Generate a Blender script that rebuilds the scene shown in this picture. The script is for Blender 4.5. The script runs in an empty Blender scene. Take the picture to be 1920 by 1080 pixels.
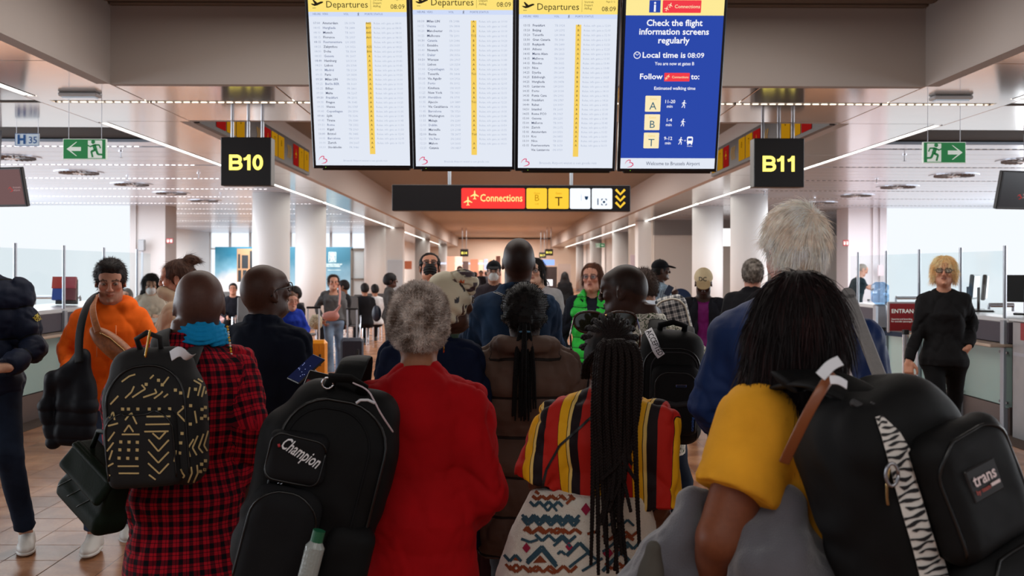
import bpy, math, random, numpy as np
from mathutils import Matrix, Vector
from mathutils.bvhtree import BVHTree
random.seed(7)
RNG = np.random.RandomState(7)
SC = bpy.context.scene
COL = SC.collection
F = 1867.0            # focal length in pixels of the 1920 px wide frame
VX, VY, EYE = 943.0, 502.0, 1.6
ROLL = math.radians(0.19)

# ------------------------------------------------------------------ camera
cam = bpy.data.cameras.new('camera')
cam.sensor_width = 36.0
cam.lens = F/1920*36
cam.shift_x = (960-VX)/1920
cam.shift_y = -(540-VY)/1920
cam.clip_start = 0.05; cam.clip_end = 300
cam.dof.use_dof = True
cam.dof.focus_distance = 4.2
cam.dof.aperture_fstop = 5.0
camo = bpy.data.objects.new('camera', cam); COL.objects.link(camo)
camo.matrix_world = Matrix.Translation((0, 0, EYE)) @ Matrix.Rotation(math.radians(90), 4, 'X') @ Matrix.Rotation(ROLL, 4, 'Z')
SC.camera = camo

# ------------------------------------------------------------------ world, exposure
wd = bpy.data.worlds.new('world'); SC.world = wd; wd.use_nodes = True
bg = wd.node_tree.nodes['Background']; bg.inputs[0].default_value = (0.86, 0.93, 1.0, 1); bg.inputs[1].default_value = 0.42
vs = SC.view_settings
vs.view_transform = 'Standard'; vs.look = 'None'; vs.gamma = 1.0; vs.exposure = 0.22; vs.use_curve_mapping = False
SC.display_settings.display_device = 'sRGB'
SC.cycles.use_denoising = True
SC.cycles.max_bounces = 7; SC.cycles.diffuse_bounces = 3; SC.cycles.glossy_bounces = 3
SC.cycles.transmission_bounces = 4; SC.cycles.transparent_max_bounces = 8
SC.cycles.sample_clamp_indirect = 4.0
SC.cycles.caustics_reflective = False; SC.cycles.caustics_refractive = False

def area_light(name, loc, rot, sx, sy, power, col=(1, 1, 1)):
    l = bpy.data.lights.new(name, 'AREA'); l.shape = 'RECTANGLE'; l.size = sx; l.size_y = sy
    l.energy = power; l.color = col
    o = bpy.data.objects.new(name, l); COL.objects.link(o)
    o.location = loc; o.rotation_euler = rot
    return o
R90 = math.pi/2
# daylight through the glazed sides of the building
area_light('daylight_left', (-12.6, 13, 1.8), (0, -R90-0.25, 0), 2.2, 22, 1050, (0.84, 0.92, 1.0))
area_light('daylight_right', (12.6, 13, 1.8), (0, R90+0.25, 0), 2.2, 22, 700, (0.88, 0.94, 1.0))
# unseen fill lights added under the ceilings to brighten hall, concourse and sides
area_light('fill_hall', (0, 6.5, 3.80), (0, 0, 0), 5.5, 3.0, 120, (1.0, 0.93, 0.86))
area_light('fill_hall_back', (0.3, -0.6, 3.85), (math.radians(-12), 0, 0), 5.0, 2.5, 95, (1.0, 0.95, 0.9))  # soft fill added behind the camera for the foreground
for i, y in enumerate((15, 24, 34, 46, 60, 72)):
    area_light('fill_concourse', (0.2, y, 3.80), (0, 0, 0), 4.0, 6.0, (220, 340, 420, 560, 900, 700)[i], (1.0, 0.94, 0.88))  # added along the concourse to brighten its far part, no fixtures
for y, p in ((16, 260), (23, 360), (33, 420), (42, 520)):
    area_light('fill_side', (-9.0, y, 3.12), (0, 0, 0), 5, 4, p, (0.93, 0.97, 1.0))  # added side fill, bluish, without fixtures
    if y < 30: area_light('fill_side', (8.6, y, 3.12), (0, 0, 0), 5, 4, p*0.8, (0.93, 0.97, 1.0))

# ------------------------------------------------------------------ basic helpers
def lin(c):
    if isinstance(c, (int, float)): c = (c, c, c)
    out = []
    for v in c[:3]:
        v = v/255.0
        out.append(v/12.92 if v <= 0.04045 else ((v+0.055)/1.055)**2.4)
    return tuple(out)

def W(px, py, s):
    """a point from a pixel and the scale (pixels per metre) there"""
    dx, dy = px-VX, py-VY
    dx, dy = dx+ROLL*dy, dy-ROLL*dx
    return Vector((dx/s, F/s, EYE-dy/s))

MATS = {}
def mat(name, col=(200, 200, 200), rough=0.6, metal=0.0, emit=0.0, noise=0.0, nscale=30.0, bump=0.0, bscale=200.0,
        alpha=1.0, spec=0.5, attr=None, coat=0.0, sheen=0.0, ecol=None):
    if name in MATS: return MATS[name]
    m = bpy.data.materials.new(name); m.use_nodes = True; MATS[name] = m
    nt = m.node_tree; N = nt.nodes; L = nt.links
    b = N['Principled BSDF']
    c = lin(col)
    b.inputs['Base Color'].default_value = (*c, 1)
    b.inputs['Roughness'].default_value = rough
    b.inputs['Metallic'].default_value = metal
    b.inputs['Specular IOR Level'].default_value = spec
    if coat: b.inputs['Coat Weight'].default_value = coat
    if sheen: b.inputs['Sheen Weight'].default_value = sheen; b.inputs['Sheen Roughness'].default_value = 0.5
    if emit:
        b.inputs['Emission Color'].default_value = (*(lin(ecol) if ecol else c), 1)
        b.inputs['Emission Strength'].default_value = emit
    if alpha < 1: b.inputs['Alpha'].default_value = alpha
    src = None
    if attr:
        a = N.new('ShaderNodeAttribute'); a.attribute_name = attr; src = a.outputs['Color']
        L.new(src, b.inputs['Base Color'])
    if noise or bump:
        tc = N.new('ShaderNodeTexCoord')
    if noise:
        n = N.new('ShaderNodeTexNoise'); n.inputs['Scale'].default_value = nscale; n.inputs['Detail'].default_value = 5
        L.new(tc.outputs['Object'], n.inputs['Vector'])
        r = N.new('ShaderNodeMapRange'); r.inputs[1].default_value = 0.3; r.inputs[2].default_value = 0.7
        r.inputs[3].default_value = 1-noise; r.inputs[4].default_value = 1+noise
        L.new(n.outputs['Fac'], r.inputs[0])
        mx = N.new('ShaderNodeVectorMath'); mx.operation = 'SCALE'
        if src: L.new(src, mx.inputs[0])
        else: mx.inputs[0].default_value = c
        L.new(r.outputs[0], mx.inputs['Scale']); L.new(mx.outputs[0], b.inputs['Base Color'])
    if bump:
        n = N.new('ShaderNodeTexNoise'); n.inputs['Scale'].default_value = bscale; n.inputs['Detail'].default_value = 3
        L.new(tc.outputs['Object'], n.inputs['Vector'])
        bp = N.new('ShaderNodeBump'); bp.inputs['Strength'].default_value = bump; bp.inputs['Distance'].default_value = 0.004
        L.new(n.outputs['Fac'], bp.inputs['Height']); L.new(bp.outputs[0], b.inputs['Normal'])
    return m

def emat(name, col, strength=1.0):
    """a screen or lamp that gives off light"""
    if name in MATS: return MATS[name]
    m = bpy.data.materials.new(name); m.use_nodes = True; MATS[name] = m
    nt = m.node_tree; nt.nodes.clear()
    e = nt.nodes.new('ShaderNodeEmission'); e.inputs[0].default_value = (*lin(col), 1); e.inputs[1].default_value = strength*0.88
    o = nt.nodes.new('ShaderNodeOutputMaterial'); nt.links.new(e.outputs[0], o.inputs[0])
    return m

def glassmat(name, col=(246, 250, 250), clear=0.85, rough=0.05):
    if name in MATS: return MATS[name]
    m = bpy.data.materials.new(name); m.use_nodes = True; MATS[name] = m
    nt = m.node_tree; N = nt.nodes; N.clear(); L = nt.links
    t = N.new('ShaderNodeBsdfTransparent'); t.inputs[0].default_value = (*lin(col), 1)
    g = N.new('ShaderNodeBsdfGlossy'); g.inputs['Roughness'].default_value = rough
    mix = N.new('ShaderNodeMixShader'); mix.inputs[0].default_value = (1-clear)*0.3; L.new(t.outputs[0], mix.inputs[1]); L.new(g.outputs[0], mix.inputs[2])
    o = N.new('ShaderNodeOutputMaterial'); L.new(mix.outputs[0], o.inputs[0])
    return m

def tag(o, label=None, cat=None, group=None, kind=None):
    if label: o['label'] = label
    if cat: o['category'] = cat
    if group: o['group'] = group
    if kind: o['kind'] = kind
    return o
def empty(name, loc, label, cat, group=None):
    o = bpy.data.objects.new(name, None); COL.objects.link(o); o.location = loc; o.empty_display_size = 0.1
    return tag(o, label, cat, group)

class MB:
    """collects polygons of one mesh"""
    def __init__(s): s.v = []; s.f = []; s.m = []; s.cur = 0
    def add(s, vs, fs):
        b = len(s.v); s.v += [tuple(v) for v in vs]; s.f += [tuple(b+i for i in f) for f in fs]; s.m += [s.cur]*len(fs); return s
    def box(s, c, d, R=None, bev=0.0):
        hx, hy, hz = d[0]/2, d[1]/2, d[2]/2
        if bev > 0:
            bev = min(bev, hx*.9, hy*.9, hz*.9)
            vs = []
            for sx in (-1, 1):
                for sy in (-1, 1):
                    for sz in (-1, 1):
                        vs += [(sx*(hx-bev), sy*(hy-bev), sz*hz), (sx*(hx-bev), sy*hy, sz*(hz-bev)), (sx*hx, sy*(hy-bev), sz*(hz-bev))]
            def I(sx, sy, sz, k): return (((sx+1)//2)*4+((sy+1)//2)*2+((sz+1)//2))*3+k
            fs = []
            for q in (-1, 1):
                fs.append([I(-1,-1,q,0), I(1,-1,q,0), I(1,1,q,0), I(-1,1,q,0)][::q])
                fs.append([I(-1,q,-1,1), I(-1,q,1,1), I(1,q,1,1), I(1,q,-1,1)][::q])
                fs.append([I(q,-1,-1,2), I(q,1,-1,2), I(q,1,1,2), I(q,-1,1,2)][::q])
            for a in (-1, 1):
                for b2 in (-1, 1):
                    fs.append([I(a,b2,-1,1), I(a,b2,1,1), I(a,b2,1,2), I(a,b2,-1,2)][::-a*b2])
                    fs.append([I(a,-1,b2,0), I(a,1,b2,0), I(a,1,b2,2), I(a,-1,b2,2)][::-a*b2])
                    fs.append([I(-1,a,b2,0), I(1,a,b2,0), I(1,a,b2,1), I(-1,a,b2,1)][::a*b2])
                    for c2 in (-1, 1):
                        fs.append([I(a,b2,c2,0), I(a,b2,c2,1), I(a,b2,c2,2)][::-a*b2*c2])
        else:
            vs = [(x, y, z) for x in (-hx, hx) for y in (-hy, hy) for z in (-hz, hz)]
            fs = [(0,1,3,2), (4,6,7,5), (0,4,5,1), (2,3,7,6), (0,2,6,4), (1,5,7,3)]
        vs = [Vector(v) for v in vs]
        if R is not None: vs = [R @ v for v in vs]
        c = Vector(c)
        return s.add([v+c for v in vs], fs)
    def tube(s, pts, r, n=8, cap=True, flat=None):
        pts = [Vector(p) for p in pts]; m = len(pts)
        rs = r if isinstance(r, (list, tuple)) else [r]*m
        vs = []; up = None
        for i, p in enumerate(pts):
            t = (pts[min(i+1, m-1)]-pts[max(i-1, 0)]).normalized()
            if up is None:
                up = t.orthogonal().normalized() if flat is None else (Vector(flat)-t*Vector(flat).dot(t)).normalized()
            else:
                up = (up-t*up.dot(t))
                up = up.normalized() if up.length > 1e-6 else t.orthogonal().normalized()
            w = t.cross(up)
            for k in range(n):
                a = 2*math.pi*k/n
                rr = rs[i]
                if isinstance(rr, (tuple, list)): vs.append(p+up*(math.cos(a)*rr[1])+w*(math.sin(a)*rr[0]))
                else: vs.append(p+up*(math.cos(a)*rr)+w*(math.sin(a)*rr))
        fs = []
        for i in range(m-1):
            for k in range(n):
                a = i*n+k; b = i*n+(k+1) % n
                fs.append((a, b, b+n, a+n))
        if cap: fs += [tuple(range(n))[::-1], tuple((m-1)*n+k for k in range(n))]
        return s.add(vs, fs)
    def cyl(s, a, b, r, n=16): return s.tube([a, b], r, n)
    def ball(s, c, r, nu=12, nv=8, R=None):
        r = r if isinstance(r, (tuple, list)) else (r, r, r)
        vs = []; fs = []
        for j in range(1, nv):
            th = math.pi*j/nv
            for i in range(nu):
                ph = 2*math.pi*i/nu
                vs.append(Vector((r[0]*math.sin(th)*math.cos(ph), r[1]*math.sin(th)*math.sin(ph), r[2]*math.cos(th))))
        vs.append(Vector((0, 0, r[2]))); vs.append(Vector((0, 0, -r[2])))
        for j in range(nv-2):
            for i in range(nu):
                a = j*nu+i; b = j*nu+(i+1) % nu
                fs.append((a, a+nu, b+nu, b))
        T = len(vs)-2
        for i in range(nu):
            fs.append((T, i, (i+1) % nu)); fs.append((T+1, (nv-2)*nu+(i+1) % nu, (nv-2)*nu+i))
        if R is not None: vs = [R @ v for v in vs]
        c = Vector(c)
        return s.add([v+c for v in vs], fs)
    def prism(s, poly, d0, d1, R=None, c=(0, 0, 0)):
        """2D polygon (x,z) extruded along y from d0 to d1"""
        n = len(poly)
        vs = [Vector((p[0], d0, p[1])) for p in poly]+[Vector((p[0], d1, p[1])) for p in poly]
        fs = [tuple(range(n)), tuple(range(2*n-1, n-1, -1))]+[(i, i+n, (i+1) % n+n, (i+1) % n) for i in range(n)]
        if R is not None: vs = [R @ v for v in vs]
        c = Vector(c)
        return s.add([v+c for v in vs], fs)
    def build(s, name, m, parent=None, smooth=False, loc=None):
        me = bpy.data.meshes.new(name)
        me.from_pydata(s.v, [], s.f)
        ms = m if isinstance(m, (list, tuple)) else [m]
        for x in ms: me.materials.append(x)
        if len(ms) > 1: me.polygons.foreach_set('material_index', s.m)
        if smooth: me.polygons.foreach_set('use_smooth', [True]*len(me.polygons))
        me.validate(); me.update()
        o = bpy.data.objects.new(name, me); COL.objects.link(o)
        if parent is not None:
            o.parent = parent
        if loc is not None: o.location = loc
        return o
def rrect(w, h, r, n=5, cx=0, cz=0):
    out = []
    for (sx, sy, a0) in ((1, 1, 0), (-1, 1, 90), (-1, -1, 180), (1, -1, 270)):
        for i in range(n+1):
            a = math.radians(a0+90*i/n)
            out.append((cx+sx*(w/2-r)+r*math.cos(a), cz+sy*(h/2-r)+r*math.sin(a)))
    return out
def text2d(body, size=1.0, align='LEFT', bold=0.0, space=1.0, res=2, line=1.0, shear=0.0):
    cu = bpy.data.curves.new('t', 'FONT'); cu.body = body; cu.size = size; cu.align_x = align
    cu.offset = bold*size; cu.space_character = space; cu.resolution_u = res; cu.space_line = line; cu.shear = shear
    ob = bpy.data.objects.new('t', cu)
    me = ob.to_mesh()
    vs = [(v.co.x, v.co.y) for v in me.vertices]; fs = [tuple(p.vertices) for p in me.polygons]
    ob.to_mesh_clear(); bpy.data.objects.remove(ob); bpy.data.curves.remove(cu)
    return vs, fs
def put_text(mb, t, R, origin, off=0.0, sx=1.0, sy=1.0, dx=0.0, dy=0.0):
    """text mesh: 2D x,y -> local (x,-off,z), rotated by R and moved"""
    vs, fs = t
    mb.add([R @ Vector((v[0]*sx+dx, -off, v[1]*sy+dy))+Vector(origin) for v in vs], fs)
I3 = Matrix.Identity(3)
# ================================================================== THE SETTING
m_tile = None
def floor_mat(name, tint=1.0):
    m = mat(name, (172, 134, 112), rough=0.27, spec=0.16)
    nt = m.node_tree; N = nt.nodes; L = nt.links; b = N['Principled BSDF']
    tc = N.new('ShaderNodeNewGeometry')
    n1 = N.new('ShaderNodeTexNoise'); n1.inputs['Scale'].default_value = 1.6; n1.inputs['Detail'].default_value = 8; n1.inputs['Distortion'].default_value = 1.5
    n2 = N.new('ShaderNodeTexNoise'); n2.inputs['Scale'].default_value = 60; n2.inputs['Detail'].default_value = 4
    L.new(tc.outputs['Position'], n1.inputs['Vector']); L.new(tc.outputs['Position'], n2.inputs['Vector'])
    r = N.new('ShaderNodeValToRGB'); r.color_ramp.elements[0].color = (*lin((152, 98, 66)), 1); r.color_ramp.elements[1].color = (*lin((206, 148, 108)), 1)
    r.color_ramp.elements[0].position = 0.35; r.color_ramp.elements[1].position = 0.68
    L.new(n1.outputs['Fac'], r.inputs[0])
    mx = N.new('ShaderNodeMix'); mx.data_type = 'RGBA'; mx.blend_type = 'MULTIPLY'; mx.inputs[0].default_value = 0.35
    L.new(r.outputs[0], mx.inputs[6]); L.new(n2.outputs['Fac'], mx.inputs[7]); L.new(mx.outputs[2], b.inputs['Base Color'])
    # small colour change from tile to tile
    oi = N.new('ShaderNodeObjectInfo'); hs = N.new('ShaderNodeHueSaturation')
    mr = N.new('ShaderNodeMapRange'); mr.inputs[3].default_value = 0.78; mr.inputs[4].default_value = 1.12
    L.new(oi.outputs['Random'], mr.inputs[0]); L.new(mr.outputs[0], hs.inputs['Value']); L.new(mx.outputs[2], hs.inputs['Color']); L.new(hs.outputs[0], b.inputs['Base Color'])
    return m
M_floor = floor_mat('polished_granite')
# beyond the tiles built one by one the joints come from the material
def floor_far_mat():
    m = floor_mat('polished_granite_far')
    nt = m.node_tree; N = nt.nodes; L = nt.links; b = N['Principled BSDF']
    src = b.inputs['Base Color'].links[0].from_socket
    g = N.new('ShaderNodeNewGeometry'); br = N.new('ShaderNodeTexBrick')
    br.offset = 0; br.inputs['Scale'].default_value = 1.0; br.inputs['Brick Width'].default_value = 0.30; br.inputs['Row Height'].default_value = 0.30
    br.inputs['Mortar Size'].default_value = 0.0025; br.inputs['Color1'].default_value = (1, 1, 1, 1); br.inputs['Color2'].default_value = (.8, .8, .8, 1); br.inputs['Mortar'].default_value = (.3, .27, .25, 1)
    L.new(g.outputs['Position'], br.inputs['Vector'])
    mx = N.new('ShaderNodeMix'); mx.data_type = 'RGBA'; mx.blend_type = 'MULTIPLY'; mx.inputs[0].default_value = 1
    L.new(src, mx.inputs[6]); L.new(br.outputs['Color'], mx.inputs[7]); L.new(mx.outputs[2], b.inputs['Base Color'])
    return m
M_floorfar = floor_far_mat()
M_metalceil = mat('ceiling_metal_panel', (208, 200, 194), rough=0.13, metal=0.75, noise=0.03, nscale=3)
M_ceilwhite = mat('ceiling_white_panel', (200, 211, 226), rough=0.22, metal=0.4)
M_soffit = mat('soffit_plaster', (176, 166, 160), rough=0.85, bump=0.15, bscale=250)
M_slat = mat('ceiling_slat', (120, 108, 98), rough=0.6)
M_dark = mat('void_black', (16, 16, 18), rough=0.9)
M_white = mat('white_plaster', (222, 222, 222), rough=0.7)
M_greywall = mat('grey_wall', (176, 172, 172), rough=0.7, bump=0.05)
M_lilac = mat('pale_metal_wall', (205, 200, 206), rough=0.45)
M_beige = mat('beige_wall', (200, 192, 184), rough=0.7)
M_led = emat('led_strip_light', (255, 250, 240), 4.5)
M_black = mat('black_plastic', (14, 14, 17), rough=0.4)
M_steel = mat('brushed_steel', (150, 150, 155), rough=0.32, metal=0.9)
M_chrome = mat('chrome', (210, 210, 215), rough=0.12, metal=1.0)
M_brown_carpet = mat('brown_mat_floor', (74, 58, 50), rough=0.85, noise=0.25, nscale=60)
ZC = 3.2; ZH = 3.9; XL = -3.45; XR = 3.70
YN0, YN1, YF1 = 8.73, 10.98, 78.0

fl = MB().box((0, 38, -0.0331), (44, 92, 0.07)).build('floor', M_floorfar); tag(fl, kind='structure')
fl['label'] = 'polished brown granite floor of small square tiles'
TS = 0.30
tm = MB().box((0, 0, -0.004), (TS-0.004, TS-0.004, 0.016), bev=0.0015)
first = None
def tile(x, y):
    global first
    if first is None:
        o = tm.build('floor_tile', M_floor, fl); first = o
    else:
        o = first.copy(); COL.objects.link(o)
    o.location = (x, y, random.uniform(-0.0006, 0.0006))
n_t = 0
gr = MB()
for x0, x1, y0, y1 in ((-4.5, -2.4, 5.1, 9.3), (2.4, 4.5, 5.1, 9.3), (0.9, 1.5, 7.2, 8.7)): gr.box(((x0+x1)/2, (y0+y1)/2, 0.0012), (x1-x0, y1-y0, 0.0032))
gr.build('grout', mat('grout_dark', (86, 62, 50), rough=.8), fl)
for x0, x1, y0, y1 in ((-5.1, -2.4, 5.1, 9.4), (2.4, 4.6, 5.1, 9.4), (0.9, 1.6, 7.2, 8.9)):
    i = math.ceil(x0/TS)
    while i*TS < x1:
        j = math.ceil(y0/TS)
        while j*TS < y1:
            if -4.6 < i*TS+TS/2 < 4.6 and n_t < 298: tile(i*TS+TS/2, j*TS+TS/2); n_t += 1
            j += 1
        i += 1
for sx, nm in ((-1, 'trim_1'), (1, 'trim_2')):
    o = MB().box((sx*4.82, 12.0, -0.001), (0.42, 12, 0.018)).build(nm, M_brown_carpet); tag(o, kind='structure')

# ---- ceilings
def panelled(x0, x1, y0, y1, nx, ny, z, parent, m, th=0.04, gap=0.012):
    w = (x1-x0)/nx; d = (y1-y0)/ny
    pm = MB().box((0, 0, th/2), (w-gap, d-gap, th), bev=0.003); fo = None
    for i in range(nx):
        for j in range(ny):
            if fo is None: fo = pm.build('ceiling_panel', m, parent); o = fo
            else: o = fo.copy(); COL.objects.link(o)
            o.location = (x0+(i+.5)*w, y0+(j+.5)*d, z)
low = MB()
for x0, x1 in ((-14, XL), (XR, 14)):
    low.box(((x0+x1)/2+(-.07 if x0<0 else .07), 40.8, ZC+0.09), (x1-x0-.14, 85, 0.08))
low.box(((XL+XR)/2, (YN0+YN1)/2, ZC+0.09), (XR-XL, YN1-YN0-.24, 0.08))
ce = low.build('ceiling', M_dark); tag(ce, 'low metal panel ceiling around the raised middle', kind='structure')
LXa, LXb = -4.45, 4.83
panelled(XL, XR, YN0, 9.60, 5, 1, ZC, ce, M_metalceil)
panelled(XL, XR, 9.74, YN1, 5, 1, ZC, ce, M_metalceil)
for x0, x1 in ((-14, XL), (XR, 14)):
    ins = XL if x0 < 0 else XR; lx = LXa if x0 < 0 else LXb
    a, b = (lx+0.06, XL) if x0 < 0 else (XR, lx-0.06)
    panelled(a, b, -1.5, 9.60, 1, 6, ZC, ce, M_metalceil)
    panelled(a, b, 9.74, YN1, 1, 1, ZC, ce, M_metalceil)
    panelled(a, b, YN1, 78, 1, 22, ZC, ce, M_metalceil)
    a, b = (-14, lx-0.06) if x0 < 0 else (lx+0.06, 14)
    panelled(a, b, -1.5, 9.60, 4, 4, ZC, ce, M_metalceil)
    panelled(a, b, 9.74, 11.45, 5, 1, ZC, ce, M_metalceil)
    MB().box((lx, 10.25, ZC+.02), (.13, 1.75, .036)).build('ceiling_panel', M_metalceil, ce)
    ys = [12.75, 13.3, 15.7, 18.1, 20.5, 22.8, 25.2, 27.6, 30, 32.4, 34.8, 37.2, 39.6, 42, 44.4, 46.8]
    for y0, y1 in zip(ys[:-1], ys[1:]):
        panelled(a, b, y0+0.05, y1-0.05, 1, 4 if y1 > 14 else 1, ZC, ce, M_ceilwhite)
        # perforated light slot between the panels
    panelled(a, b, 46.9, 78, 1, 8, ZC, ce, M_ceilwhite)
# frame of the open ceiling bay with pipes
for sx in (-1, 1):
    r = MB()
    r.box((sx*10, 12.1, ZC+0.6), (8, 1.3, 0.02))
    for k in range(3): r.cyl((sx*6, 11.7+.35*k, ZC+0.25+.08*k), (sx*13.8, 11.7+.35*k, ZC+0.25+.08*k), 0.035, 10)
    o = r.build('trim_3' if sx < 0 else 'trim_4', mat('dark_pipes', (42, 42, 46), rough=0.6)); tag(o, kind='structure')
# raised middle ceilings with slats
def recess(nm, y0, y1, zh):
    m = MB()
    m.box((XL-0.06, (y0+y1)/2, (ZC+zh)/2+0.05), (0.12, y1-y0, zh-ZC+0.1))
    m.box((XR+0.06, (y0+y1)/2, (ZC+zh)/2+0.05), (0.12, y1-y0, zh-ZC+0.1))
    m.box(((XL+XR)/2, y1+0.05, (ZC+zh)/2+0.05), (XR-XL, 0.10, zh-ZC+0.1))
    if y0 > 5: m.box(((XL+XR)/2, y0-0.05, (ZC+zh)/2+0.05), (XR-XL, 0.10, zh-ZC+0.1))
    o = m.build(nm, M_soffit); tag(o, kind='structure')
    return o
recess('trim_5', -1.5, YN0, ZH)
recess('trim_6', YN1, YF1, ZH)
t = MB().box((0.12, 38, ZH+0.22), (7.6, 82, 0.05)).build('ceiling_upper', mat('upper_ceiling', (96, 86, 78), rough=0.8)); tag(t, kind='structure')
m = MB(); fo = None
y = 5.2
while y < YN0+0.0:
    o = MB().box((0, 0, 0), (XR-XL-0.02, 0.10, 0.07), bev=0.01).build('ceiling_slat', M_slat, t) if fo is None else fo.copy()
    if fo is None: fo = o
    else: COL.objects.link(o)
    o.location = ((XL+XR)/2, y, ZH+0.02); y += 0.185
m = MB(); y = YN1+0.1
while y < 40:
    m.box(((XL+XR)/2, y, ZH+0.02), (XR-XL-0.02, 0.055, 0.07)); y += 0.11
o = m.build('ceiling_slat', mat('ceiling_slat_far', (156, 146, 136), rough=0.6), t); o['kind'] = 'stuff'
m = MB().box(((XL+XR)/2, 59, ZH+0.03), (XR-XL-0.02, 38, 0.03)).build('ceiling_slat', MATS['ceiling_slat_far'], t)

# seams and LED lines
nled = 0
def led(nm, a, b, w, label, group, m=M_led):
    a = Vector(a); b = Vector(b)
    d = b-a; c = (a+b)/2
    root = empty('ceiling_light', c, label, 'light', group)
    sx, sy = (w, d.y) if abs(d.y) > abs(d.x) else (abs(d.x), w)
    MB().box((0, 0, 0.0), (sx, sy, 0.012)).build('diffuser', m, root)
    e = MB()
    if sy > sx:
        for q in (-1, 1): e.box((q*(w/2+0.008), 0, 0.005), (0.012, sy, 0.04))
    else:
        for q in (-1, 1): e.box((0, q*(w/2+0.008), 0.005), (sx, 0.012, 0.04))
    e.build('housing', M_steel, root)
    return root
zl = ZC+0.012
for lx, side in ((LXa, 'left'), (LXb, 'right')):
    led('l', (lx, 0, zl), (lx, 9.35, zl), 0.085, 'near end of the LED line in the %s ceiling, before the beam' % side, None)
    led('l', (lx, YN1+0.1, zl), (lx, 17.6, zl), 0.085, 'LED line in the %s ceiling running past the black gate sign' % side, None)
    y0 = 17.9; k = 0
    while y0 < 74:
        led('l', (lx, y0, zl), (lx, y0+6.6, zl), 0.085, 'section of the long LED line along the far %s concourse ceiling' % side, 'far LED sections on the %s' % side); y0 += 6.9
# dotted LED line across the beam
root = empty('ceiling_light', ((LXa+LXb)/2, 9.67, zl), 'dotted LED line crossing the ceiling beam between both long light lines', 'light')
MB().box((0, 0, 0.02), (LXb-LXa, 0.09, 0.012)).build('channel', mat('led_channel', (150, 140, 130), rough=0.4), root)
m = MB(); x = LXa+0.05
while x < LXb:
    m.box((x-(LXa+LXb)/2, 0, 0.008), (0.055, 0.022, 0.010)); x += 0.085
o = m.build('diode', emat('led_dot', (255, 244, 225), 5.0), root); o['kind'] = 'stuff'
# perforated slots across the side ceilings
for i, yy in enumerate((13.3, 15.7, 18.1, 20.5, 22.8, 25.2, 27.6, 30, 34.8, 39.6)):
    for sx in (-1, 1):
        x0, x1 = (-13.5, LXa-0.4) if sx < 0 else (LXb+0.4, 13.5)
        root = empty('ceiling_light', ((x0+x1)/2, yy, ZC+0.004), 'dotted light slot across the %s side ceiling' % ('left' if sx < 0 else 'right'), 'light', 'dotted slots across the %s side ceiling' % ('left' if sx < 0 else 'right'))
        MB().box((0, 0, 0.008), (x1-x0, 0.09, 0.01)).build('channel', MATS['led_channel'] if sx > 0 else mat('slot_channel', (150, 155, 160), rough=0.4), root)
        m = MB(); x = x0
        while x < x1:
            m.box((x-(x0+x1)/2, 0, 0.0), (0.055, 0.02, 0.01)); x += 0.1
        o = m.build('diode', emat('slot_dot_%d' % (sx > 0), (250, 250, 255) if sx < 0 else (60, 60, 66), 3.0 if sx < 0 else 0.2), root); o['kind'] = 'stuff'
# round air diffusers, sprinklers
M_diff = mat('diffuser_metal', (190, 192, 196), rough=0.4, metal=0.4)
fd = None
for sx, X in ((-1, -7.2), (1, 7.65)):
    for i, yy in enumerate((14.6, 16.9, 19.3, 21.6, 24.0)):
        root = empty('air_diffuser', (X, yy, ZC), 'round slotted air diffuser in the %s side ceiling' % ('left' if sx < 0 else 'right'), 'vent', 'round diffusers in the %s side ceiling' % ('left' if sx < 0 else 'right'))
        MB().cyl((0, 0, -0.012), (0, 0, 0.004), 0.40, 32).build('rim', M_ceilwhite, root)
        m = MB()
        for k in range(24):
            a = 2*math.pi*k/24
            R = Matrix.Rotation(a, 3, 'Z')
            m.box(R @ Vector((0.24, 0, -0.018)), (0.16, 0.028, 0.02), R @ Matrix.Rotation(0.6, 3, 'X'))
        m.build('vane', mat('vane_grey', (96, 98, 102)), root)
        MB().cyl((0, 0, -0.03), (0, 0, 0), 0.10, 20).build('hub', M_diff, root)
for px, py in ((65, 222), (590, 270), (405, 347), (1040, 0), (1685, 222), (1130, 780)):
    pass
for (x, y) in ((-5.9, 10.4), (-5.3, 13.8), (-6.6, 17.5), (-6.1, 21.5), (-5.2, 17.0), (7.1, 10.4), (5.6, 13.9), (6.6, 17.6), (5.4, 20.6), (7.0, 22.4)):
    root = empty('sprinkler', (x, y, ZC), 'small metal sprinkler head under the side ceiling', 'sprinkler', 'sprinkler heads under the side ceilings')
    MB().cyl((0, 0, -0.012), (0, 0, 0), 0.03, 12).build('collar', M_chrome, root)
    q = MB().cyl((0, 0, -0.09), (0, 0, -0.01), 0.007, 6); q.cyl((0, 0, -0.095), (0, 0, -0.09), 0.03, 10); q.build('nozzle', M_steel, root)
# flat lamps over the exit signs
for x, lab in ((-3.62, 'slim white emergency lamp flush on the ceiling above the green exit sign pointing left'), (3.95, 'slim white emergency lamp flush on the ceiling above the green exit sign pointing right')):
    s = (VY-178 + (0))/1.0
    root = empty('emergency_lamp', (x*1.0, 9.15, ZC-0.03), lab, 'lamp')
    root.location = W(150 if x < 0 else 1783, 178 if x < 0 else 183, 203); root.location.z = ZC-0.03
    MB().box((0, 0, 0.01), (0.36, 0.14, 0.035), bev=0.01).build('housing', M_white, root)
    MB().box((0, 0, -0.016), (0.31, 0.09, 0.012), bev=0.004).build('lens', mat('lamp_lens', (190, 200, 210), rough=0.2, emit=.35), root)

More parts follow.
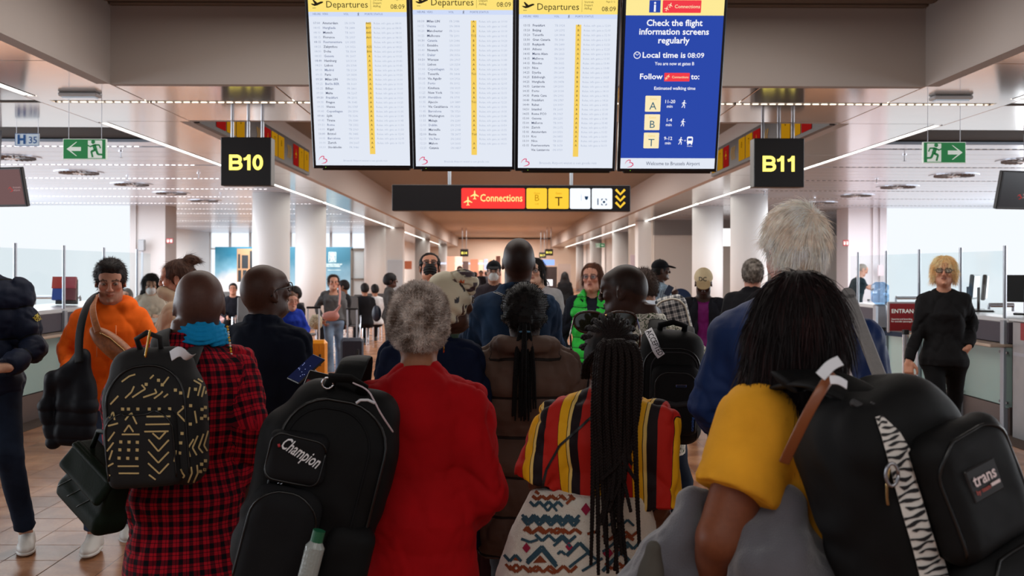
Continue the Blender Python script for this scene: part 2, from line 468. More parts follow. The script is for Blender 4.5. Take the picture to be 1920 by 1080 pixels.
# ---- walls around
def struct(nm, mb, m, smooth=False):
    o = mb.build(nm, m, smooth=smooth); tag(o, kind='structure'); return o
struct('wall_left', MB().box((-13.9, 12, 1.6), (0.2, 29, 3.3)), M_white)
struct('wall_right', MB().box((13.9, 12, 1.6), (0.2, 29, 3.3)), M_white)
struct('wall_left_back', MB().box((-13.9, 60, 1.6), (0.2, 67, 3.3)), M_white)
struct('wall_right_back', MB().box((13.9, 60, 1.6), (0.2, 67, 3.3)), M_white)
M_dayglass = emat('daylight_frosted_glass', (232, 237, 243), 1.12)
def glaze(nm, x0, x1, y, z0, z1, n, m=M_dayglass, fr=True):
    root = bpy.data.objects.new(nm, None); COL.objects.link(root); root.location = ((x0+x1)/2, y, 0); tag(root, kind='structure')
    w = (x1-x0)/n
    pane = MB().box((0, 0, (z0+z1)/2), (w-0.012, 0.03, z1-z0)); fo = None
    for i in range(n):
        o = pane.build('pane', m, root) if fo is None else fo.copy()
        if fo is None: fo = o
        else: COL.objects.link(o)
        o.location = (x0+(i+.5)*w-(x0+x1)/2, 0, 0)
    return root
glaze('window_1', -13.8, W(247, 500, 71.2).x, 26.2, 0, ZC+0.04, 3)
glaze('window_2', W(1660, 500, 71.2).x, 13.8, 26.2, 0, ZC+0.04, 3)
# grey pillar walls beside the bright glazing
a, b = W(247, 0, 71.2).x, W(313, 0, 71.2).x
struct('wall_left_pier', MB().box(((a+b)/2, 26.6, ZC/2), (b-a, 0.9, ZC)).box((a+0.16, 26.12, ZC/2), (0.03, 0.06, ZC)), M_greywall)
a, b = W(1590, 0, 71.2).x, W(1662, 0, 71.2).x
struct('wall_right_pier', MB().box(((a+b)/2, 26.6, ZC/2), (b-a, 0.9, ZC)).box((b-0.36, 26.12, ZC/2), (0.04, 0.06, ZC)).box((b-0.18, 26.12, ZC/2), (0.03, 0.06, ZC)), M_lilac)
# cross walls behind the columns
a, b = W(1228, 0, 56.5).x, 13.8
struct('wall_right_cross', MB().box(((a+b)/2, 33.2, 1.35), (b-a, 0.2, 2.7)), M_beige)
struct('trim_7', MB().box(((a+b)/2, 33.15, 2.96), (b-a, 0.24, 0.52)), mat('grey_header', (120, 116, 114), rough=0.6))
struct('wall_right_inner', MB().box((a+0.05, 36.5, 1.6), (0.14, 6.4, 3.2)), M_beige)
# back of the left lounge: tall daylight windows with white mullions over the mural wall
gz = glaze('window_3', -13.8, -6.2, 47.0, 0, ZC+0.04, 8, emat('daylight_clear_glass', (238, 246, 255), 1.15))
m = MB()
for k in range(9): m.box((-13.8+k*0.95, 46.9, 1.6), (0.10, 0.14, 3.2))
for z in (1.1, 2.45): m.box((-10, 46.9, z), (7.6, 0.12, 0.07))
struct('trim_8', m, M_white)
# ---- columns
def column(x, y, r, label, box=False):
    root = empty('column', (x, y, 0), label, 'column')
    m = MB()
    if box: m.box((0, 0, ZC/2), (2*r, 2*r, ZC), bev=0.02)
    else: m.cyl((0, 0, 0), (0, 0, ZC), r, 48)
    o = m.build('shaft', M_white, root, smooth=not box)
    MB().cyl((0, 0, 0.0), (0, 0, 0.12), r+0.012, 48).build('base_ring', M_steel, root) if not box else MB().box((0, 0, 0.06), (2*r+.03, 2*r+.03, 0.12)).build('base_ring', M_steel, root)
    return root
def colpx(px0, px1, s, label, box=False):
    c = W((px0+px1)/2, 500, s); return column(c.x, c.y, (px1-px0)/2/s, label, box)
colpx(474, 543, 86, 'thick white round column nearest on the left, between the gate sign and blazer man')
colpx(554, 611, 72, 'second white round column on the left, behind the woman with pink bag')
colpx(683, 723, 48, 'slimmer white round column in front of the grey lounge chairs')
colpx(724, 757, 46, 'square white column with a pale framed panel below', True)
colpx(778, 806, 33, 'white round column behind the man in black face mask')
colpx(822, 838, 27, 'white round column furthest on the left side')
colpx(1370, 1438, 86, 'thick white round column nearest on the right, behind the white-haired man')
colpx(1298, 1355, 72, 'second white round column on the right, behind the man in cream cap')
colpx(1193, 1232, 55, 'square white column beside the bright doorway', True)
colpx(1148, 1180, 42, 'white round column left of the lit doorway')
colpx(1106, 1128, 33, 'white round column above the woman in green vest')
colpx(1080, 1094, 27, 'white round column furthest on the right side')
# side walls of the far concourse, doorway, lit panel
struct('wall_right_far', MB().box((5.9, 58, 1.6), (0.2, 40, 3.2)), M_white)
struct('wall_left_far', MB().box((-6.1, 62, 1.6), (0.2, 31, 3.2)), M_white)
c = W(1207, 500, 50)
root = bpy.data.objects.new('door_1', None); COL.objects.link(root); root.location = (c.x, c.y, 0); tag(root, kind='structure')
MB().box((0, 0, 1.05), (1.0, 0.05, 2.1)).build('leaf', mat('pale_pink_door', (206, 190, 200), rough=0.5), root)
MB().box((-0.28, -0.05, 1.0), (0.10, 0.03, 1.9)).box((0.28, -0.05, 1.0), (0.05, 0.03, 1.9)).build('frame', mat('door_dark', (44, 42, 56), rough=0.5), root)
tag(MB().box(W(1207, 448, 51), (0.62, 0.05, 0.62), bev=0.01).build('wall_lamp', emat('lit_panel', (255, 255, 255), 1.3)), 'square glowing white panel above the doorway on the right', 'light')
tag(MB().box(W(1363, 445, 60), (0.3, 0.05, 0.55), bev=0.01).build('wall_lamp', MATS['lit_panel']), 'narrow glowing white panel between the two thick right columns', 'light')
# far end of the concourse
ye = 74
e = MB().box((0, ye+2.8, 1.9), (13, 0.2, 3.8)); struct('wall_back', e, mat('far_wall', (206, 186, 170), rough=0.7))
shopcols = [(214, 150, 120), (120, 84, 70), (226, 186, 160), (96, 110, 130), (196, 140, 100), (230, 205, 190), (70, 60, 62), (170, 120, 100)]
SHOPL = ['far pink-brown shop pillar display, first from the left', 'far pale peach display beside the pink-brown one', 'far dark brown tall display under the single gate sign', 'far wide terracotta shop front left of the bald head', 'small far cream glowing picture in the terracotta front', 'small far pale blue glowing picture in the terracotta front', 'small far orange glowing picture in the terracotta front', 'far narrow brown display touching the bald head', 'far low dusty pink shop front behind the dark figures', 'far dark shop front under the paired gate signs', 'far beige wall display left of the far columns', 'tiny far orange lamp square under the blue-white sign', 'tiny far pale square below the orange lamp square']
k = 0
for (p0, p1, q0, q1, s, c, em) in ((838, 852, 481, 545, 30, (216, 150, 128), .5), (853, 866, 481, 545, 30, (236, 196, 178), .6), (868, 878, 490, 545, 30, (80, 62, 60), 0), (882, 896, 486, 540, 28, (206, 140, 112), .4),
      (898, 905, 488, 508, 27, (240, 214, 180), .9), (908, 914, 486, 506, 27, (180, 196, 232), .9), (918, 926, 488, 508, 27, (232, 150, 90), .8), (930, 938, 480, 530, 27, (130, 84, 70), .2),
      (880, 940, 508, 545, 26.6, (190, 150, 136), .3), (1003, 1044, 500, 545, 28, (66, 56, 56), 0), (1046, 1070, 495, 545, 28, (178, 160, 150), .2), (1006, 1020, 508, 516, 29, (255, 200, 140), 1.0), (1022, 1036, 524, 536, 29, (210, 216, 226), .6)):
    a = W(p0, q0, s); b = W(p1, q1, s); c1 = (a+b)/2
    o = MB().box((0, 0, 0), (abs(b.x-a.x), 0.25, abs(a.z-b.z)), bev=0.01).build('shop_display', mat('shop_%d' % k, c, rough=0.6, emit=em), loc=c1)
    tag(o, SHOPL[k], 'display'); k += 1
o = MB().box(W(1020, 492, 29), (1.35, 0.1, 0.36), bev=0.02).build('shop_sign', emat('blue_white_sign', (150, 180, 255), 1.3)); tag(o, 'small glowing blue-white sign below the far right gate signs', 'sign')
o = MB().box(W(880, 494, 27.5), (4.0, 0.1, 0.12)).build('light_bar', emat('far_bar', (225, 230, 255), 1.2)); tag(o, 'long thin lit bar above the shops at the far end', 'light')
# ================================================================== SIGNS, SCREENS, COUNTERS
def tapply(R, o, p): return R @ Vector(p)+Vector(o)
# ---- four hanging departure screens
SW, SH = 0.70, 1.245
TILT = math.radians(16)
S_white = emat('screen_white', (232, 238, 250), 0.93); S_yel = emat('screen_yellow', (252, 224, 120), 1.0); S_gold = emat('screen_gold', (244, 206, 96), 1.0)
S_blue = emat('screen_blue', (44, 72, 168), 1.0); S_txt = emat('screen_dark_text', (52, 62, 96), 1.0); S_pale = emat('screen_pale_text', (172, 182, 204), 1.0)
S_head = emat('screen_header_row', (206, 218, 246), 1.0); S_wtxt = emat('screen_white_text', (250, 250, 255), 1.0); S_red = emat('screen_red', (240, 62, 74), 1.0)
S_pink = emat('screen_pink', (214, 30, 96), 1.0); S_cream = emat('screen_cream', (250, 232, 186), 1.0); S_black = emat('screen_black_text', (40, 34, 24), 1.0); S_mid = emat('screen_mid_text', (110, 122, 156), 1.0)
m_bezel = mat('bezel', (12, 14, 22), rough=0.3)
PLANE = [(-.5, 0), (-.43, .03), (-.2, .0), (-.36, .30), (-.27, .33), (.02, .08), (.28, .18), (.42, .19), (.5, .14), (.45, .08), (.0, -.12), (-.2, -.16), (-.36, -.10)]
def airplane_top(cx, cy, s, rot=0.0):
    h = [(0, .5), (.06, .4), (.07, .12), (.46, -.12), (.46, -.2), (.07, -.08), (.05, -.34), (.17, -.43), (.17, -.5), (0, -.45)]
    pts = h+[(-x, y) for x, y in h[::-1][1:-1]]
    c, n = math.cos(rot), math.sin(rot)
    return [(cx+s*(c*x-n*y), cy+s*(n*x+c*y)) for x, y in pts]
def walker(cx, cy, s):
    """walking figure as polygons: head, body, legs, arms"""
    out = []
    out.append([(cx+s*(.05+.09*math.cos(a)), cy+s*(.42+.09*math.sin(a))) for a in [i*math.pi/4 for i in range(8)]])
    def bar(x0, y0, x1, y1, w):
        dx, dy = x1-x0, y1-y0; l = math.hypot(dx, dy); nx, ny = -dy/l*w/2, dx/l*w/2
        return [(cx+s*(x0+nx), cy+s*(y0+ny)), (cx+s*(x0-nx), cy+s*(y0-ny)), (cx+s*(x1-nx), cy+s*(y1-ny)), (cx+s*(x1+nx), cy+s*(y1+ny))]
    out += [bar(.02, .3, -.02, -.06, .17), bar(0, -.02, .12, -.22, .10), bar(.12, -.2, .10, -.5, .09), bar(-.04, -.02, -.1, -.26, .10), bar(-.1, -.24, -.26, -.46, .09),
            bar(.04, .26, .2, .1, .07), bar(.2, .12, .32, .08, .06), bar(-.02, .26, -.2, .14, .07), bar(-.2, .16, -.22, -.02, .06)]
    return out
class Face:
    """flat things drawn on a plane: local x right, y up, at small offsets toward the viewer (-Y)"""
    def __init__(s, R, o, parent): s.R, s.o, s.parent, s.mb = R, Vector(o), parent, {}
    def get(s, m, name):
        if name in ('sign_tile', 'gate_tile', 'connections_tile', 'yellow_panel', 'white_panel', 'arrow', 'painted_window', 'painted_pane'): s.n = getattr(s, 'n', 0)+1; k = (name, m.name+'#%d' % s.n); s.mb[k] = (MB(), m); return s.mb[k][0]
        return s.mb.setdefault((name, m.name), (MB(), m))[0]
    def poly(s, pts, m, name='panel', off=0.002):
        s.get(m, name).add([s.R @ Vector((p[0], -off, p[1]))+s.o for p in pts], [tuple(range(len(pts)))])
    def rect(s, x0, z0, x1, z1, m, name='panel', off=0.002, r=0.0):
        if r: s.poly(rrect(x1-x0, z1-z0, r, 4, (x0+x1)/2, (z0+z1)/2), m, name, off)
        else: s.poly([(x0, z0), (x1, z0), (x1, z1), (x0, z1)], m, name, off)
    def text(s, body, x, z, size, m, align='LEFT', bold=0.0, name='lettering', off=0.004, width=None, line=1.0, res=2, shear=0):
        t = text2d(body, size, align, bold, line=line, res=res, shear=shear)
        vs = t[0]
        if not vs: return
        sx = 1.0
        if width:
            w = max(v[0] for v in vs)-min(v[0] for v in vs); sx = width/max(w, 1e-6)
        put_text(s.get(m, name), t, s.R, s.o, off, sx, 1.0, x, z) if False else s.get(m, name).add([s.R @ Vector((v[0]*sx+x, -off, v[1]+z))+s.o for v in vs], t[1])
    def stroke(s, pts, w, m, name='mark', off=0.004):
        mb = s.get(m, name); n = len(pts); vs = []
        for i, p in enumerate(pts):
            a = pts[max(i-1, 0)]; b = pts[min(i+1, n-1)]
            d = (b[0]-a[0], b[1]-a[1]); l = math.hypot(*d) or 1
            ww = w[i] if isinstance(w, (list, tuple)) else w
            nx, nz = -d[1]/l*ww/2, d[0]/l*ww/2
            vs += [(p[0]+nx, p[1]+nz), (p[0]-nx, p[1]-nz)]
        mb.add([s.R @ Vector((p[0], -off, p[1]))+s.o for p in vs], [(2*i, 2*i+1, 2*i+3, 2*i+2) for i in range(n-1)])
    def done(s):
        for (name, _), (mb, m) in s.mb.items(): mb.build(name, m, s.parent)
def bmark(f, cx, cz, s, m):
    pts = [(-.5, -.05), (-.35, .25), (-.1, .42), (.12, .40), (.1, .2), (-.02, .06), (.2, .12), (.42, .0), (.46, -.18), (.25, -.36), (-.05, -.44), (-.22, -.47)]
    f.stroke([(cx+s*x, cz+s*z) for x, z in pts], [s*.03, s*.07, s*.1, s*.13, s*.1, s*.05, s*.1, s*.14, s*.12, s*.1, s*.06, s*.02], m)
CITY = [
 ('07:00 08:05 08:10 08:15 08:15 08:25 08:30 08:35 08:40 08:50 09:10 09:15 09:20 09:25 09:25 09:30 09:30 09:35 09:35 09:40 09:40 09:45 09:50 10:00 10:00 10:05 10:10 10:10'.split(),
  'Amsterdam,Hurghada,Munich,Florence,Fuerteventura,Zakynthos,Doha,Geneva,Hamburg,Lisbon,Madrid,Paris,Milan LIN,Berlin BER,Bilbao,Malta,Frankfurt,Prague,Vienna,Copenhagen,Split,Tirana,Rome,Kigali,Bristol,Barcelona,Zurich,Stockholm'.split(','),
  ['A45', 'B07', 'A43', 'A60', '', 'A25', 'B06']+['A']*21),
 ('10:10 10:15 10:20 10:25 10:30 10:35 10:40 10:45 10:50 10:55 11:00 11:05 11:10 11:15 11:20 11:25 11:30 11:35 11:40 11:45 11:50 11:55 12:00 12:05 12:10 12:15 12:20 12:25'.split(),
  'Milan LIN,Vienna,Manchester,Mulhouse,Catania,Entebbe,Newark,Dakar,Warsaw,Lisbon,Copenhagen,Tenerife,Via Agadir,Porto,Kinshasa,New York,Heraklion,Ajaccio,Via Casablanca,Barcelona,Washington,Malaga,Dublin,Marseille,Bastia,Via Faro,Mahon,Catania'.split(','),
  ['A', 'A', 'B', 'T15', 'B', 'B', 'B', 'B', 'A', 'A', 'A', 'T61', '', 'A', 'A', 'B', 'A', 'T61', '', 'A', 'A', 'A', 'A', 'A', 'T64', '', 'A', 'A']),
 ('13:15 13:20 13:20 13:30 13:55 14:00 14:05 14:15 14:15 14:20 14:25 14:25 14:25 14:35 14:35 14:35 14:40 14:40 14:50 14:55 15:00 15:00 15:00 15:05 15:10 15:10 15:15'.split()+[''],
  'Frankfurt,Beijing,Tenerife,Gran Canaria,Reykjavik,Athens,Marsa Alam,Mallorca,Rhodes,Nice,Djerba,Edinburgh,Hurghada,Lanzarote,Porto,Punta Cana,Frankfurt,Rabat,Istanbul,Rome FCO,Geneva,Mallorca,Zurich,Amsterdam,Kos,Nice,Fuerteventura,Via: Lanzarote'.split(','),
  list('ABAAAAAAAABBBAABAABAAABAAAA')+[''])]
def screen(px0, px1, pyb, idx, label):
    s = (px1-px0)/SW*1.0
    b = W((px0+px1)/2, pyb, s)
    R = Matrix.Rotation(TILT, 3, 'X')      # top comes toward the viewer
    root = empty('departure_screen', b, label, 'screen')
    # body: local x, y back, z up, rotated about its lower edge
    MB().box((0, 0, 0), (SW+0.045, 0.07, SH+0.05), bev=0.006).build('frame', m_bezel, root)
    fr = root.children[0]; fr.matrix_local = Matrix.Translation(R @ Vector((0, 0.035, SH/2))) @ R.to_4x4()
    bb = MB().box((0, 0, 0), (SW-0.03, 0.10, SH-0.02), bev=0.01).build('back_housing', M_black, root)
    bb.matrix_local = Matrix.Translation(R @ Vector((0.012, 0.12, SH/2-0.062))) @ R.to_4x4()
    f = Face(R, (0, 0, 0), root)
    hw = SW/2
    f.rect(-hw, 0, hw, SH, S_blue if idx == 3 else S_white, 'display', 0.001)
    if idx < 3:
        f.rect(-hw, SH-0.14, hw, SH, S_yel, 'header', 0.003)
        f.rect(-hw, SH-0.172, hw, SH-0.14, S_head, 'header_row', 0.003)
        f.poly([(-hw+0.065+0.09*x, SH-0.085+0.09*y) for x, y in PLANE], S_black, 'symbol', 0.005)
        f.rect(-hw+0.03, SH-0.115, -hw+0.055, SH-0.112, S_black, 'symbol', 0.005)
        f.text('Departures', -hw+0.125, SH-0.110, 0.066, S_black, width=0.295, off=0.005)
        f.rect(-hw+0.445, SH-0.125, -hw+0.4465, SH-0.03, S_black, 'symbol', 0.005)
        f.text('Vertrek\nDepart\nAbflug', -hw+0.462, SH-0.062, 0.021, S_black, line=1.05, off=0.005)
        f.text('08:09', hw-0.012, SH-0.118, 0.046, S_black, 'RIGHT', off=0.005)
        f.text('Page %d / 2' % min(idx+1, 2), hw-0.02, SH-0.058, 0.016, S_black, 'RIGHT', off=0.005)
        f.text('HEURE  VERS', -hw+0.03, SH-0.161, 0.019, S_mid, off=0.005); f.text('VOL', -hw+0.25, SH-0.161, 0.019, S_mid, off=0.005)
        f.text('PORTE STATUS', -hw+0.40, SH-0.161, 0.019, S_mid, off=0.005)
        for q in walker(-hw+0.355, SH-0.155, 0.024): f.poly(q, S_black, 'symbol', 0.005)
        f.rect(-hw+0.405, 0.085, -hw+0.445, SH-0.212, S_gold, 'gate_column', 0.003)
        tm_, ct, gt = CITY[idx]; n = len(ct); z0 = SH-0.225; dz = (SH-0.32)/n
        strong = S_txt if idx == 2 else S_mid
        for i in range(n):
            z = z0-dz*i
            f.text(tm_[i], -hw+0.03, z, 0.0225, strong if (idx == 2 or i % 4 == 0) else S_pale, off=0.005, res=1)
            f.text(ct[i], -hw+0.097, z, 0.0235, S_txt if (idx == 2 or i % 3 != 1) else S_mid, bold=0.012, off=0.005, res=1)
            code = '%s %d' % (random.choice(('SN', 'TB', 'LH', 'SN', 'FR')), random.randint(2000, 3999))
            f.text(code, -hw+0.255, z, 0.021, S_pale, off=0.005, res=1)
            if gt[i]: f.text(gt[i], -hw+0.425, z, 0.023, S_black, 'CENTER', off=0.005, res=1)
            if i < n-1: f.text('Relax, info gate %s' % (('a ' if idx == 2 else 'at ')+'%02d:%02d' % (8+idx*2+i//6, (i*5) % 60)), -hw+0.462, z, 0.0205, S_pale, off=0.005, res=1)
        bmark(f, -hw+0.055, 0.042, 0.062, S_pink)
        f.text('Brussels Airport wenst u een goede reis', 0.02, 0.030, 0.026 if idx == 2 else 0.02, S_pale, 'CENTER', off=0.005, res=1)
    else:
        f.rect(-hw, SH-0.138, hw, SH, emat('screen_pale_yellow', (252, 232, 150), 1.0), 'header', 0.003)
        f.rect(-0.185, SH-0.118, -0.105, SH-0.032, S_blue, 'info_tile', 0.004)
        f.text('i', -0.145, SH-0.110, 0.10, S_wtxt, 'CENTER', bold=0.02, off=0.006)
        f.rect(-0.09, SH-0.120, 0.185, SH-0.032, S_red, 'connections_tile', 0.004, r=0.006)
        for q in ((-0.035, SH-0.066, 0.036), (-0.06, SH-0.09, 0.036)): f.poly(airplane_top(*q, rot=-0.3), S_cream, 'symbol', 0.006)
        f.text('Connections', -0.005, SH-0.087, 0.034, S_cream, width=0.18, bold=0.006, off=0.006)
        for i, l in enumerate(('Check the flight', 'information screens', 'regularly')):
            f.text(l, 0.0, SH-0.21-0.061*i, 0.062, S_wtxt, 'CENTER', bold=0.018, width=(0.40, 0.50, 0.225)[i], off=0.005)
        f.stroke([(-0.258+0.023*math.cos(a), SH-0.417+0.023*math.sin(a)) for a in [i*math.pi/10 for i in range(21)]], 0.005, S_wtxt)
        f.stroke([(-0.272, SH-0.405), (-0.258, SH-0.418), (-0.246, SH-0.406)], 0.004, S_wtxt)
        f.text('Local time is', -0.222, SH-0.434, 0.056, S_wtxt, bold=0.018, width=0.31, off=0.005)
        f.text('08:09', 0.105, SH-0.434, 0.050, S_wtxt, bold=0.008, width=0.12, off=0.005)
        f.text('You are now at gates B', 0.015, SH-0.487, 0.033, S_wtxt, 'CENTER', bold=0.012, width=0.285, off=0.005)
        f.text('Follow', -0.235, SH-0.587, 0.056, S_wtxt, bold=0.018, width=0.165, off=0.005)
        f.rect(-0.055, SH-0.603, 0.13, SH-0.542, S_red, 'connections_tile', 0.004, r=0.005)
        for q in ((-0.025, SH-0.565, 0.026), (-0.04, SH-0.58, 0.026)): f.poly(airplane_top(*q, rot=-0.3), S_cream, 'symbol', 0.006)
        f.text('Connections', 0.0, SH-0.58, 0.024, S_cream, width=0.12, bold=0.006, off=0.006)
        f.text('to:', 0.14, SH-0.587, 0.056, S_wtxt, bold=0.018, off=0.005)
        f.text('Estimated walking time', 0.025, SH-0.663, 0.032, S_wtxt, 'CENTER', bold=0.012, width=0.30, off=0.005)
        for i, (L_, t_) in enumerate((('A', '11-20'), ('B', '1-4'), ('T', '9-12'))):
            z = SH-0.765-0.135*i
            f.rect(-0.185, z-0.058, -0.072, z+0.058, S_cream, 'gate_tile', 0.004, r=0.006)
            f.text('Gates', -0.128, z+0.028, 0.022, S_gold, 'CENTER', off=0.006); f.text(L_, -0.128, z-0.042, 0.078, emat('teal_letter', (40, 96, 120), 1.0), 'CENTER', off=0.006)
            f.text(t_, -0.005, z+0.005, 0.034, S_wtxt, 'CENTER', bold=0.012, off=0.005); f.text('min', -0.005, z-0.028, 0.030, S_wtxt, 'CENTER', bold=0.012, off=0.005)
            for q in walker(0.098 if i < 2 else 0.088, z-0.002, 0.056): f.poly(q, S_wtxt, 'symbol', 0.005)
            if i == 2:
                f.text('+', 0.112, z-0.01, 0.03, S_wtxt, off=0.005)
                f.rect(0.135, z-0.022, 0.178, z+0.03, S_wtxt, 'symbol', 0.005, r=0.01); f.rect(0.142, z+0.0, 0.171, z+0.018, S_blue, 'symbol_cutout', 0.006)
                f.rect(0.138, z-0.03, 0.147, z-0.02, S_wtxt, 'symbol', 0.005); f.rect(0.166, z-0.03, 0.175, z-0.02, S_wtxt, 'symbol', 0.005)
                f.text('Shuttle', 0.157, z-0.045, 0.014, S_wtxt, 'CENTER', off=0.005)
        f.rect(-hw, 0, hw, 0.078, S_white, 'footer', 0.003)
        bmark(f, -hw+0.065, 0.038, 0.062, S_pink)
        f.text('Welcome to Brussels Airport', 0.04, 0.026, 0.038, S_txt, 'CENTER', width=0.40, off=0.005)
    f.text('.', -hw+0.07, -0.016, 0.03, emat('led_green', (160, 255, 60), 2.0), name='status_light', off=0.008)
    f.done()
    for x in (-0.2, 0.2): MB().cyl((x, 0.2, SH*0.6), (x, 0.2, ZH-b.z+0.02), 0.016, 8).build('hanger', M_steel, root)
screen(592.5, 769, 310, 0, 'departures board showing morning flights, first of the row beside the grey beam')
screen(780, 960, 312, 1, 'departures board with pale rows, second in the row of hanging boards')
screen(971, 1148, 315, 2, 'departures board listing Frankfurt, Beijing and Tenerife in dark text')
screen(1163, 1339, 316, 3, 'blue information board reading Check the flight information screens regularly')

# ---- black gate signs
M_signblack = mat('sign_black', (22, 22, 26), rough=0.45)
E_yel = emat('gate_letter_yellow', (255, 236, 110), 1.7)
def gate_sign(px0, px1, py0, py1, body, label, s):
    a = W(px0, py0, s); b = W(px1, py1, s); c = (a+b)/2
    w = b.x-a.x; h = a.z-b.z
    root = empty('gate_sign', c, label, 'sign')
    MB().box((0, 0.09, 0), (w, 0.18, h), bev=0.006).build('box', M_signblack, root)
    f = Face(I3, (0, 0, 0), root)
    if s > 100:
        hh = h*.32; q = .034
        def st_(pts, w_=q): f.stroke(pts, w_, E_yel, 'lettering', .006)
        def el_(cx, rx, rz, cz, a0, a1, n=14): return [(cx+rx*math.cos(math.radians(a0+(a1-a0)*i/n)), cz+rz*math.sin(math.radians(a0+(a1-a0)*i/n))) for i in range(n+1)]
        x = -w*.20; z = -.012; t_ = hh/2-q/2
        st_([(x-.055, z-hh/2), (x-.055, z+hh/2)]); st_([(x-.055, z+t_), (x+.01, z+t_)]+el_(x+.01, .040, t_/2, z+t_/2, 90, -90)[1:]+[(x-.055, z)]); st_([(x-.055, z), (x+.014, z)]+el_(x+.014, .044, t_/2, z-t_/2, 90, -90)[1:]+[(x-.055, z-t_)])
        for cx, ch in ((w*.03, body[1]), (w*.24, body[2])):
            if ch == '1': st_([(cx+.018, z-hh/2), (cx+.018, z+hh/2)]); st_([(cx-.040, z+hh*.20), (cx-.012, z+hh*.24), (cx+.012, z+hh*.40)], .028)
            else: st_(el_(cx, .040, t_, z, 0, 360, 24))
        body = ' '
    t = text2d(body, 0.30, 'CENTER', 0.02) if body != ' ' else ([(0, 0), (1, 0), (1, 1)], [])
    vs = t[0]; xs = [v[0] for v in vs]; zs = [v[1] for v in vs]
    tw, th = max(xs)-min(xs), max(zs)-min(zs)
    W_, H_ = w*0.70, h*0.33
    g = f.get(E_yel, 'lettering'); g.add([Vector(((v[0]-(max(xs)+min(xs))/2)*W_/tw, -0.006, (v[1]-(max(zs)+min(zs))/2)*H_/th-0.01)) for v in vs], t[1])
    f.done()
    for x in ((-w*.30, w*.02, w*.30) if s > 100 else (-w*.25, w*.25)): MB().cyl((x, 0.06, h/2), (x, 0.06, (ZC if s > 100 else ZH+.02)-c.z+0.005), 0.018, 10).build('hanger', M_steel, root)
gate_sign(414, 508, 257, 348, 'B10', 'square black gate sign reading B10 in glowing yellow', 172)
gate_sign(1414, 1508, 259, 351, 'B11', 'square black gate sign reading B11 in glowing yellow', 172)
for (x0, x1, y0, y1, t, s, lab) in ((863, 878, 467, 481, 'B14', 32, 'tiny far black gate sign with yellow figures, alone on the left'), (1011, 1024, 473, 484, 'B17', 30, 'tiny far gate sign, the lower one of the pair'), (1022, 1037, 467, 479, 'B15', 33, 'tiny far gate sign, the higher one of the pair')):
    gate_sign(x0, x1, y0, y1, t, lab, s)
# ---- long side signs on the soffit faces
Y_tile = emat('sign_amber', (210, 150, 24), 0.5); R_tile = emat('sign_red', (170, 30, 28), 0.5); D_tile = emat('sign_dark_ink', (30, 22, 14), 0.2)
def side_sign(X, sgn, label):
    root = empty('concourse_sign', (X, 11.1, ZC+0.22), label, 'sign')
    L_ = 17.4-11.1
    MB().box((0, L_/2, 0), (0.06, L_, 0.44), bev=0.004).build('box', M_signblack if False else mat('sign_charcoal', (52, 50, 52), rough=0.5), root)
    R = Matrix.Rotation(sgn*R90, 3, 'Z') # local x runs along +-Y
    f = Face(Matrix(((0, -sgn, 0), (1, 0, 0), (0, 0, 1))), (sgn*0.034, 0, 0), root)
    # in this frame x = distance down the concourse
    def tile_(u0, u1, m, t):
        f.rect(u0, -0.17, u1, 0.17, m, 'sign_tile', 0.002, r=0.02)
        if t:
            for k, ch in enumerate(t): f.text(ch, (u0+u1)/2, 0.02-0.13*k, 0.13, D_tile, 'CENTER', off=0.005)
    for base in (0.25, 2.6, 4.55):
        for q in range(3):
            u = base+0.10*q
            f.stroke([(u-0.05, 0.10), (u+0.02, 0.0), (u-0.05, -0.10)], 0.022, Y_tile)
        tile_(base+0.38, base+0.78, R_tile, None)
        f.poly(airplane_top(base+0.58, 0.03, 0.15), Y_tile, 'symbol', 0.005)
        tile_(base+0.82, base+1.22, Y_tile, 'T'); tile_(base+1.26, base+1.66, Y_tile, 'B')
    f.done()
side_sign(XL+0.035, 1, 'long charcoal direction sign on the soffit behind the B10 sign')
side_sign(XR-0.035, -1, 'long charcoal direction sign on the soffit behind the B11 sign')
# ---- central connections sign
s = 143.0
a = W(735, 346, s); b = W(1182, 396.5, s); c = (a+b)/2; w = b.x-a.x; h = a.z-b.z
root = empty('hanging_sign', c, 'long black hanging sign with red Connections panel and yellow arrows', 'sign')
MB().box((0, 0.09, 0), (w, 0.18, h), bev=0.005).build('box', M_signblack, root)
f = Face(I3, (0, 0, 0), root)
def sx_(px): return (px-958.5)/s
def sz_(py): return -(py-371.5)/s
E_red = emat('lit_red', (244, 62, 58), 1.1); E_amb = emat('lit_amber', (252, 200, 60), 1.1); E_wh = emat('lit_white', (240, 246, 255), 1.1); E_ink = emat('lit_ink', (30, 60, 90), 1.0); E_py = emat('lit_pale_yellow', (255, 226, 140), 1.2); E_br = emat('lit_brown', (190, 140, 20), 1.0)
def tl(p0, p1, m, nm): f.rect(sx_(p0), sz_(391.5), sx_(p1), sz_(353), m, nm, 0.003, r=0.02)
tl(865, 984.5, E_red, 'red_panel'); tl(987, 1025.5, E_amb, 'yellow_panel'); tl(1028, 1066.5, E_amb, 'yellow_panel'); tl(1068.5, 1107, E_wh, 'white_panel'); tl(1109.5, 1148, E_wh, 'white_panel')
for q in ((890, 366, 0.12), (877.5, 377.5, 0.12)): f.poly(airplane_top(sx_(q[0]), sz_(q[1]), q[2]), E_py, 'symbol', 0.006)
f.text('Connections', sx_(900), sz_(378), 0.135, E_py, width=79/s, bold=0.012, off=0.006)
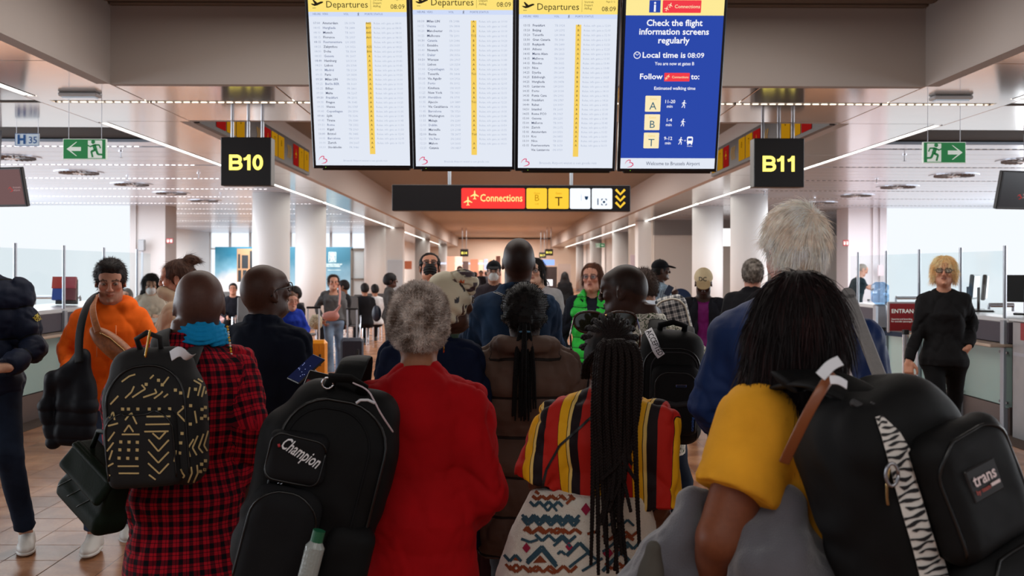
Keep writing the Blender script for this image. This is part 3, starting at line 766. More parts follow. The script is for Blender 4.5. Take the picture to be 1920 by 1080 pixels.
f.text('B', sx_(1006.5), sz_(377), 0.12, E_br, 'CENTER', off=0.006); f.text('Gates', sx_(1006.5), sz_(364), 0.035, E_br, 'CENTER', off=0.006); f.text('1-40', sx_(1006.5), sz_(384), 0.03, E_br, 'CENTER', off=0.006)
f.text('T', sx_(1047.5), sz_(386), 0.17, emat('lit_dark', (70, 50, 20), 1), 'CENTER', off=0.006); f.text('Gates', sx_(1047.5), sz_(364), 0.035, E_br, 'CENTER', off=0.006)
f.poly([(sx_(1096), sz_(368)), (sx_(1103), sz_(368)), (sx_(1102), sz_(373)), (sx_(1099.5), sz_(375)), (sx_(1097), sz_(373))], E_ink, 'symbol', 0.006)
f.rect(sx_(1089.6), sz_(376), sx_(1090.2), sz_(364), S_pale, 'symbol', 0.006)
f.rect(sx_(1120), sz_(384), sx_(1122), sz_(372), E_ink, 'symbol', 0.006)
for x, y in ((1129, 374), (1136, 374), (1129, 383), (1136, 383)):
    for dx, dy, wx, wy in ((0, 0, 3.4, 1.5), (0, 0, 1.5, 3.4)):
        ex = -1 if x < 1132 else 1; ey = -1 if y < 378 else 1
        f.rect(sx_(x-wx/2+ex*(3.4-wx)/2), sz_(y+wy/2+ey*(3.4-wy)/2), sx_(x+wx/2+ex*(3.4-wx)/2), sz_(y-wy/2+ey*(3.4-wy)/2), E_ink, 'symbol', 0.006)
f.poly([(sx_(1132.5)+0.02*math.cos(a_), sz_(378.5)+0.02*math.sin(a_)) for a_ in (0.8, 2.4, 3.9, 5.5)], E_ink, 'symbol', 0.006)
for k in range(3): f.stroke([(sx_(1154.5), sz_(355+12*k)), (sx_(1163), sz_(364+12*k)), (sx_(1171.5), sz_(355+12*k))], 0.03, E_amb, 'arrow', 0.006)
f.done()
for x in (842, 1072): MB().cyl((sx_(x), 0.09, h/2), (sx_(x), 0.09, ZH-c.z+0.02), 0.022, 12).build('hanger', mat('pale_post', (190, 200, 210), rough=0.4), root)
# ---- green exit signs
M_green = mat('exit_green', (40, 132, 76), rough=0.4, emit=0.25); M_signw = mat('exit_white', (225, 235, 228), rough=0.4, emit=0.3)
def runner(cx, cz, s, flip):
    g = []
    def bar(x0, y0, x1, y1, w):
        dx, dy = x1-x0, y1-y0; l = math.hypot(dx, dy); nx, ny = -dy/l*w/2, dx/l*w/2
        g.append([(cx+flip*s*px_, cz+s*py_) for px_, py_ in ((x0+nx, y0+ny), (x0-nx, y0-ny), (x1-nx, y1-ny), (x1+nx, y1+ny))])
    g.append([(cx+flip*s*(.10+.11*math.cos(a)), cz+s*(.38+.11*math.sin(a))) for a in [i*math.pi/5 for i in range(10)]])
    bar(.06, .25, -.04, -.06, .2); bar(.02, .22, .28, .12, .08); bar(.28, .14, .42, .22, .07); bar(.02, .22, -.22, .22, .08); bar(-.22, .24, -.30, .04, .07)
    bar(-.02, -.04, .2, -.14, .12); bar(.2, -.12, .12, -.44, .1); bar(-.06, -.04, -.16, -.28, .12); bar(-.14, -.28, -.44, -.30, .1)
    return g
def exit_sign(px0, px1, py0, py1, s, left, label):
    a = W(px0, py0, s); b = W(px1, py1, s); c = (a+b)/2; w = b.x-a.x; h = a.z-b.z
    root = empty('exit_sign', c, label, 'sign')
    MB().box((0, 0.015, 0), (w, 0.03, h), bev=0.002).build('plate', M_signw, root)
    f = Face(I3, (0, 0, 0), root); k = -1 if left else 1
    f.rect(-w/2+0.006, -h/2+0.006, w/2-0.006, h/2-0.006, M_green, 'green_field', 0.002)
    x0, x1 = (w*0.08, w*0.41) if left else (-w*0.41, -w*0.08)
    f.rect(x0, -h/2+0.012, x1, h/2-0.016, M_signw, 'door_field', 0.003)
    for g in runner((x0+x1)/2, -0.0, h*0.9, -1 if left else 1): f.poly(g, M_green, 'running_figure', 0.005)
    cx = -w*.24 if left else w*.24; q = h*0.34
    f.poly([(cx+k*q*1.05, 0), (cx-k*0.02, q), (cx-k*0.45*q, q), (cx+k*0.4*q, q*.28), (cx-k*q, q*.28), (cx-k*q, -q*.28), (cx+k*0.4*q, -q*.28), (cx-k*0.45*q, -q), (cx-k*0.02, -q)], M_signw, 'arrow', 0.005)
    f.done()
    for x in (-w*.38, w*.38): MB().cyl((x, 0.015, h/2), (x, 0.015, ZC-c.z+0.005), 0.003, 6).build('wire', M_steel, root)
exit_sign(118, 199, 260, 299, 200, True, 'green exit sign with arrow pointing left, hung on two wires')
exit_sign(1731, 1811, 266, 306, 200, False, 'green exit sign with arrow pointing right, hung on two wires')
exit_sign(1117, 1134, 456, 464, 45, False, 'tiny far green exit sign high over the green vest woman')
# small blue hydrant sign
a = W(28, 250, 165); b = W(73, 274, 165); c = (a+b)/2; w = b.x-a.x; h = a.z-b.z
root = empty('number_sign', c, 'small blue and white sign reading H 35 hung from the left ceiling', 'sign')
MB().box((0, 0.01, 0), (w, 0.02, h), bev=0.002).build('plate', mat('sign_pale_blue', (214, 228, 240), rough=0.5, emit=.2), root)
f = Face(I3, (0, 0, 0), root)
M_sb = mat('sign_blue', (26, 92, 160), rough=0.5, emit=.1)
f.stroke([(-w/2+.004, -h/2+.004), (w/2-.004, -h/2+.004), (w/2-.004, h/2-.004), (-w/2+.004, h/2-.004), (-w/2+.004, -h/2)], 0.006, M_sb, 'border')
f.text('H', -w*.40, -h*.30, h*.95, M_sb, bold=0.05); f.text('35', w*.06, -h*.28, h*.75, M_sb, bold=0.01, width=w*.34)
f.done()
MB().cyl((-w*.45, 0.01, h/2), (-w*.45, 0.01, ZC-c.z), 0.003, 6).cyl((w*.45, 0.01, h/2), (w*.45, 0.01, ZC-c.z), 0.003, 6).build('wire', M_steel, root)
# red pictogram signs
def redsign(px0, px1, py0, py1, s, label, n):
    a = W(px0, py0, s); b = W(px1, py1, s); c = (a+b)/2; w = b.x-a.x; h = a.z-b.z
    root = empty('red_sign', c, label, 'sign')
    MB().box((0, 0.01, 0), (w, 0.03, h)).build('plate', mat('fire_red', (160, 24, 34), rough=0.5), root)
    f = Face(I3, (0, 0, 0), root)
    for k in range(n):
        x = -w/2+w*(k+.5)/n; f.rect(x-w*.3/n, -h*.3, x+w*.3/n, h*.3, M_signw, 'symbol', 0.008, r=0.01); f.rect(x-w*.1/n, -h*.1, x+w*.1/n, h*.3, mat('fire_red'), 'symbol_cutout', 0.010)
    f.done(); return root
redsign(1255, 1286, 411, 427, 56.5, 'red fire equipment sign with white symbols over the beige wall', 3)
redsign(312, 324, 447, 456, 71.4, 'small dark red sign sticking out of the left grey pillar', 2)
redsign(1581, 1591, 450, 461, 71.4, 'small dark red sign sticking out of the right pale pillar', 2)
# ---- hanging monitors at both sides
def monitor(pxc, pyc, wpx, hpx, s, rotz, rotx, scr, label):
    c = W(pxc, pyc, s); w = wpx/s; h = hpx/s
    root = empty('ceiling_monitor', c, label, 'monitor')
    R = (Matrix.Rotation(rotz, 3, 'Z') @ Matrix.Rotation(rotx, 3, 'X'))
    o = MB().box((0, 0.03, 0), (w, 0.06, h), bev=0.008).build('frame', M_black, root); o.matrix_local = R.to_4x4()
    f = Face(R, (0, 0, 0), root)
    f.rect(-w/2+.02, -h/2+.03, w/2-.02, h/2-.02, scr, 'display', 0.003)
    E = emat('monitor_red', (225, 60, 60), 0.8)
    bmark(f, w*0.26 if pxc < 900 else -w*.15, -h*.05 if pxc < 900 else -h*.16, 0.06, E)
    f.text('brussels\nairport', (w*0.26 if pxc < 900 else -w*.15)+.04, -h*.02 if pxc < 900 else -h*.12, 0.032, emat('monitor_text', (205, 170, 170), 0.8), off=0.006)
    f.done()
    MB().cyl((0, 0.06, h*.3), (0, 0.1, ZC-c.z), 0.02, 10).build('hanger', M_steel, root)
monitor(-8, 352, 124, 74, 160, math.radians(-14), math.radians(14), emat('screen_dusky', (120, 92, 92), 0.9), 'ceiling monitor glowing dusky pink at the left edge')
monitor(1930, 358, 132, 72, 160, math.radians(14), math.radians(14), mat('screen_off', (34, 36, 44), rough=0.25), 'dark ceiling monitor with small red logo at the right edge')

# ---- counters with glass screens
M_cpanel = mat('counter_grey_panel', (84, 78, 88), rough=0.8, noise=0.08, nscale=150)
M_ctop = mat('counter_top_white', (222, 226, 230), rough=0.3); M_frost = mat('frosted_glass_panel', (168, 196, 192), rough=0.25, spec=0.5)
M_kick = mat('kick_plate', (112, 98, 94), rough=0.35, metal=0.5); M_ledge = mat('ledge_wood', (206, 186, 168), rough=0.35, metal=0.3); M_glass = glassmat('clear_glass')
M_frame = mat('pale_metal_frame', (176, 182, 192), rough=0.35, metal=0.5)
def counter(sgn, y0, y1, posts, label, side):
    X = sgn*4.85
    root = empty('check_in_counter', (X, (y0+y1)/2, 0), label, 'counter')
    L_ = y1-y0
    MB().box((sgn*0.42, 0, 1.11), (0.84, L_, 0.045), bev=0.006).build('worktop', M_ctop, root)
    MB().box((sgn*0.03, 0, 0.99), (0.05, L_, 0.20), bev=0.004).build('upper_panel', M_cpanel, root)
    MB().box((-sgn*0.06, 0, 0.865), (0.22, L_, 0.03), bev=0.006).build('bag_ledge', M_ledge, root)
    MB().box((sgn*0.42, 0, 0.55), (0.7, L_-0.02, 1.05)).build('carcass', M_cpanel, root)
    edges = [y0]+[p for p in posts if y0 < p < y1]+[y1]
    for a_, b_ in zip(edges[:-1], edges[1:]):
        MB().box((sgn*0.02, (a_+b_)/2-(y0+y1)/2, 0.565), (0.02, b_-a_-0.10, 0.56), bev=0.004).build('frosted_panel', M_frost, root)
        if b_-a_ > .3: MB().box((0, (a_+b_)/2-(y0+y1)/2, 1.47), (0.012, b_-a_-0.03, 0.62)).build('glass_pane', M_glass, root)
    MB().box((sgn*0.03, 0, 0.14), (0.03, L_, 0.27), bev=0.003).build('kick_plate', M_kick, root)
    for p in posts:
        yy = p-(y0+y1)/2
        m = MB().cyl((0, yy, 1.13), (0, yy, 1.83), 0.017, 14)
        m.build('glass_post', M_steel, root, smooth=False)
        MB().box((-sgn*0.004, yy, 0.56), (0.05, 0.07, 1.1), bev=0.004).build('frame_post', M_frame, root)
        cl = MB()
        for z in (0.32, 0.80):
            for q in (-.07, .07): cl.cyl((-sgn*0.0, yy+q, z), (-sgn*0.02, yy+q, z), 0.012, 8)
        cl.build('clamp', M_steel, root)
    return root
counter(-1, 7.2, 13.7, [8.9, 9.9, 11.0, 12.1, 13.2], 'left check-in counter with glass screen and frosted lower panels', 'left')
counter(1, 9.56, 13.9, [9.62, 10.55, 11.6, 12.6, 13.6], 'right check-in counter with glass screen and frosted lower panels', 'right')
root = empty('steel_cabinet', (5.25, 8.9, 0), 'brushed steel end cabinet at the near end of the right counter', 'cabinet')
MB().box((0, 0, 0.555), (0.8, 1.15, 1.11), bev=0.01).build('body', mat('brushed_steel_pale', (170, 172, 176), rough=0.35, metal=0.6, noise=0.06, nscale=8), root)
MB().box((-0.01, 0, 1.12), (0.84, 1.18, 0.02), bev=0.004).build('top', M_ctop, root)
MB().box((-0.405, 0.35, 1.02), (0.01, 0.12, 0.16)).build('red_sticker', mat('fire_red'), root)
MB().box((-0.402, 0, 0.80), (0.01, 1.1, 0.03)).build('groove', M_frame, root)
# desk equipment
def desk_monitor(px, py, s, rz, label, w=0.42):
    c = W(px, py, s); root = empty('desk_monitor', (c.x, c.y, 1.1325), label, 'monitor')
    R = Matrix.Rotation(rz, 3, 'Z')
    MB().box((0, 0, 0.01), (0.24, 0.2, 0.02), R, bev=0.006).build('base', M_black, root)
    MB().box(R @ Vector((0, 0.06, 0.14)), (0.05, 0.03, 0.26), R, bev=0.006).build('stand', M_black, root)
    MB().box(R @ Vector((0, 0.0, 0.27)), (w, 0.045, 0.28), R @ Matrix.Rotation(0.08, 3, 'X'), bev=0.01).build('screen_case', M_black, root)
    MB().box(R @ Vector((0, -0.025, 0.27)), (w-.04, 0.004, 0.24), R @ Matrix.Rotation(0.08, 3, 'X')).build('screen', mat('screen_off'), root)
desk_monitor(1846, 585, 170, math.radians(62), 'black desk monitor seen edge-on on the right counter')
desk_monitor(1826, 582, 165, math.radians(56), 'second desk monitor just behind the edge-on one')
desk_monitor(1925, 590, 182, math.radians(150), 'black desk monitor cut by the right edge', 0.4)
c = W(104, 560, 158)
root = empty('leaflet_rack', (c.x+0.05, c.y+0.14, 1.1325), 'rack of red and blue leaflets on the left counter', 'rack')
MB().box((0, 0.05, 0.16), (0.26, 0.04, 0.30), bev=0.004).build('rack_back', M_black, root)
for i, (x, z, cc) in enumerate(((-.08, .24, (206, 60, 50)), (.07, .24, (190, 70, 86)), (-.08, .10, (40, 80, 170)), (.07, .10, (120, 50, 60)))):
    MB().box((x, 0.0, z+.03), (0.13, 0.05, 0.14), Matrix.Rotation(-0.2, 3, 'X'), bev=0.002).build('leaflet', mat('leaflet_%d' % i, cc, rough=.5), root)
for (p0, p1, py, s, lab) in ((65, 150, 557, 120, 'dark rail behind the left counter glass'), (1680, 1790, 558, 128, 'dark rail behind the right counter glass left of the blonde woman'), (1855, 1900, 572, 150, 'dark rail behind the edge-on desk monitor')):
    a = W(p0, py, s); b = W(p1, py, s)
    m = MB().cyl(a, b, 0.028, 12)
    for q in (a, b): m.cyl((q.x, q.y, 0), (q.x, q.y, q.z), 0.02, 10)
    tag(m.build('hand_rail', M_steel), lab, 'rail')
# ENTRANCE sign, belt posts
s = 168.0
def belt_post(px, s, py_top, label):
    c = W(px, py_top, s); root = empty('belt_post', (c.x, c.y, 0), label, 'barrier post')
    MB().cyl((0, 0, 0.03), (0, 0, c.z), 0.032, 20).build('post', M_chrome, root)
    MB().cyl((0, 0, 0), (0, 0, 0.03), 0.17, 28).build('base', M_steel, root)
    MB().cyl((0, 0, c.z), (0, 0, c.z+0.05), 0.036, 20).build('cap', M_black, root)
    return Vector((c.x, c.y, c.z))
p1 = belt_post(1655, 170, 622, 'silver belt barrier post just left of the red ENTRANCE sign')
p2 = belt_post(1698, 176, 627, 'silver belt barrier post under the red ENTRANCE sign')
o = MB().box((p1+p2)/2-Vector((0, 0, 0.01)), ((p2-p1).length, 0.004, 0.05), Matrix.Rotation(math.atan2((p2-p1).y, (p2-p1).x), 3, 'Z')).build('barrier_belt', mat('navy_belt', (22, 44, 72), rough=.7)); tag(o, 'navy barrier belt stretched between the two silver posts', 'belt')
a = W(1665, 566, 172); b = W(1735, 624, 172); c = (a+b)/2; w = b.x-a.x; h = a.z-b.z
root = empty('entrance_sign', c, 'red sign board reading ENTRANCE behind the blonde woman in black', 'sign')
MB().box((0, 0.015, 0), (w, 0.03, h), bev=0.006).build('frame', mat('sign_frame_white', (205, 200, 205), rough=.4), root)
f = Face(I3, (0, 0, 0), root)
f.rect(-w/2+.018, -h/2+.02, w/2-.018, h/2-.018, mat('entrance_red', (168, 34, 40), rough=.5), 'red_field', 0.002)
f.text('ENTRANCE', -w/2+0.035, h*.14, 0.062, M_signw, bold=0.012, off=0.004)
f.text('Security and boarding\nfor transfer passengers', -w/2+0.035, -h*.08, 0.026, M_signw, bold=0.006, off=0.004, line=1.0)
f.done()
MB().cyl((0.0, 0.03, -h/2), (0.0, 0.03, -c.z+0.02), 0.02, 12).build('pole', M_steel, root)
MB().cyl((0.0, 0.03, -c.z), (0.0, 0.03, -c.z+0.02), 0.15, 24).build('base', M_steel, root)
c = W(1650, 548, 162)
root = empty('water_bottle_tank', (c.x, c.y, 0), 'clear water cooler bottle beside the ENTRANCE sign', 'water cooler')
MB().tube([(0, 0, c.z-.14), (0, 0, c.z-.1), (0, 0, c.z+.08), (0, 0, c.z+.12)], [.05, .10, .10, .05], 20).build('bottle', glassmat('blue_glass', (196, 222, 244), 0.6), root, smooth=True)
MB().box((0, 0, (c.z-.14)/2), (0.13, 0.13, c.z-.14), bev=.02).build('stand', M_frame, root)
# ---- murals at the back of the left lounge
def mural(px0, px1, py0, py1, s, label, kind):
    a = W(px0, py0, s); b = W(px1, py1, s); c = Vector(((a.x+b.x)/2, a.y, 0)); w = b.x-a.x; h = a.z
    root = empty('wall_mural', c, label, 'mural')
    m = bpy.data.materials.new('mural_'+kind); m.use_nodes = True; nt = m.node_tree; N = nt.nodes; L = nt.links
    tc = N.new('ShaderNodeTexCoord'); sp = N.new('ShaderNodeSeparateXYZ'); L.new(tc.outputs['Object'], sp.inputs[0])
    n = N.new('ShaderNodeTexNoise'); n.inputs['Scale'].default_value = 1.1; n.inputs['Detail'].default_value = 6; L.new(tc.outputs['Object'], n.inputs['Vector'])
    ad = N.new('ShaderNodeMath'); ad.operation = 'MULTIPLY_ADD'; ad.inputs[1].default_value = 1/h; L.new(sp.outputs[2], ad.inputs[0])
    sb = N.new('ShaderNodeMath'); sb.operation = 'MULTIPLY_ADD'; sb.inputs[1].default_value = 0.5; sb.inputs[2].default_value = -0.25; L.new(n.outputs['Fac'], sb.inputs[0]); L.new(sb.outputs[0], ad.inputs[2])
    r = N.new('ShaderNodeValToRGB'); L.new(ad.outputs[0], r.inputs[0])
    e0, e1 = r.color_ramp.elements
    if kind == 'clouds': e0.position = .40; e0.color = (*lin((220, 226, 232)), 1); e1.position = .9; e1.color = (*lin((40, 120, 150)), 1); e2 = r.color_ramp.elements.new(.62); e2.color = (*lin((120, 176, 200)), 1)
    else: e0.position = .1; e0.color = (*lin((150, 180, 196)), 1); e1.position = .75; e1.color = (*lin((34, 92, 112)), 1)
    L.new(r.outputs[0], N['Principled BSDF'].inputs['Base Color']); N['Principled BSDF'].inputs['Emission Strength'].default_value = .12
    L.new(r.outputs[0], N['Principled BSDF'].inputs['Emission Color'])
    MB().box((0, 0, h/2), (w, 0.12, h)).build('panel', m, root)
    f = Face(I3, (0, -0.062, 0), root)
    def X(px): return (px-(px0+px1)/2)/s
    def Z(py): return EYE-(py-VY)/s
    if kind == 'clouds':
        wood = mat('mural_wood', (190, 150, 112)); dk = mat('mural_dark', (46, 54, 60))
        f.rect(X(445), Z(530), X(px1-1), Z(468), wood, 'painted_window', .004)
        for (p0, p1, q0, q1) in ((447, 451, 478, 505), (454, 466, 480, 505), (469, 474, 472, 505), (447, 453, 508, 530), (456, 463, 508, 530), (466, 474, 508, 530)):
            f.rect(X(p0), Z(q1), X(p1), Z(q0), dk, 'painted_pane', .008)
    else:
        f.stroke([(X(617), Z(490)), (X(617), Z(474)), (X(630), Z(474)), (X(630), Z(492)), (X(616), Z(492))], .02, M_signw)
        f.text('MR\nOS\nXX', X(619), Z(480), .16, M_signw, bold=.02, line=.75)
        f.text('A JOURNEY THROUGH ART\nAND OTHER WONDERS', X(612), Z(498), .09, M_signw, bold=.01, line=.9, width=30/s)
        f.text('Discover our exhibition', X(615), Z(508), .06, M_signw, width=24/s)
    f.done()
mural(404, 476, 463, 600, 43, 'blue sky and cloud mural with painted wooden windows', 'clouds')
mural(540, 661, 463, 600, 43, 'dark teal mural with white framed lettering', 'teal')
a = W(672, 500, 44)
root = empty('glass_door', (a.x, a.y, 0), 'dark framed glass door right of the teal mural', 'door')
MB().box((-.28, 0, 1.2), (.1, .1, 2.4)).box((.28, 0, 1.2), (.08, .1, 2.4)).box((0, 0, 2.36), (.6, .1, .1)).box((0, 0, 1.1), (.6, .1, .06)).build('frame', mat('brown_frame', (96, 88, 80)), root)
MB().box((0, 0.02, 1.2), (.5, .02, 2.3)).build('pane', mat('dim_glass', (170, 176, 178), rough=.2), root)
a = W(741, 526, 46.45)
o = MB().box((0, 0, 0), (.62, .06, 1.65), bev=.01).build('notice_board', mat('pale_board', (196, 206, 216), rough=.3), loc=a); tag(o, 'tall pale notice panel on the square white column', 'panel')
a = W(764, 497, 36)
o = MB().box((0, 0, 0), (.45, .06, .42)).build('orange_poster', mat('orange_stripes', (206, 120, 86), rough=.5), loc=a); tag(o, 'orange striped poster beyond the square white column', 'poster')
c = W(266, 460, 72)
root = empty('wall_box', c, 'grey metal control box on the left grey pillar', 'box')
MB().box((0, 0, 0), (.16, .14, .30), bev=.015).build('body', mat('grey_box', (132, 134, 138), rough=.4), root); MB().cyl((0, 0.03, -.15), (0, 0.03, -c.z), .03, 10).build('pipe', M_frame, root)
c = W(295, 460, 72)
o = MB().box(W(1651, 507, 72), (.14, .04, .28)).build('wall_notice', mat('pink_paper', (214, 196, 204))); tag(o, 'small pink notice on the right pale pillar', 'notice')
a = W(1347, 499, 72)
root = empty('fire_hose_panel', (a.x, a.y, a.z), 'tall red strip panel beside the second right column', 'panel')
MB().box((0, 0, 0), (.09, .05, .75), bev=.01).build('body', mat('fire_red'), root); MB().box((0, -.03, -.3), (.07, .02, .1)).build('symbol', M_signw, root)
o = MB().box(W(1283, 527, 56), (.09, .03, .12), bev=.01).build('wall_switch', mat('grey_box')); tag(o, 'small dark wall switch on the beige wall', 'switch')
# round blue airline stand
c = W(1276, 562, 150)
root = empty('round_sign', (c.x, c.y, 0), 'round dark blue sign with white lettering beside the plaid backpack', 'sign')
MB().tube([(0, -.01, c.z), (0, .02, c.z)], .14, 36).build('disc', mat('navy_disc', (24, 52, 92), rough=.5), root)
MB().cyl((0, .02, 0.02), (0, .02, c.z), .015, 8).cyl((0, .02, 0), (0, .02, .02), .14, 20).build('pole', M_steel, root)
f = Face(I3, (0, -.01, c.z), root); f.text('DELTA', -.03, -.01, .055, M_signw, 'CENTER', bold=.01, width=.16); f.poly([(-.125, -.01), (-.115, .03), (-.105, -.01), (-.115, 0)], mat('fire_red'), 'symbol', .005); f.done()
# ================================================================== ORGANIC SHAPES: distance fields turned into one mesh
def sstep(x, a, b):
    t = np.clip((x-a)/(b-a), 0, 1); return t*t*(3-2*t)
_tab = RNG.rand(32, 32, 32).astype(np.float32)
def vnoise(P, freq):
    q = np.asarray(P, np.float32)*freq+100.0
    i = np.floor(q).astype(np.int32); f = q-i; f = f*f*(3-2*f); i &= 31; j = (i+1) & 31
    x0, y0, z0 = i[:, 0], i[:, 1], i[:, 2]; x1, y1, z1 = j[:, 0], j[:, 1], j[:, 2]
    fx, fy, fz = f[:, 0], f[:, 1], f[:, 2]; T = _tab
    a = T[x0, y0, z0]*(1-fx)+T[x1, y0, z0]*fx; b = T[x0, y1, z0]*(1-fx)+T[x1, y1, z0]*fx
    c = T[x0, y0, z1]*(1-fx)+T[x1, y0, z1]*fx; d = T[x0, y1, z1]*(1-fx)+T[x1, y1, z1]*fx
    return (a*(1-fy)+b*fy)*(1-fz)+(c*(1-fy)+d*fy)*fz-0.5
def fbm(P, freq, o=3):
    r = 0; a = 1.0
    for k in range(o): r = r+a*vnoise(P+k*7.3, freq*2**k); a *= .5
    return r
def frame(o, R=None):
    return (np.array(o, np.float32), np.eye(3, dtype=np.float32) if R is None else np.array(R, np.float32))
# primitives: (kind, data, k, op, group); each function takes local coordinates
def d_rc(X, Y, Z, a, b, r1, r2, asp=None):
    ax, ay, az = a; bx, by, bz = b[0]-ax, b[1]-ay, b[2]-az
    l2 = bx*bx+by*by+bz*bz+1e-9
    px, py, pz = X-ax, Y-ay, Z-az
    h = np.clip((px*bx+py*by+pz*bz)/l2, 0, 1)
    return np.sqrt((px-h*bx)**2+(py-h*by)**2+(pz-h*bz)**2)-(r1+(r2-r1)*h)
def d_el(X, Y, Z, r):
    k0 = np.sqrt((X/r[0])**2+(Y/r[1])**2+(Z/r[2])**2); k1 = np.sqrt((X/r[0]**2)**2+(Y/r[1]**2)**2+(Z/r[2]**2)**2)+1e-6
    return k0*(k0-1)/k1
def d_box(X, Y, Z, h, r):
    qx, qy, qz = np.abs(X)-h[0]+r, np.abs(Y)-h[1]+r, np.abs(Z)-h[2]+r
    return np.sqrt(np.maximum(qx, 0)**2+np.maximum(qy, 0)**2+np.maximum(qz, 0)**2)+np.minimum(np.maximum(qx, np.maximum(qy, qz)), 0)-r
def d_stack(X, Y, Z, T, e=2.4):
    """T rows: z, rx, ry, cx, cy"""
    zc = np.clip(Z, T[0][0], T[-1][0]); zz = [t[0] for t in T]
    rx, ry, cx, cy = [np.interp(zc, zz, [t[i] for t in T]) for i in (1, 2, 3, 4)]
    k = (np.abs((X-cx)/rx)**e+np.abs((Y-cy)/ry)**e+1e-9)**(1/e)
    d = (k-1)*np.minimum(rx, ry)
    dz = np.maximum(T[0][0]-Z, Z-T[-1][0])
    return np.where(dz > 0, np.sqrt(np.maximum(d, 0)**2+dz**2), np.maximum(d, dz))
class Body:
    def __init__(s, h=0.008): s.h = h; s.P = []; s.fine = []; s.hf = h
    def _a(s, fn, lo, hi, fr, k, op): s.P.append((fn, np.array(lo, np.float32), np.array(hi, np.float32), fr or frame((0, 0, 0)), k, op)); return s
    def rc(s, a, b, r1, r2=None, k=0.02, op='+', fr=None):
        r2 = r1 if r2 is None else r2; a = np.array(a, np.float32); b = np.array(b, np.float32); r = max(r1, r2)
        return s._a(lambda X, Y, Z: d_rc(X, Y, Z, a, b, r1, r2), np.minimum(a, b)-r, np.maximum(a, b)+r, fr, k, op)
    def chain(s, pts, rs, k=0.015, op='+', fr=None):
        for i in range(len(pts)-1): s.rc(pts[i], pts[i+1], rs[i], rs[i+1], k, op, fr)
        return s
    def el(s, c, r, k=0.02, op='+', fr=None, R=None):
        if R is not None or fr is None:
            f2 = frame(c, R)
            if fr is not None: f2 = (fr[0]+fr[1] @ f2[0], fr[1] @ f2[1])
        else: f2 = (fr[0]+fr[1] @ np.array(c, np.float32), fr[1])
        r = np.array(r, np.float32)
        return s._a(lambda X, Y, Z: d_el(X, Y, Z, r), -r, r, f2, k, op)
    def box(s, c, hh, r, k=0.01, op='+', fr=None, R=None):
        f2 = frame(c, R)
        if fr is not None: f2 = (fr[0]+fr[1] @ f2[0], fr[1] @ f2[1])
        hh = np.array(hh, np.float32)
        return s._a(lambda X, Y, Z: d_box(X, Y, Z, hh, r), -hh, hh, f2, k, op)
    def stack(s, T, e=2.4, k=0.03, op='+', fr=None):
        rx = max(t[1]+abs(t[3]) for t in T); ry = max(t[2]+abs(t[4]) for t in T)
        return s._a(lambda X, Y, Z: d_stack(X, Y, Z, T, e), (-rx, -ry, T[0][0]), (rx, ry, T[-1][0]), fr, k, op)
    def cut(s, n, o, k=0.004, fr=None):
        """removes what lies on the side the normal n points to, from point o"""
        n = np.array(n, float); n = n/np.linalg.norm(n); o = np.array(o, float)
        return s._a(lambda X, Y, Z: -((X-o[0])*n[0]+(Y-o[1])*n[1]+(Z-o[2])*n[2]), None, None, fr, k, '-') if False else s._cut(n, o, k, fr)
    def _cut(s, n, o, k, fr):
        s.P.append((lambda X, Y, Z: -((X-o[0])*n[0]+(Y-o[1])*n[1]+(Z-o[2])*n[2]), 'all', None, fr or frame((0, 0, 0)), k, '-')); return s
    def field(s):
        lo = np.full(3, 1e9); hi = -lo; bbs = []
        for fn, a, b, (o, R), k, op in s.P:
            if isinstance(a, str): bbs.append(None); continue
            cs = np.array([[(a, b)[i][0], (a, b)[j][1], (a, b)[l][2]] for i in (0, 1) for j in (0, 1) for l in (0, 1)])
            w = cs @ R.T+o; l_, h_ = w.min(0), w.max(0); m = k+2.5*s.h
            bbs.append((l_-m, h_+m))
            if op == '+': lo = np.minimum(lo, l_-m); hi = np.maximum(hi, h_+m)
        h = s.h; ax = []
        for i in range(3):
            c = [lo[i]]
            iv = [(a[i], b[i]) for a, b in s.fine]
            while c[-1] < hi[i]+h:
                x = c[-1]; hh = s.hf if any(a-h*1.01 <= x <= b for a, b in iv) else h
                c.append(x+hh)
            ax.append(np.array(c, np.float32))
        n = np.array([len(a) for a in ax]); s.ax = ax
        D = np.full(n, 0.06, np.float32)
        for (fn, a, b, (o, R), k, op), bb in zip(s.P, bbs):
            if bb is None: i0 = np.zeros(3, int); i1 = n
            else:
                i0 = np.array([max(0, np.searchsorted(ax[i], bb[0][i])-1) for i in range(3)]); i1 = np.array([min(n[i], np.searchsorted(ax[i], bb[1][i])+1) for i in range(3)])
                if (i1 <= i0).any(): continue
            x = ax[0][i0[0]:i1[0], None, None]-o[0]; y = ax[1][None, i0[1]:i1[1], None]-o[1]; z = ax[2][None, None, i0[2]:i1[2]]-o[2]
            if np.allclose(R, np.eye(3)): X, Y, Z = x, y, z
            else: X = x*R[0, 0]+y*R[1, 0]+z*R[2, 0]; Y = x*R[0, 1]+y*R[1, 1]+z*R[2, 1]; Z = x*R[0, 2]+y*R[1, 2]+z*R[2, 2]
            d = fn(X, Y, Z)
            S = D[i0[0]:i1[0], i0[1]:i1[1], i0[2]:i1[2]]
            if op == '+':
                hh = np.maximum(k-np.abs(S-d), 0)/max(k, 1e-6); S[...] = np.minimum(S, d)-hh*hh*k*.25
            else:
                d = -d; hh = np.maximum(k-np.abs(S-d), 0)/max(k, 1e-6); S[...] = np.maximum(S, d)+hh*hh*k*.25
        D[0] = D[-1] = .06; D[:, 0] = D[:, -1] = .06; D[:, :, 0] = D[:, :, -1] = .06
        return D, lo
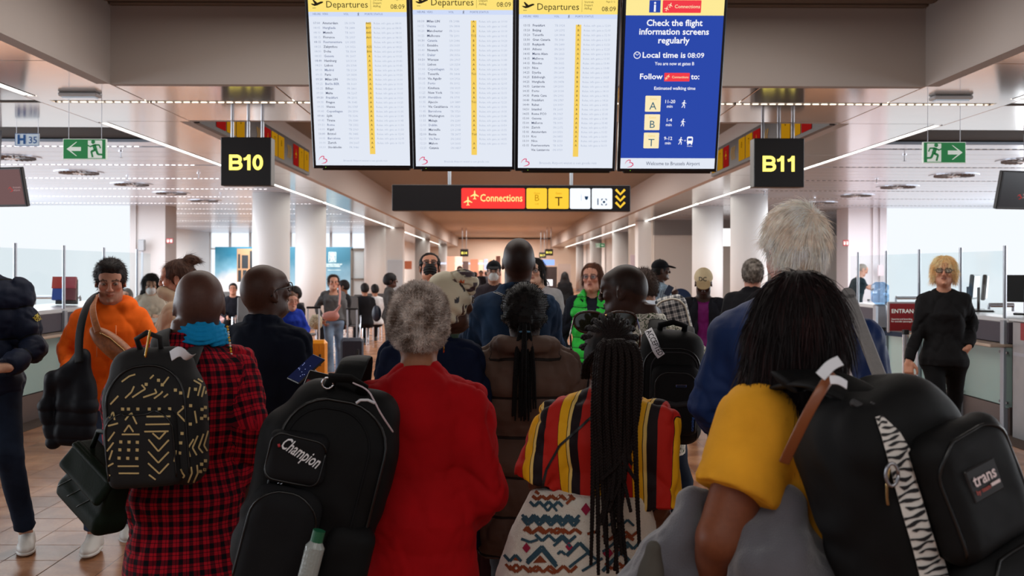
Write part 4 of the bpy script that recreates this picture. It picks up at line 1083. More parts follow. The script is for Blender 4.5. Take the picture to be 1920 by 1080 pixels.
    def mesh(s):
        D, lo = s.field(); h = s.h
        S = D < 0
        c = np.zeros(tuple(np.array(D.shape)-1), np.int8)
        for i in (0, 1):
            for j in (0, 1):
                for l in (0, 1): c += S[i:S.shape[0]-1+i, j:S.shape[1]-1+j, l:S.shape[2]-1+l]
        act = (c > 0) & (c < 8)
        ids = np.full(act.shape, -1, np.int64); cells = np.argwhere(act); ids[act] = np.arange(len(cells))
        pos = np.zeros((len(cells), 3)); cnt = np.zeros(len(cells))
        for A in range(3):
            B, C = [q for q in range(3) if q != A]
            for u in (0, 1):
                for v in (0, 1):
                    o = np.zeros(3, int); o[B] = u; o[C] = v; p = cells+o; q = p.copy(); q[:, A] += 1
                    a = D[p[:, 0], p[:, 1], p[:, 2]]; b = D[q[:, 0], q[:, 1], q[:, 2]]
                    m = (a < 0) != (b < 0); t = a/(a-b+1e-12)
                    w = p.astype(float); w[:, A] += t
                    pos[m] += w[m]; cnt[m] += 1
        pos = pos/cnt[:, None]; V = np.stack([np.interp(pos[:, i], np.arange(len(s.ax[i])), s.ax[i]) for i in range(3)], 1)
        quads = []
        for A in range(3):
            B, C = (A+1) % 3, (A+2) % 3
            sl = [slice(None)]*3; s1 = list(sl); s2 = list(sl); s1[A] = slice(0, -1); s2[A] = slice(1, None)
            a = S[tuple(s1)]; b = S[tuple(s2)]
            e = np.argwhere(a != b)
            e = e[(e[:, B] > 0) & (e[:, C] > 0) & (e[:, B] < S.shape[B]-1) & (e[:, C] < S.shape[C]-1)]
            sg = a[e[:, 0], e[:, 1], e[:, 2]]
            def g(db, dc):
                p = e.copy(); p[:, B] += db; p[:, C] += dc; return ids[p[:, 0], p[:, 1], p[:, 2]]
            Q = np.stack([g(-1, -1), g(0, -1), g(0, 0), g(-1, 0)], 1)
            Q[~sg] = Q[~sg][:, ::-1]
            quads.append(Q)
        Q = np.concatenate(quads); Q = Q[(Q >= 0).all(1)]
        return V, Q
def normals(V, Q):
    n = np.cross(V[Q[:, 2]]-V[Q[:, 0]], V[Q[:, 3]]-V[Q[:, 1]]); N = np.zeros_like(V)
    for k in range(4): np.add.at(N, Q[:, k], n)
    return N/(np.linalg.norm(N, axis=1)[:, None]+1e-12)
def relax(V, Q, it=1, lam=.5):
    E = np.concatenate([Q[:, [0, 1]], Q[:, [1, 2]], Q[:, [2, 3]], Q[:, [3, 0]]]); E = np.concatenate([E, E[:, ::-1]])
    deg = np.bincount(E[:, 0], minlength=len(V))[:, None]+1e-9
    for _ in range(it):
        A = np.stack([np.bincount(E[:, 0], weights=V[E[:, 1], k], minlength=len(V)) for k in range(3)], 1)
        V = V+lam*(A/deg-V)
    return V
def to_obj(name, V, Q, m, parent, uv=None, col=None, extra=None):
    me = bpy.data.meshes.new(name)
    nv, nf = len(V), len(Q)
    eV, eF = (np.zeros((0, 3)), []) if extra is None else extra
    if extra is not None:
        eF = np.asarray(eF); V = np.concatenate([V, eV])
    nl = nf*4+(eF.size if extra is not None else 0)
    me.vertices.add(len(V)); me.vertices.foreach_set('co', np.asarray(V, np.float32).ravel())
    me.loops.add(nl); li = Q.ravel()
    ls = np.arange(nf)*4; lt = np.full(nf, 4)
    if extra is not None and eF.size:
        li = np.concatenate([li, (eF+nv).ravel()]); w = eF.shape[1]
        ls = np.concatenate([ls, nf*4+np.arange(len(eF))*w]); lt = np.concatenate([lt, np.full(len(eF), w)])
    me.loops.foreach_set('vertex_index', li.astype(np.int32))
    me.polygons.add(len(ls)); me.polygons.foreach_set('loop_start', ls.astype(np.int32)); me.polygons.foreach_set('loop_total', lt.astype(np.int32))
    me.polygons.foreach_set('use_smooth', np.ones(len(ls), bool))
    if uv is not None:
        if len(uv) < len(V): uv = np.concatenate([uv, np.zeros((len(V)-len(uv), uv.shape[1]))])
        a = me.attributes.new('cloth', 'FLOAT_VECTOR', 'POINT'); u3 = np.zeros((len(V), 3), np.float32); u3[:, :uv.shape[1]] = uv; a.data.foreach_set('vector', u3.ravel())
    if col is not None:
        a = me.attributes.new('Col', 'FLOAT_COLOR', 'POINT'); c4 = np.ones((len(V), 4), np.float32); c4[:len(col), :3] = col
        if len(col) < len(V): c4[len(col):, :3] = col.mean(0)
        a.data.foreach_set('color', c4.ravel())
    me.materials.append(m); me.update(); me.validate()
    o = bpy.data.objects.new(name, me); COL.objects.link(o)
    if parent is not None: o.parent = parent
    return o
def strands(roots, dirs, length, width, seg=5, curl=0.0, grav=0.0, jit=0.15, push=None):
    """thin flat hair blades as one vertex and face array"""
    n = len(roots); d = dirs+RNG.normal(0, jit, dirs.shape); d /= np.linalg.norm(d, axis=1)[:, None]
    p = roots.copy(); L = length*(0.7+0.6*RNG.rand(n)) if np.isscalar(length) else length
    ref = np.cross(d, RNG.normal(0, 1, d.shape)); ref /= np.linalg.norm(ref, axis=1)[:, None]+1e-9
    ph = RNG.rand(n)*6.28; rings = []
    for k in range(seg+1):
        w = (width*(1-k/seg)*.9+width*.1)*1.25
        rings.append(np.stack([p+w*ref, p-w*ref], 1)); b2 = np.cross(d, ref)
        st = (L/seg)[:, None]
        p = p+d*st
        if curl: d = d+curl*(np.cos(ph+k*1.9)[:, None]*ref+np.sin(ph+k*1.9)[:, None]*b2)
        d = d+np.array([0, 0, -grav]); 
        if push is not None: d = d+push(p)
        d /= np.linalg.norm(d, axis=1)[:, None]; ref = ref-d*(ref*d).sum(1)[:, None]; ref /= np.linalg.norm(ref, axis=1)[:, None]+1e-9
    V = np.stack(rings, 1).reshape(n, -1, 3); m = V.shape[1]
    F0 = []
    for k in range(seg):
        F0.append((k*2, k*2+1, k*2+3, k*2+2))
    F0 = np.array(F0); Fq = (F0[None]+(np.arange(n)*m)[:, None, None]).reshape(-1, 4)
    return V.reshape(-1, 3), Fq

# ------------------------------------------------------------------ cloth materials (u, v in metres come from the 'cloth' attribute)
def clothmat(name, col=(60, 60, 60), kind='plain', rough=0.85, cols=None, scale=1.0, bump=0.25, sheen=0.0, bscale=500):
    m = mat(name, col, rough=rough, bump=bump, bscale=bscale, sheen=sheen, spec=0.15)
    nt = m.node_tree; N = nt.nodes; L = nt.links; b = N['Principled BSDF']
    if kind == 'plain':
        tc = N.new('ShaderNodeTexCoord'); n = N.new('ShaderNodeTexNoise'); n.inputs['Scale'].default_value = 9; n.inputs['Detail'].default_value = 6
        L.new(tc.outputs['Object'], n.inputs['Vector']); r = N.new('ShaderNodeMapRange'); r.inputs[1].default_value = .3; r.inputs[2].default_value = .7; r.inputs[3].default_value = .88; r.inputs[4].default_value = 1.1
        L.new(n.outputs['Fac'], r.inputs[0]); v = N.new('ShaderNodeVectorMath'); v.operation = 'SCALE'; v.inputs[0].default_value = lin(col); L.new(r.outputs[0], v.inputs['Scale']); L.new(v.outputs[0], b.inputs['Base Color'])
        return m
    at = N.new('ShaderNodeAttribute'); at.attribute_name = 'cloth'; sp = N.new('ShaderNodeSeparateXYZ'); L.new(at.outputs['Vector'], sp.inputs[0])
    def M(op, a, b_=None, c=None):
        n = N.new('ShaderNodeMath'); n.operation = op
        for i, q in enumerate((a, b_, c)):
            if q is None: continue
            if isinstance(q, (int, float)): n.inputs[i].default_value = q
            else: L.new(q, n.inputs[i])
        return n.outputs[0]
    def ramp(fac, stops, const=True):
        r = N.new('ShaderNodeValToRGB'); r.color_ramp.interpolation = 'CONSTANT' if const else 'LINEAR'
        while len(r.color_ramp.elements) < len(stops): r.color_ramp.elements.new(.5)
        for e, (p, c) in zip(r.color_ramp.elements, stops): e.position = p; e.color = (*lin(c), 1)
        L.new(fac, r.inputs[0]); return r.outputs[0]
    U, V = sp.outputs[0], sp.outputs[1]
    if kind == 'plaid':
        P = 0.040*scale
        fu = M('FRACT', M('DIVIDE', U, P)); fv = M('FRACT', M('DIVIDE', V, P))
        def bands(f): return ramp(f, [(0, (0, 0, 0)), (.42, (255, 255, 255)), (.72, (90, 90, 90)), (.78, (255, 255, 255))])
        a = bands(fu); c = bands(fv)
        mx = N.new('ShaderNodeMix'); mx.data_type = 'RGBA'; mx.inputs[0].default_value = .5; L.new(a, mx.inputs[6]); L.new(c, mx.inputs[7])
        cr = ramp(mx.outputs[2], [(0, cols[2]), (.22, cols[1]), (.62, cols[0])])
        L.new(cr, b.inputs['Base Color'])
    elif kind == 'stripes':
        P = 0.19*scale; f = M('FRACT', M('DIVIDE', U, P))
        L.new(ramp(f, cols), b.inputs['Base Color'])
    elif kind == 'thin':
        f = M('FRACT', M('DIVIDE', U, 0.022*scale)); L.new(ramp(f, cols), b.inputs['Base Color'])
    elif kind == 'floral':
        tc = N.new('ShaderNodeTexCoord'); vo = N.new('ShaderNodeTexVoronoi'); vo.inputs['Scale'].default_value = 14/scale; L.new(tc.outputs['Object'], vo.inputs['Vector'])
        ns = N.new('ShaderNodeTexNoise'); ns.inputs['Scale'].default_value = 26/scale; ns.inputs['Detail'].default_value = 3; ns.inputs['Distortion'].default_value = 2.5; L.new(tc.outputs['Object'], ns.inputs['Vector'])
        leaf = ramp(ns.outputs['Fac'], [(0, (226, 220, 206)), (.52, (70, 84, 54)), (.60, (226, 220, 206)), (.68, (140, 140, 110)), (.71, (40, 44, 34))])
        fl_ = ramp(vo.outputs['Distance'], [(0, (255, 255, 255)), (.16, (0, 0, 0))])
        mx = N.new('ShaderNodeMix'); mx.data_type = 'RGBA'; L.new(fl_, mx.inputs[0]); L.new(leaf, mx.inputs[6]); mx.inputs[7].default_value = (*lin((206, 86, 40)), 1)
        sepn = N.new('ShaderNodeTexNoise'); sepn.inputs['Scale'].default_value = 4; L.new(tc.outputs['Object'], sepn.inputs['Vector'])
        mm = M('MULTIPLY', M('GREATER_THAN', sepn.outputs['Fac'], .56), fl_); L.new(mm, mx.inputs[0]); L.new(mx.outputs[2], b.inputs['Base Color'])
    elif kind == 'quilt':
        f = M('FRACT', M('ADD', M('DIVIDE', V, scale), 100.0)); L.new(ramp(f, [(0, tuple(c_*.35 for c_ in col)), (.035, col), (.965, tuple(c_*.35 for c_ in col))]), b.inputs['Base Color'])
    elif kind == 'denim':
        tc = N.new('ShaderNodeTexCoord'); ns = N.new('ShaderNodeTexNoise'); ns.inputs['Scale'].default_value = 6; ns.inputs['Detail'].default_value = 8; L.new(tc.outputs['Object'], ns.inputs['Vector'])
        L.new(ramp(ns.outputs['Fac'], [(.3, cols[0]), (.7, cols[1])], False), b.inputs['Base Color'])
    return m
def skinmat():
    m = mat('skin', (180, 130, 100), rough=0.44, attr='Col', noise=0.07, nscale=90, bump=0.1, bscale=350, spec=0.2)
    b = m.node_tree.nodes['Principled BSDF']
    b.inputs['Subsurface Weight'].default_value = 0.04; b.inputs['Subsurface Radius'].default_value = (.02, .008, .004); b.inputs['Subsurface Scale'].default_value = .3
    return m
M_skin = skinmat()
M_eye = mat('eye', (255, 255, 255), rough=.12, attr='Col')
M_hair = mat('hair', (255, 255, 255), rough=.62, attr='Col', noise=.2, nscale=60, spec=.2)

# ------------------------------------------------------------------ head
def head_prims(B, fr, fem=False, old=0.0, w=1.0):
    """local: x right, y forward, z up, origin at the centre of the head (0.235 tall)"""
    a = lambda *p, **q: B.el(*p, fr=fr, **q)
    a((0, -.012, .030), (.074*w, .093, .085), k=.01)
    a((0, -.030, .000), (.070*w, .078, .080), k=.02)
    a((0, .028, -.045), (.047*w if fem else .050*w, .060, .072), k=.03)           # face / jaw
    a((0, .050, -.085), (.034*w if fem else .041*w, .036, .030), k=.03)      # chin
    a((0, .060, .040), (.055*w, .034, .040), k=.03)                # forehead
    for q in (-1, 1):
        a((q*.040*w, .062, -.018), (.021, .020, .018), k=.02)   # cheek
        a((q*.043*w, .008, -.066), (.016, .040, .028), k=.03)     # jaw angle
        a((q*.030*w, .101, .010), (.016, .013, .011), k=.012, op='-')       # eye socket
        B.rc((q*.012, .095, .026), (q*.046*w, .083, .024), .0075, .006, k=.012, fr=fr)  # brow
        # eyelids
        a((q*.0305*w, .0835, .0085), (.0165, .0125, .0115), k=.004)
        # ear
        R = Matrix.Rotation(q*-.28, 3, 'Z') @ Matrix.Rotation(.15, 3, 'X')
        B.el((q*.076*w, -.012, -.012), (.009, .019, .033), k=.006, fr=fr, R=R)
        B.el((q*.084*w, -.006, -.008), (.006, .010, .019), k=.006, op='-', fr=fr, R=R)
    B.rc((0, .098, .018), (0, .112, -.022), .0080, .0115, k=.012, fr=fr)     # nose
    for q in (-1, 1): a((q*.0115,   .102, -.026), (.0092, .010, .0075), k=.008)
    for q in (-1, 1):
        B.rc((0, .0962, -.050), (q*.018, .0905, -.0525), .0048, .0025, k=.005, fr=fr)
        B.rc((0, .0945, -.0585), (q*.015, .0905, -.0565), .0055, .0025, k=.005, fr=fr)
    a((0, .094, -.094), (.014, .010, .010), k=.012)
def head_colors(Vl, skin, fem=False, brow=(50, 38, 30), stub=0.0, lips=None, scalp=0.0):
    """Vl in head-local coordinates (1 = metres at scale 1)"""
    base = np.array(lin(skin)); C = np.tile(base, (len(Vl), 1)); x, y, z = np.abs(Vl[:, 0]), Vl[:, 1], Vl[:, 2]
    def blend(mask, col, a): 
        nonlocal C
        m = (mask*a)[:, None]; C = C*(1-m)+np.array(col)*m
    red = base*np.array([1.12, .80, .76])
    g = lambda cx, cy, cz, r: np.exp(-(((x-cx)**2+(y-cy)**2+(z-cz)**2)/r**2))
    blend(g(.042, .07, -.02, .022)+g(0, .118, -.02, .014), red, .6)
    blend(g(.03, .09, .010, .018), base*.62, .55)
    if scalp:
        m_ = sstep(z+.55*np.maximum(-y, 0)-.9*np.maximum(y-.02, 0), .012, .030)*(1-sstep(y, .062, .078)); m_ = np.maximum(m_, sstep(z, .068, .082)*(y < .09))*(np.abs(x) < .2); blend(np.clip(m_, 0, 1)*(.85+.3*vnoise(Vl, 220)), np.array(lin((22, 13, 10))), scalp)
    if stub:
        s_ = sstep(-z, .030, .055)*(y > .0)*sstep(-z, -.2, .13); blend(np.clip(s_, 0, 1)*(1-g(0, .095, -.055, .014)), base*.55, stub)
        blend(((np.abs(z+.040) < .006) & (x < .026) & (y > .08)).astype(float), base*.45, stub)
    lip = ((x < .024-np.abs(z+.054)*1.0) & (y > .085) & (z < -.046) & (z > -.0635)).astype(float)
    blend(lip, lin(lips) if lips else base*np.array([.85, .55, .52]), .75)
    blend(((np.abs(z+.0545) < .0016) & (x < .02) & (y > .08)).astype(float), base*.25, .8)
    bz = .0295-.35*np.maximum(x-.035, 0)
    blend(((x > .011) & (x < .050) & (y > .065) & (np.abs(z-bz) < (.0036 if fem else .0052))).astype(float), lin(brow), .85)
    return np.clip(C, 0, 1)
def hand_prims(B, wrist, d, n, side, curl=.5, s=1.0, spread=.0, thumb=.6):
    """wrist point, direction of the fingers d, palm normal n (palm faces n), side +1 right hand"""
    d = np.array(d, float); d /= np.linalg.norm(d); n = np.array(n, float); n = n-d*n.dot(d); n /= np.linalg.norm(n)
    t = np.cross(d, n)*side                      # toward the thumb
    R = np.stack([t, n, d], 1)
    fr = frame(wrist, R)
    q = lambda *a: np.array(a)*s
    B.rc((0, 0, -.02*s), (0, 0, .015*s), .024*s, .022*s, k=.01, fr=fr)
    B.box((0.000, 0, .050*s), (.040*s, .0135*s, .045*s), .013*s, k=.014, fr=fr)
    for i, (x, L, r) in enumerate(((.030, .072, .0088), (.010, .080, .0092), (-.011, .074, .0088), (-.030, .058, .0078))):
        a = q(x, 0, .088); c = curl*(1+.12*i); ang = [c*.7, c*1.5, c*2.1]; seg = [L*.45, L*.30, L*.25]; p = a
        for k in range(3):
            b = p+q(x*spread*.3, math.sin(ang[k])*seg[k], math.cos(ang[k])*seg[k]); B.rc(p, b, (r-.0006*k)*s, (r-.0006*k-.0006)*s, k=.004 if k else .008, fr=fr); p = b
    a = q(.034, .002, .022); b = q(.034+.030*thumb+.006, .010+.012*(1-thumb), .052); c = q(.040+.034*thumb, .022, .082); e = q(.036+.03*thumb, .030, .102)
    B.rc(a, b, .0155*s, .0125*s, k=.012, fr=fr); B.rc(b, c, .0115*s, .0100*s, k=.004, fr=fr); B.rc(c, e, .0100*s, .0085*s, k=.003, fr=fr)

TORSO_M = [(.82, .150, .095, 0, 0), (.86, .158, .10, 0, 0), (.92, .160, .108, 0, 0), (1.05, .140, .095, 0, .002), (1.20, .152, .100, 0, 0), (1.32, .168, .108, 0, -.004), (1.40, .155, .092, 0, -.008), (1.46, .095, .062, 0, -.012), (1.50, .058, .055, 0, -.008), (1.56, .053, .055, 0, .004)]
TORSO_F = [(.82, .155, .100, 0, 0), (.86, .163, .105, 0, 0), (.92, .165, .112, 0, 0), (1.07, .125, .088, 0, .002), (1.20, .138, .094, 0, 0), (1.29, .145, .118, 0, .010), (1.38, .140, .090, 0, -.004), (1.45, .085, .058, 0, -.012), (1.50, .050, .048, 0, -.008), (1.56, .046, .048, 0, .004)]
class Person:
    """local frame in metres: facing +y. Heights below are for a 1.75 m figure and are scaled by k"""
    def __init__(s, head, ptop, sc, label, yaw=0, skin=(90, 60, 45), fem=False, w=1.0, hyaw=0, hpitch=0, hroll=0, lean=(0, 0), hs=None, h=0.008, seat=None, hoff=(0, 0, 0), H=None, aw=1.0, sd=0.0, stub=0, brow=(40, 30, 25), lips=None, hw=1.0, scalp=0.0):
        s.fem, s.w, s.h, s.skin = fem, w, h, skin; s.bh = max(.026, h*2.4); s.fineh = False; s.face = abs(((yaw+hyaw+180) % 360)-180) > 35
        yaw = yaw-math.degrees(math.atan((head-VX)/F))
        top = W(head, ptop, sc); z0 = 0 if H is None else top.z-H; H = H or top.z; s.H = H; s.k = H/1.75; s.sc = sc; s.aw = aw; s.z0 = z0; s.sd = sd
        s.yaw = math.radians(yaw); s.Y = top.y
        s.root = empty('person', (top.x, top.y, z0), label, 'person')
        s.ori = Vector((top.x, top.y, z0)); s.Rz = Matrix.Rotation(s.yaw, 3, 'Z'); s.root.rotation_euler = (0, 0, s.yaw)
        s.lean = lean; s.hs = hs or 1.0
        s.stub, s.brow, s.lips, s.hw, s.scalp = stub, brow, lips, hw, scalp
        k = s.k
        # head frame
        s.hk = s.hs     # head scale (absolute, not by height)
        hz = H-0.118*s.hk
        s.HO = np.array([hoff[0], .015+hoff[1], hz+hoff[2]])
        R = Matrix.Rotation(math.radians(hyaw), 3, 'Z') @ Matrix.Rotation(math.radians(hpitch), 3, 'X') @ Matrix.Rotation(math.radians(hroll), 3, 'Y')
        s.HR = np.array(R)
        s.seat = seat
        s.J = {}
        sw = (.155 if fem else .172)*w
        for q, nm in ((-1, 'L'), (1, 'R')):
            s.J['s'+nm] = np.array([q*(sw-.006)*k+s.lx(1.41), s.ly(1.41)-.008, (1.385-sd)*k]); s.J['e'+nm] = np.array([q*(sw+.055)*k+s.lx(1.13), -.02, 1.12*k])
            s.J['w'+nm] = np.array([q*(sw+.06)*k, .04, .88*k]); s.J['hd'+nm] = np.array([0, .15, -1.]); s.J['hn'+nm] = np.array([-q, 0, 0.])
            s.J['hip'+nm] = np.array([q*.088*k, 0, .90*k]); s.J['kn'+nm] = np.array([q*.090*k, .01, .49*k]); s.J['an'+nm] = np.array([q*.092*k, -.02, .075*k])
            s.J['curl'+nm] = .45
    def lx(s, z): return s.lean[0]*max(0, (z-.95)/.45)*s.k
    def ly(s, z): return s.lean[1]*max(0, (z-.95)/.45)*s.k
    def P(s, px, py, dy=0):
        """pixel at depth offset dy -> local coordinates"""
        sc = F/(s.Y+dy); p = W(px, py, sc); return np.array(s.Rz.transposed() @ (p-s.ori))
    def side(s, ab):
        f = math.cos(s.yaw) >= -0.01
        return ('L' if f else 'R') if ab == 'a' else ('R' if f else 'L')
    def set(s, ab, **kw):
        """a = arm on the left in the picture, b = on the right; e, w, kn, an, s = (px, py, dy)"""
        nm = s.side(ab)
        for q, v in kw.items():
            if q in ('hd', 'hn'): s.J[q+nm] = np.array(s.Rz.transposed() @ Vector(v))
            elif q == 'curl': s.J['curl'+nm] = v
            else: s.J[('s' if q == 'sh' else q)+nm] = s.P(*v)
        return s
    def torso(s, t=0.0, prof=None, z0=None, z1=None, hemr=None):
        T = prof or (TORSO_F if s.fem else TORSO_M); out = []
        for z, rx, ry, cx, cy in T:
            if 1.3 < z < 1.47: z = z-s.sd*.7
            if z0 is not None and z < z0-1e-6: continue
            if z1 is not None and z > z1+1e-6: continue
            out.append((z*s.k, rx*s.w*s.k+t, ry*s.k*(.5+.5*s.w)+t, (cx)*s.k+s.lx(z), cy*s.k+s.ly(z)))
        if hemr:
            for z, rx, ry in hemr[::-1]: out.insert(0, (z*s.k, rx*s.k, ry*s.k, s.lx(z), s.ly(z)))
            out.sort(key=lambda r: r[0])
        return out
    def body(s, hands='LR', feet=True, fingers=True, h=None):
        B = Body(h or s.bh); k = s.k; J = s.J; B.hf = s.h*.95 if s.face else s.h*1.5
        Hb = s.HR @ np.array([0, 0.02, 0]); B.fine = [(s.HO-.135, s.HO+.135)]
        for nm in hands:
            if s.fineh: B.fine.append((J['w'+nm]-.02, J['w'+nm]+.02)); a_, b_ = J['w'+nm]-.05, J['w'+nm]+J['hd'+nm]/np.linalg.norm(J['hd'+nm])*.19; B.fine[-1] = (np.minimum(a_, b_)-.05, np.maximum(a_, b_)+.05)
        B.stack(s.torso(-.006, z0=.86), k=.02)
        hf = frame(s.HO, s.HR*1.0)
        # neck
        nb = np.array([s.lx(1.5), s.ly(1.5)-.005, 1.47*k]); nt = s.HO+s.HR @ np.array([0, -.02, -.065])*s.hk
        B.rc(nb, nt, (.056 if not s.fem else .048)*s.hk, (.054 if not s.fem else .045)*s.hk, k=.03)
        Bh = Body(s.h)
        head_prims(Bh, None, s.fem, w=s.hw)
        for fn, lo, hi, (o, R), kk, op in Bh.P:      # scale the head primitives into place
            hk = s.hk
            def mk(fn):
                return lambda X, Y, Z: fn(X/hk, Y/hk, Z/hk)*hk
            B.P.append((mk(fn), lo*hk, hi*hk, (np.array(s.HO+s.HR @ (o*hk), np.float32), np.array(s.HR @ R, np.float32)), kk if kk > .01 else kk, op))
        for nm, q in (('L', -1), ('R', 1)):
            S, E, Wr = J['s'+nm], J['e'+nm], J['w'+nm]; m = .5*(E+Wr)
            A = k*s.aw*.92; B.rc(S, E, .046*A, .037*A, k=.04); B.rc(E, E+(Wr-E)*.35, .037*A, .036*A, k=.01); B.rc(E+(Wr-E)*.35, Wr, .036*A, .024*k*(.5+.5*s.aw), k=.01)
            if nm in hands:
                hand_prims(B, Wr, J['hd'+nm], J['hn'+nm], q, J['curl'+nm], s=.95 if s.fem else 1.05)
            hp, kn, an = J['hip'+nm], J['kn'+nm], J['an'+nm]
            B.el((q*.075*k, -.022*k, .885*k), (.078*k, .068*k, .090*k), k=.02)
            B.rc(hp, kn, .080*k, .050*k, k=.04); B.rc(kn, kn+(an-kn)*.35, .050*k, .048*k, k=.01); B.rc(kn+(an-kn)*.35, an, .048*k, .034*k, k=.01)
        V, Q = B.mesh(); V = relax(V, Q, 1, .3)
        Vl = (V-s.HO) @ s.HR/s.hk
        C = head_colors(Vl, s.skin, s.fem, s.brow, s.stub, s.lips, s.scalp)
        far = (np.abs(Vl[:, 2]) > .16) | (np.abs(Vl[:, 0]) > .11); C[far] = lin(s.skin)
        # nails and palms stay skin; slight lighter palm omitted
        o = to_obj('body', V, Q, M_skin, s.root, col=C); s.bo = o; return o
    def eyes(s, iris=(60, 40, 25), look=(0, 0)):
        for q in (-1, 1):
            n = 14; mbv = []; r = .0122*s.hk
            c = s.HO+s.HR @ (np.array([q*.0305*s.hw, .0865, .0085])*s.hk)
            mb = MB().ball((0, 0, 0), r, 16, 12); V = np.array(mb.v); 
            D = V/r; dv = np.array([look[0], 1., look[1]]); dv /= np.linalg.norm(dv); dd = D @ dv
            Cc = np.where(dd[:, None] > .93, np.array(lin((12, 8, 6))), np.where(dd[:, None] > .80, np.array(lin(iris)), np.array(lin((226, 216, 208)))))
            V = V @ s.HR.T+c
            # show only an almond: flatten against the lid by cutting above and below
            me = bpy.data.meshes.new('eye'); me.from_pydata([tuple(v) for v in V], [], mb.f)
            a = me.attributes.new('Col', 'FLOAT_COLOR', 'POINT'); c4 = np.ones((len(V), 4), np.float32); c4[:, :3] = Cc; a.data.foreach_set('color', c4.ravel())
            me.materials.append(M_eye); me.polygons.foreach_set('use_smooth', [True]*len(me.polygons))
            o = bpy.data.objects.new('eye', me); COL.objects.link(o); o.parent = s.root
            # lids
            L = MB()
            for up in (1, -1):
                pts = []
                for i in range(9):
                    a_ = -1+i/4.0; x = q*.0305*s.hw+a_*.0145; zz = .0085+up*(.0052*(1-a_*a_)+.0004)+(.001 if up > 0 else 0)
                    yy = .0865+math.sqrt(max(.0128**2-(a_*.0125)**2*.8-(up*.005*(1-a_*a_))**2, 1e-6))
                    pts.append(Vector(s.HO+s.HR @ (np.array([x, yy, zz])*s.hk)))
                L.tube(pts, [(.0008+.0022*(1-abs(-1+i/4.0)))*s.hk*(1.2 if up > 0 else .8) for i in range(9)], 6)
            L.build('eyelid', mat('lid_%d_%d_%d' % s.skin, tuple(int(v*.62) for v in s.skin), rough=.5), s.root, smooth=True)
    def top(s, m, hem=.85, sleeve='long', t=.016, prof=None, hemr=None, st=None, neck=1.465, fold=.010, puff=0, h=None, name='jacket', collar=None, ex=None, e=2.4, fall=1.0, fscale=1.0, seed=0, cutneck=True, crease=.013, planar=False):
        k = s.k; J = s.J; B = Body(h or max(.0085, s.h*(1.35 if s.sc > 300 else 1.55)))
        T = s.torso(t, prof=prof, z0=hem, z1=1.461, hemr=hemr)
        T = [(z, rx, ry+(.018 if z < .95*k else 0), cx, cy) for z, rx, ry, cx, cy in T]
        st = t*.75 if st is None else st; arms = {}
        for nm in 'LR':
            S, E, Wr = J['s'+nm], J['e'+nm], J['w'+nm]
            if sleeve == 'none': continue
            r0, r1, r2 = .050*k*s.aw+st, .041*k*s.aw+st, .030*k*(.5+.5*s.aw)+st*1.0
            if sleeve in ('short', 'half'):
                f = .62 if sleeve == 'short' else 1.0; En = S+(E-S)*f; B.rc(S, En, r0+.004, r1+.012, k=.05)
                d = (E-S)/np.linalg.norm(E-S)
                arms[nm] = (S, En, En)
                B.P.append((lambda X, Y, Z: d_rc(X, Y, Z, (0, 0, 0), (0, 0, .12), r1+.04, r1+.04), np.array([-.14, -.14, -.0]), np.array([.14, .14, .25]), (np.array(En+d*.012, np.float32)+0, Rot_to(d)), .002, 'cap'))
            else:
                B.rc(S, E, r0, r1, k=.05); We = E+(Wr-E)*.97; B.rc(E, We, r1, r2, k=.015); arms[nm] = (S, E, We)
        B.P = [p for p in B.P if p[5] != 'cap']
        if sleeve in ('short', 'half'):
            for nm in 'LR':
                S, En, _ = arms[nm]; d = (En-S)/np.linalg.norm(En-S)
                # cut the rounded end off with a short fat cylinder
                a = En+d*.004; b = a+d*.10
                B.P.append((capcut(a, b, .10), np.minimum(a, b)-.11, np.maximum(a, b)+.11, frame((0, 0, 0)), .003, '-'))
        else:
            for nm in 'LR':
                if nm not in arms: continue
                S, E, We = arms[nm]; d = (We-E)/(np.linalg.norm(We-E)+1e-6); a = We; b = We+d*.07
                B.P.append((capcut(a, b, .07), np.minimum(a, b)-.08, np.maximum(a, b)+.08, frame((0, 0, 0)), .003, '-'))
        B.stack(T, e=e, k=.03)
        B.rc((s.lx(1.44), s.ly(1.44)-.012, 1.42*k), (s.lx(1.5), s.ly(1.5)-.006, neck*k), .07*k, .050*k+.010, k=.05)
        B.P.append((capcut(np.array([s.lx(1.5), s.ly(1.5), neck*k]), np.array([s.lx(1.5), s.ly(1.5)+.045, neck*k+.2]), .12), np.array([-.13+s.lx(1.5), -.13+s.ly(1.5), neck*k-.01]), np.array([.13+s.lx(1.5), .13+s.ly(1.5), neck*k+.21]), frame((0, 0, 0)), .004, '-'))
        for q, nm in ((-1, 'L'), (1, 'R')): B.rc((s.lx(1.47)+q*.03*k, s.ly(1.47)-.012, 1.445*k), s.J['s'+nm]+np.array([-q*.02*k, 0, .012*k]), .042*k+st*.5, .040*k+st*.5, k=.05)
        if ex: ex(B, s)
        B.rc((s.lx(1.5), s.ly(1.5)-.004, (neck-.012)*k), (s.lx(1.5), s.ly(1.5)+.02, (neck+.10)*k), (.050 if s.fem else .057)*k, (.056 if s.fem else .066)*k, k=.004, op='-') if cutneck else None
        if collar: collar(B, s)
        V, Q = B.mesh(); V = relax(V, Q, 1, .4)
        # cloth coordinates
        zc = V[:, 2]; Tz = [r[0] for r in T]; cx = np.interp(zc, Tz, [r[3] for r in T]); cy = np.interp(zc, Tz, [r[4] for r in T])
        u = np.arctan2(V[:, 0]-cx, -(V[:, 1]-cy))*0.17*s.w*(1 if not prof else 1.15); v = zc.copy(); g = np.zeros(len(V))
        dT = d_stack(V[:, 0], V[:, 1], V[:, 2], T); best = dT.copy()
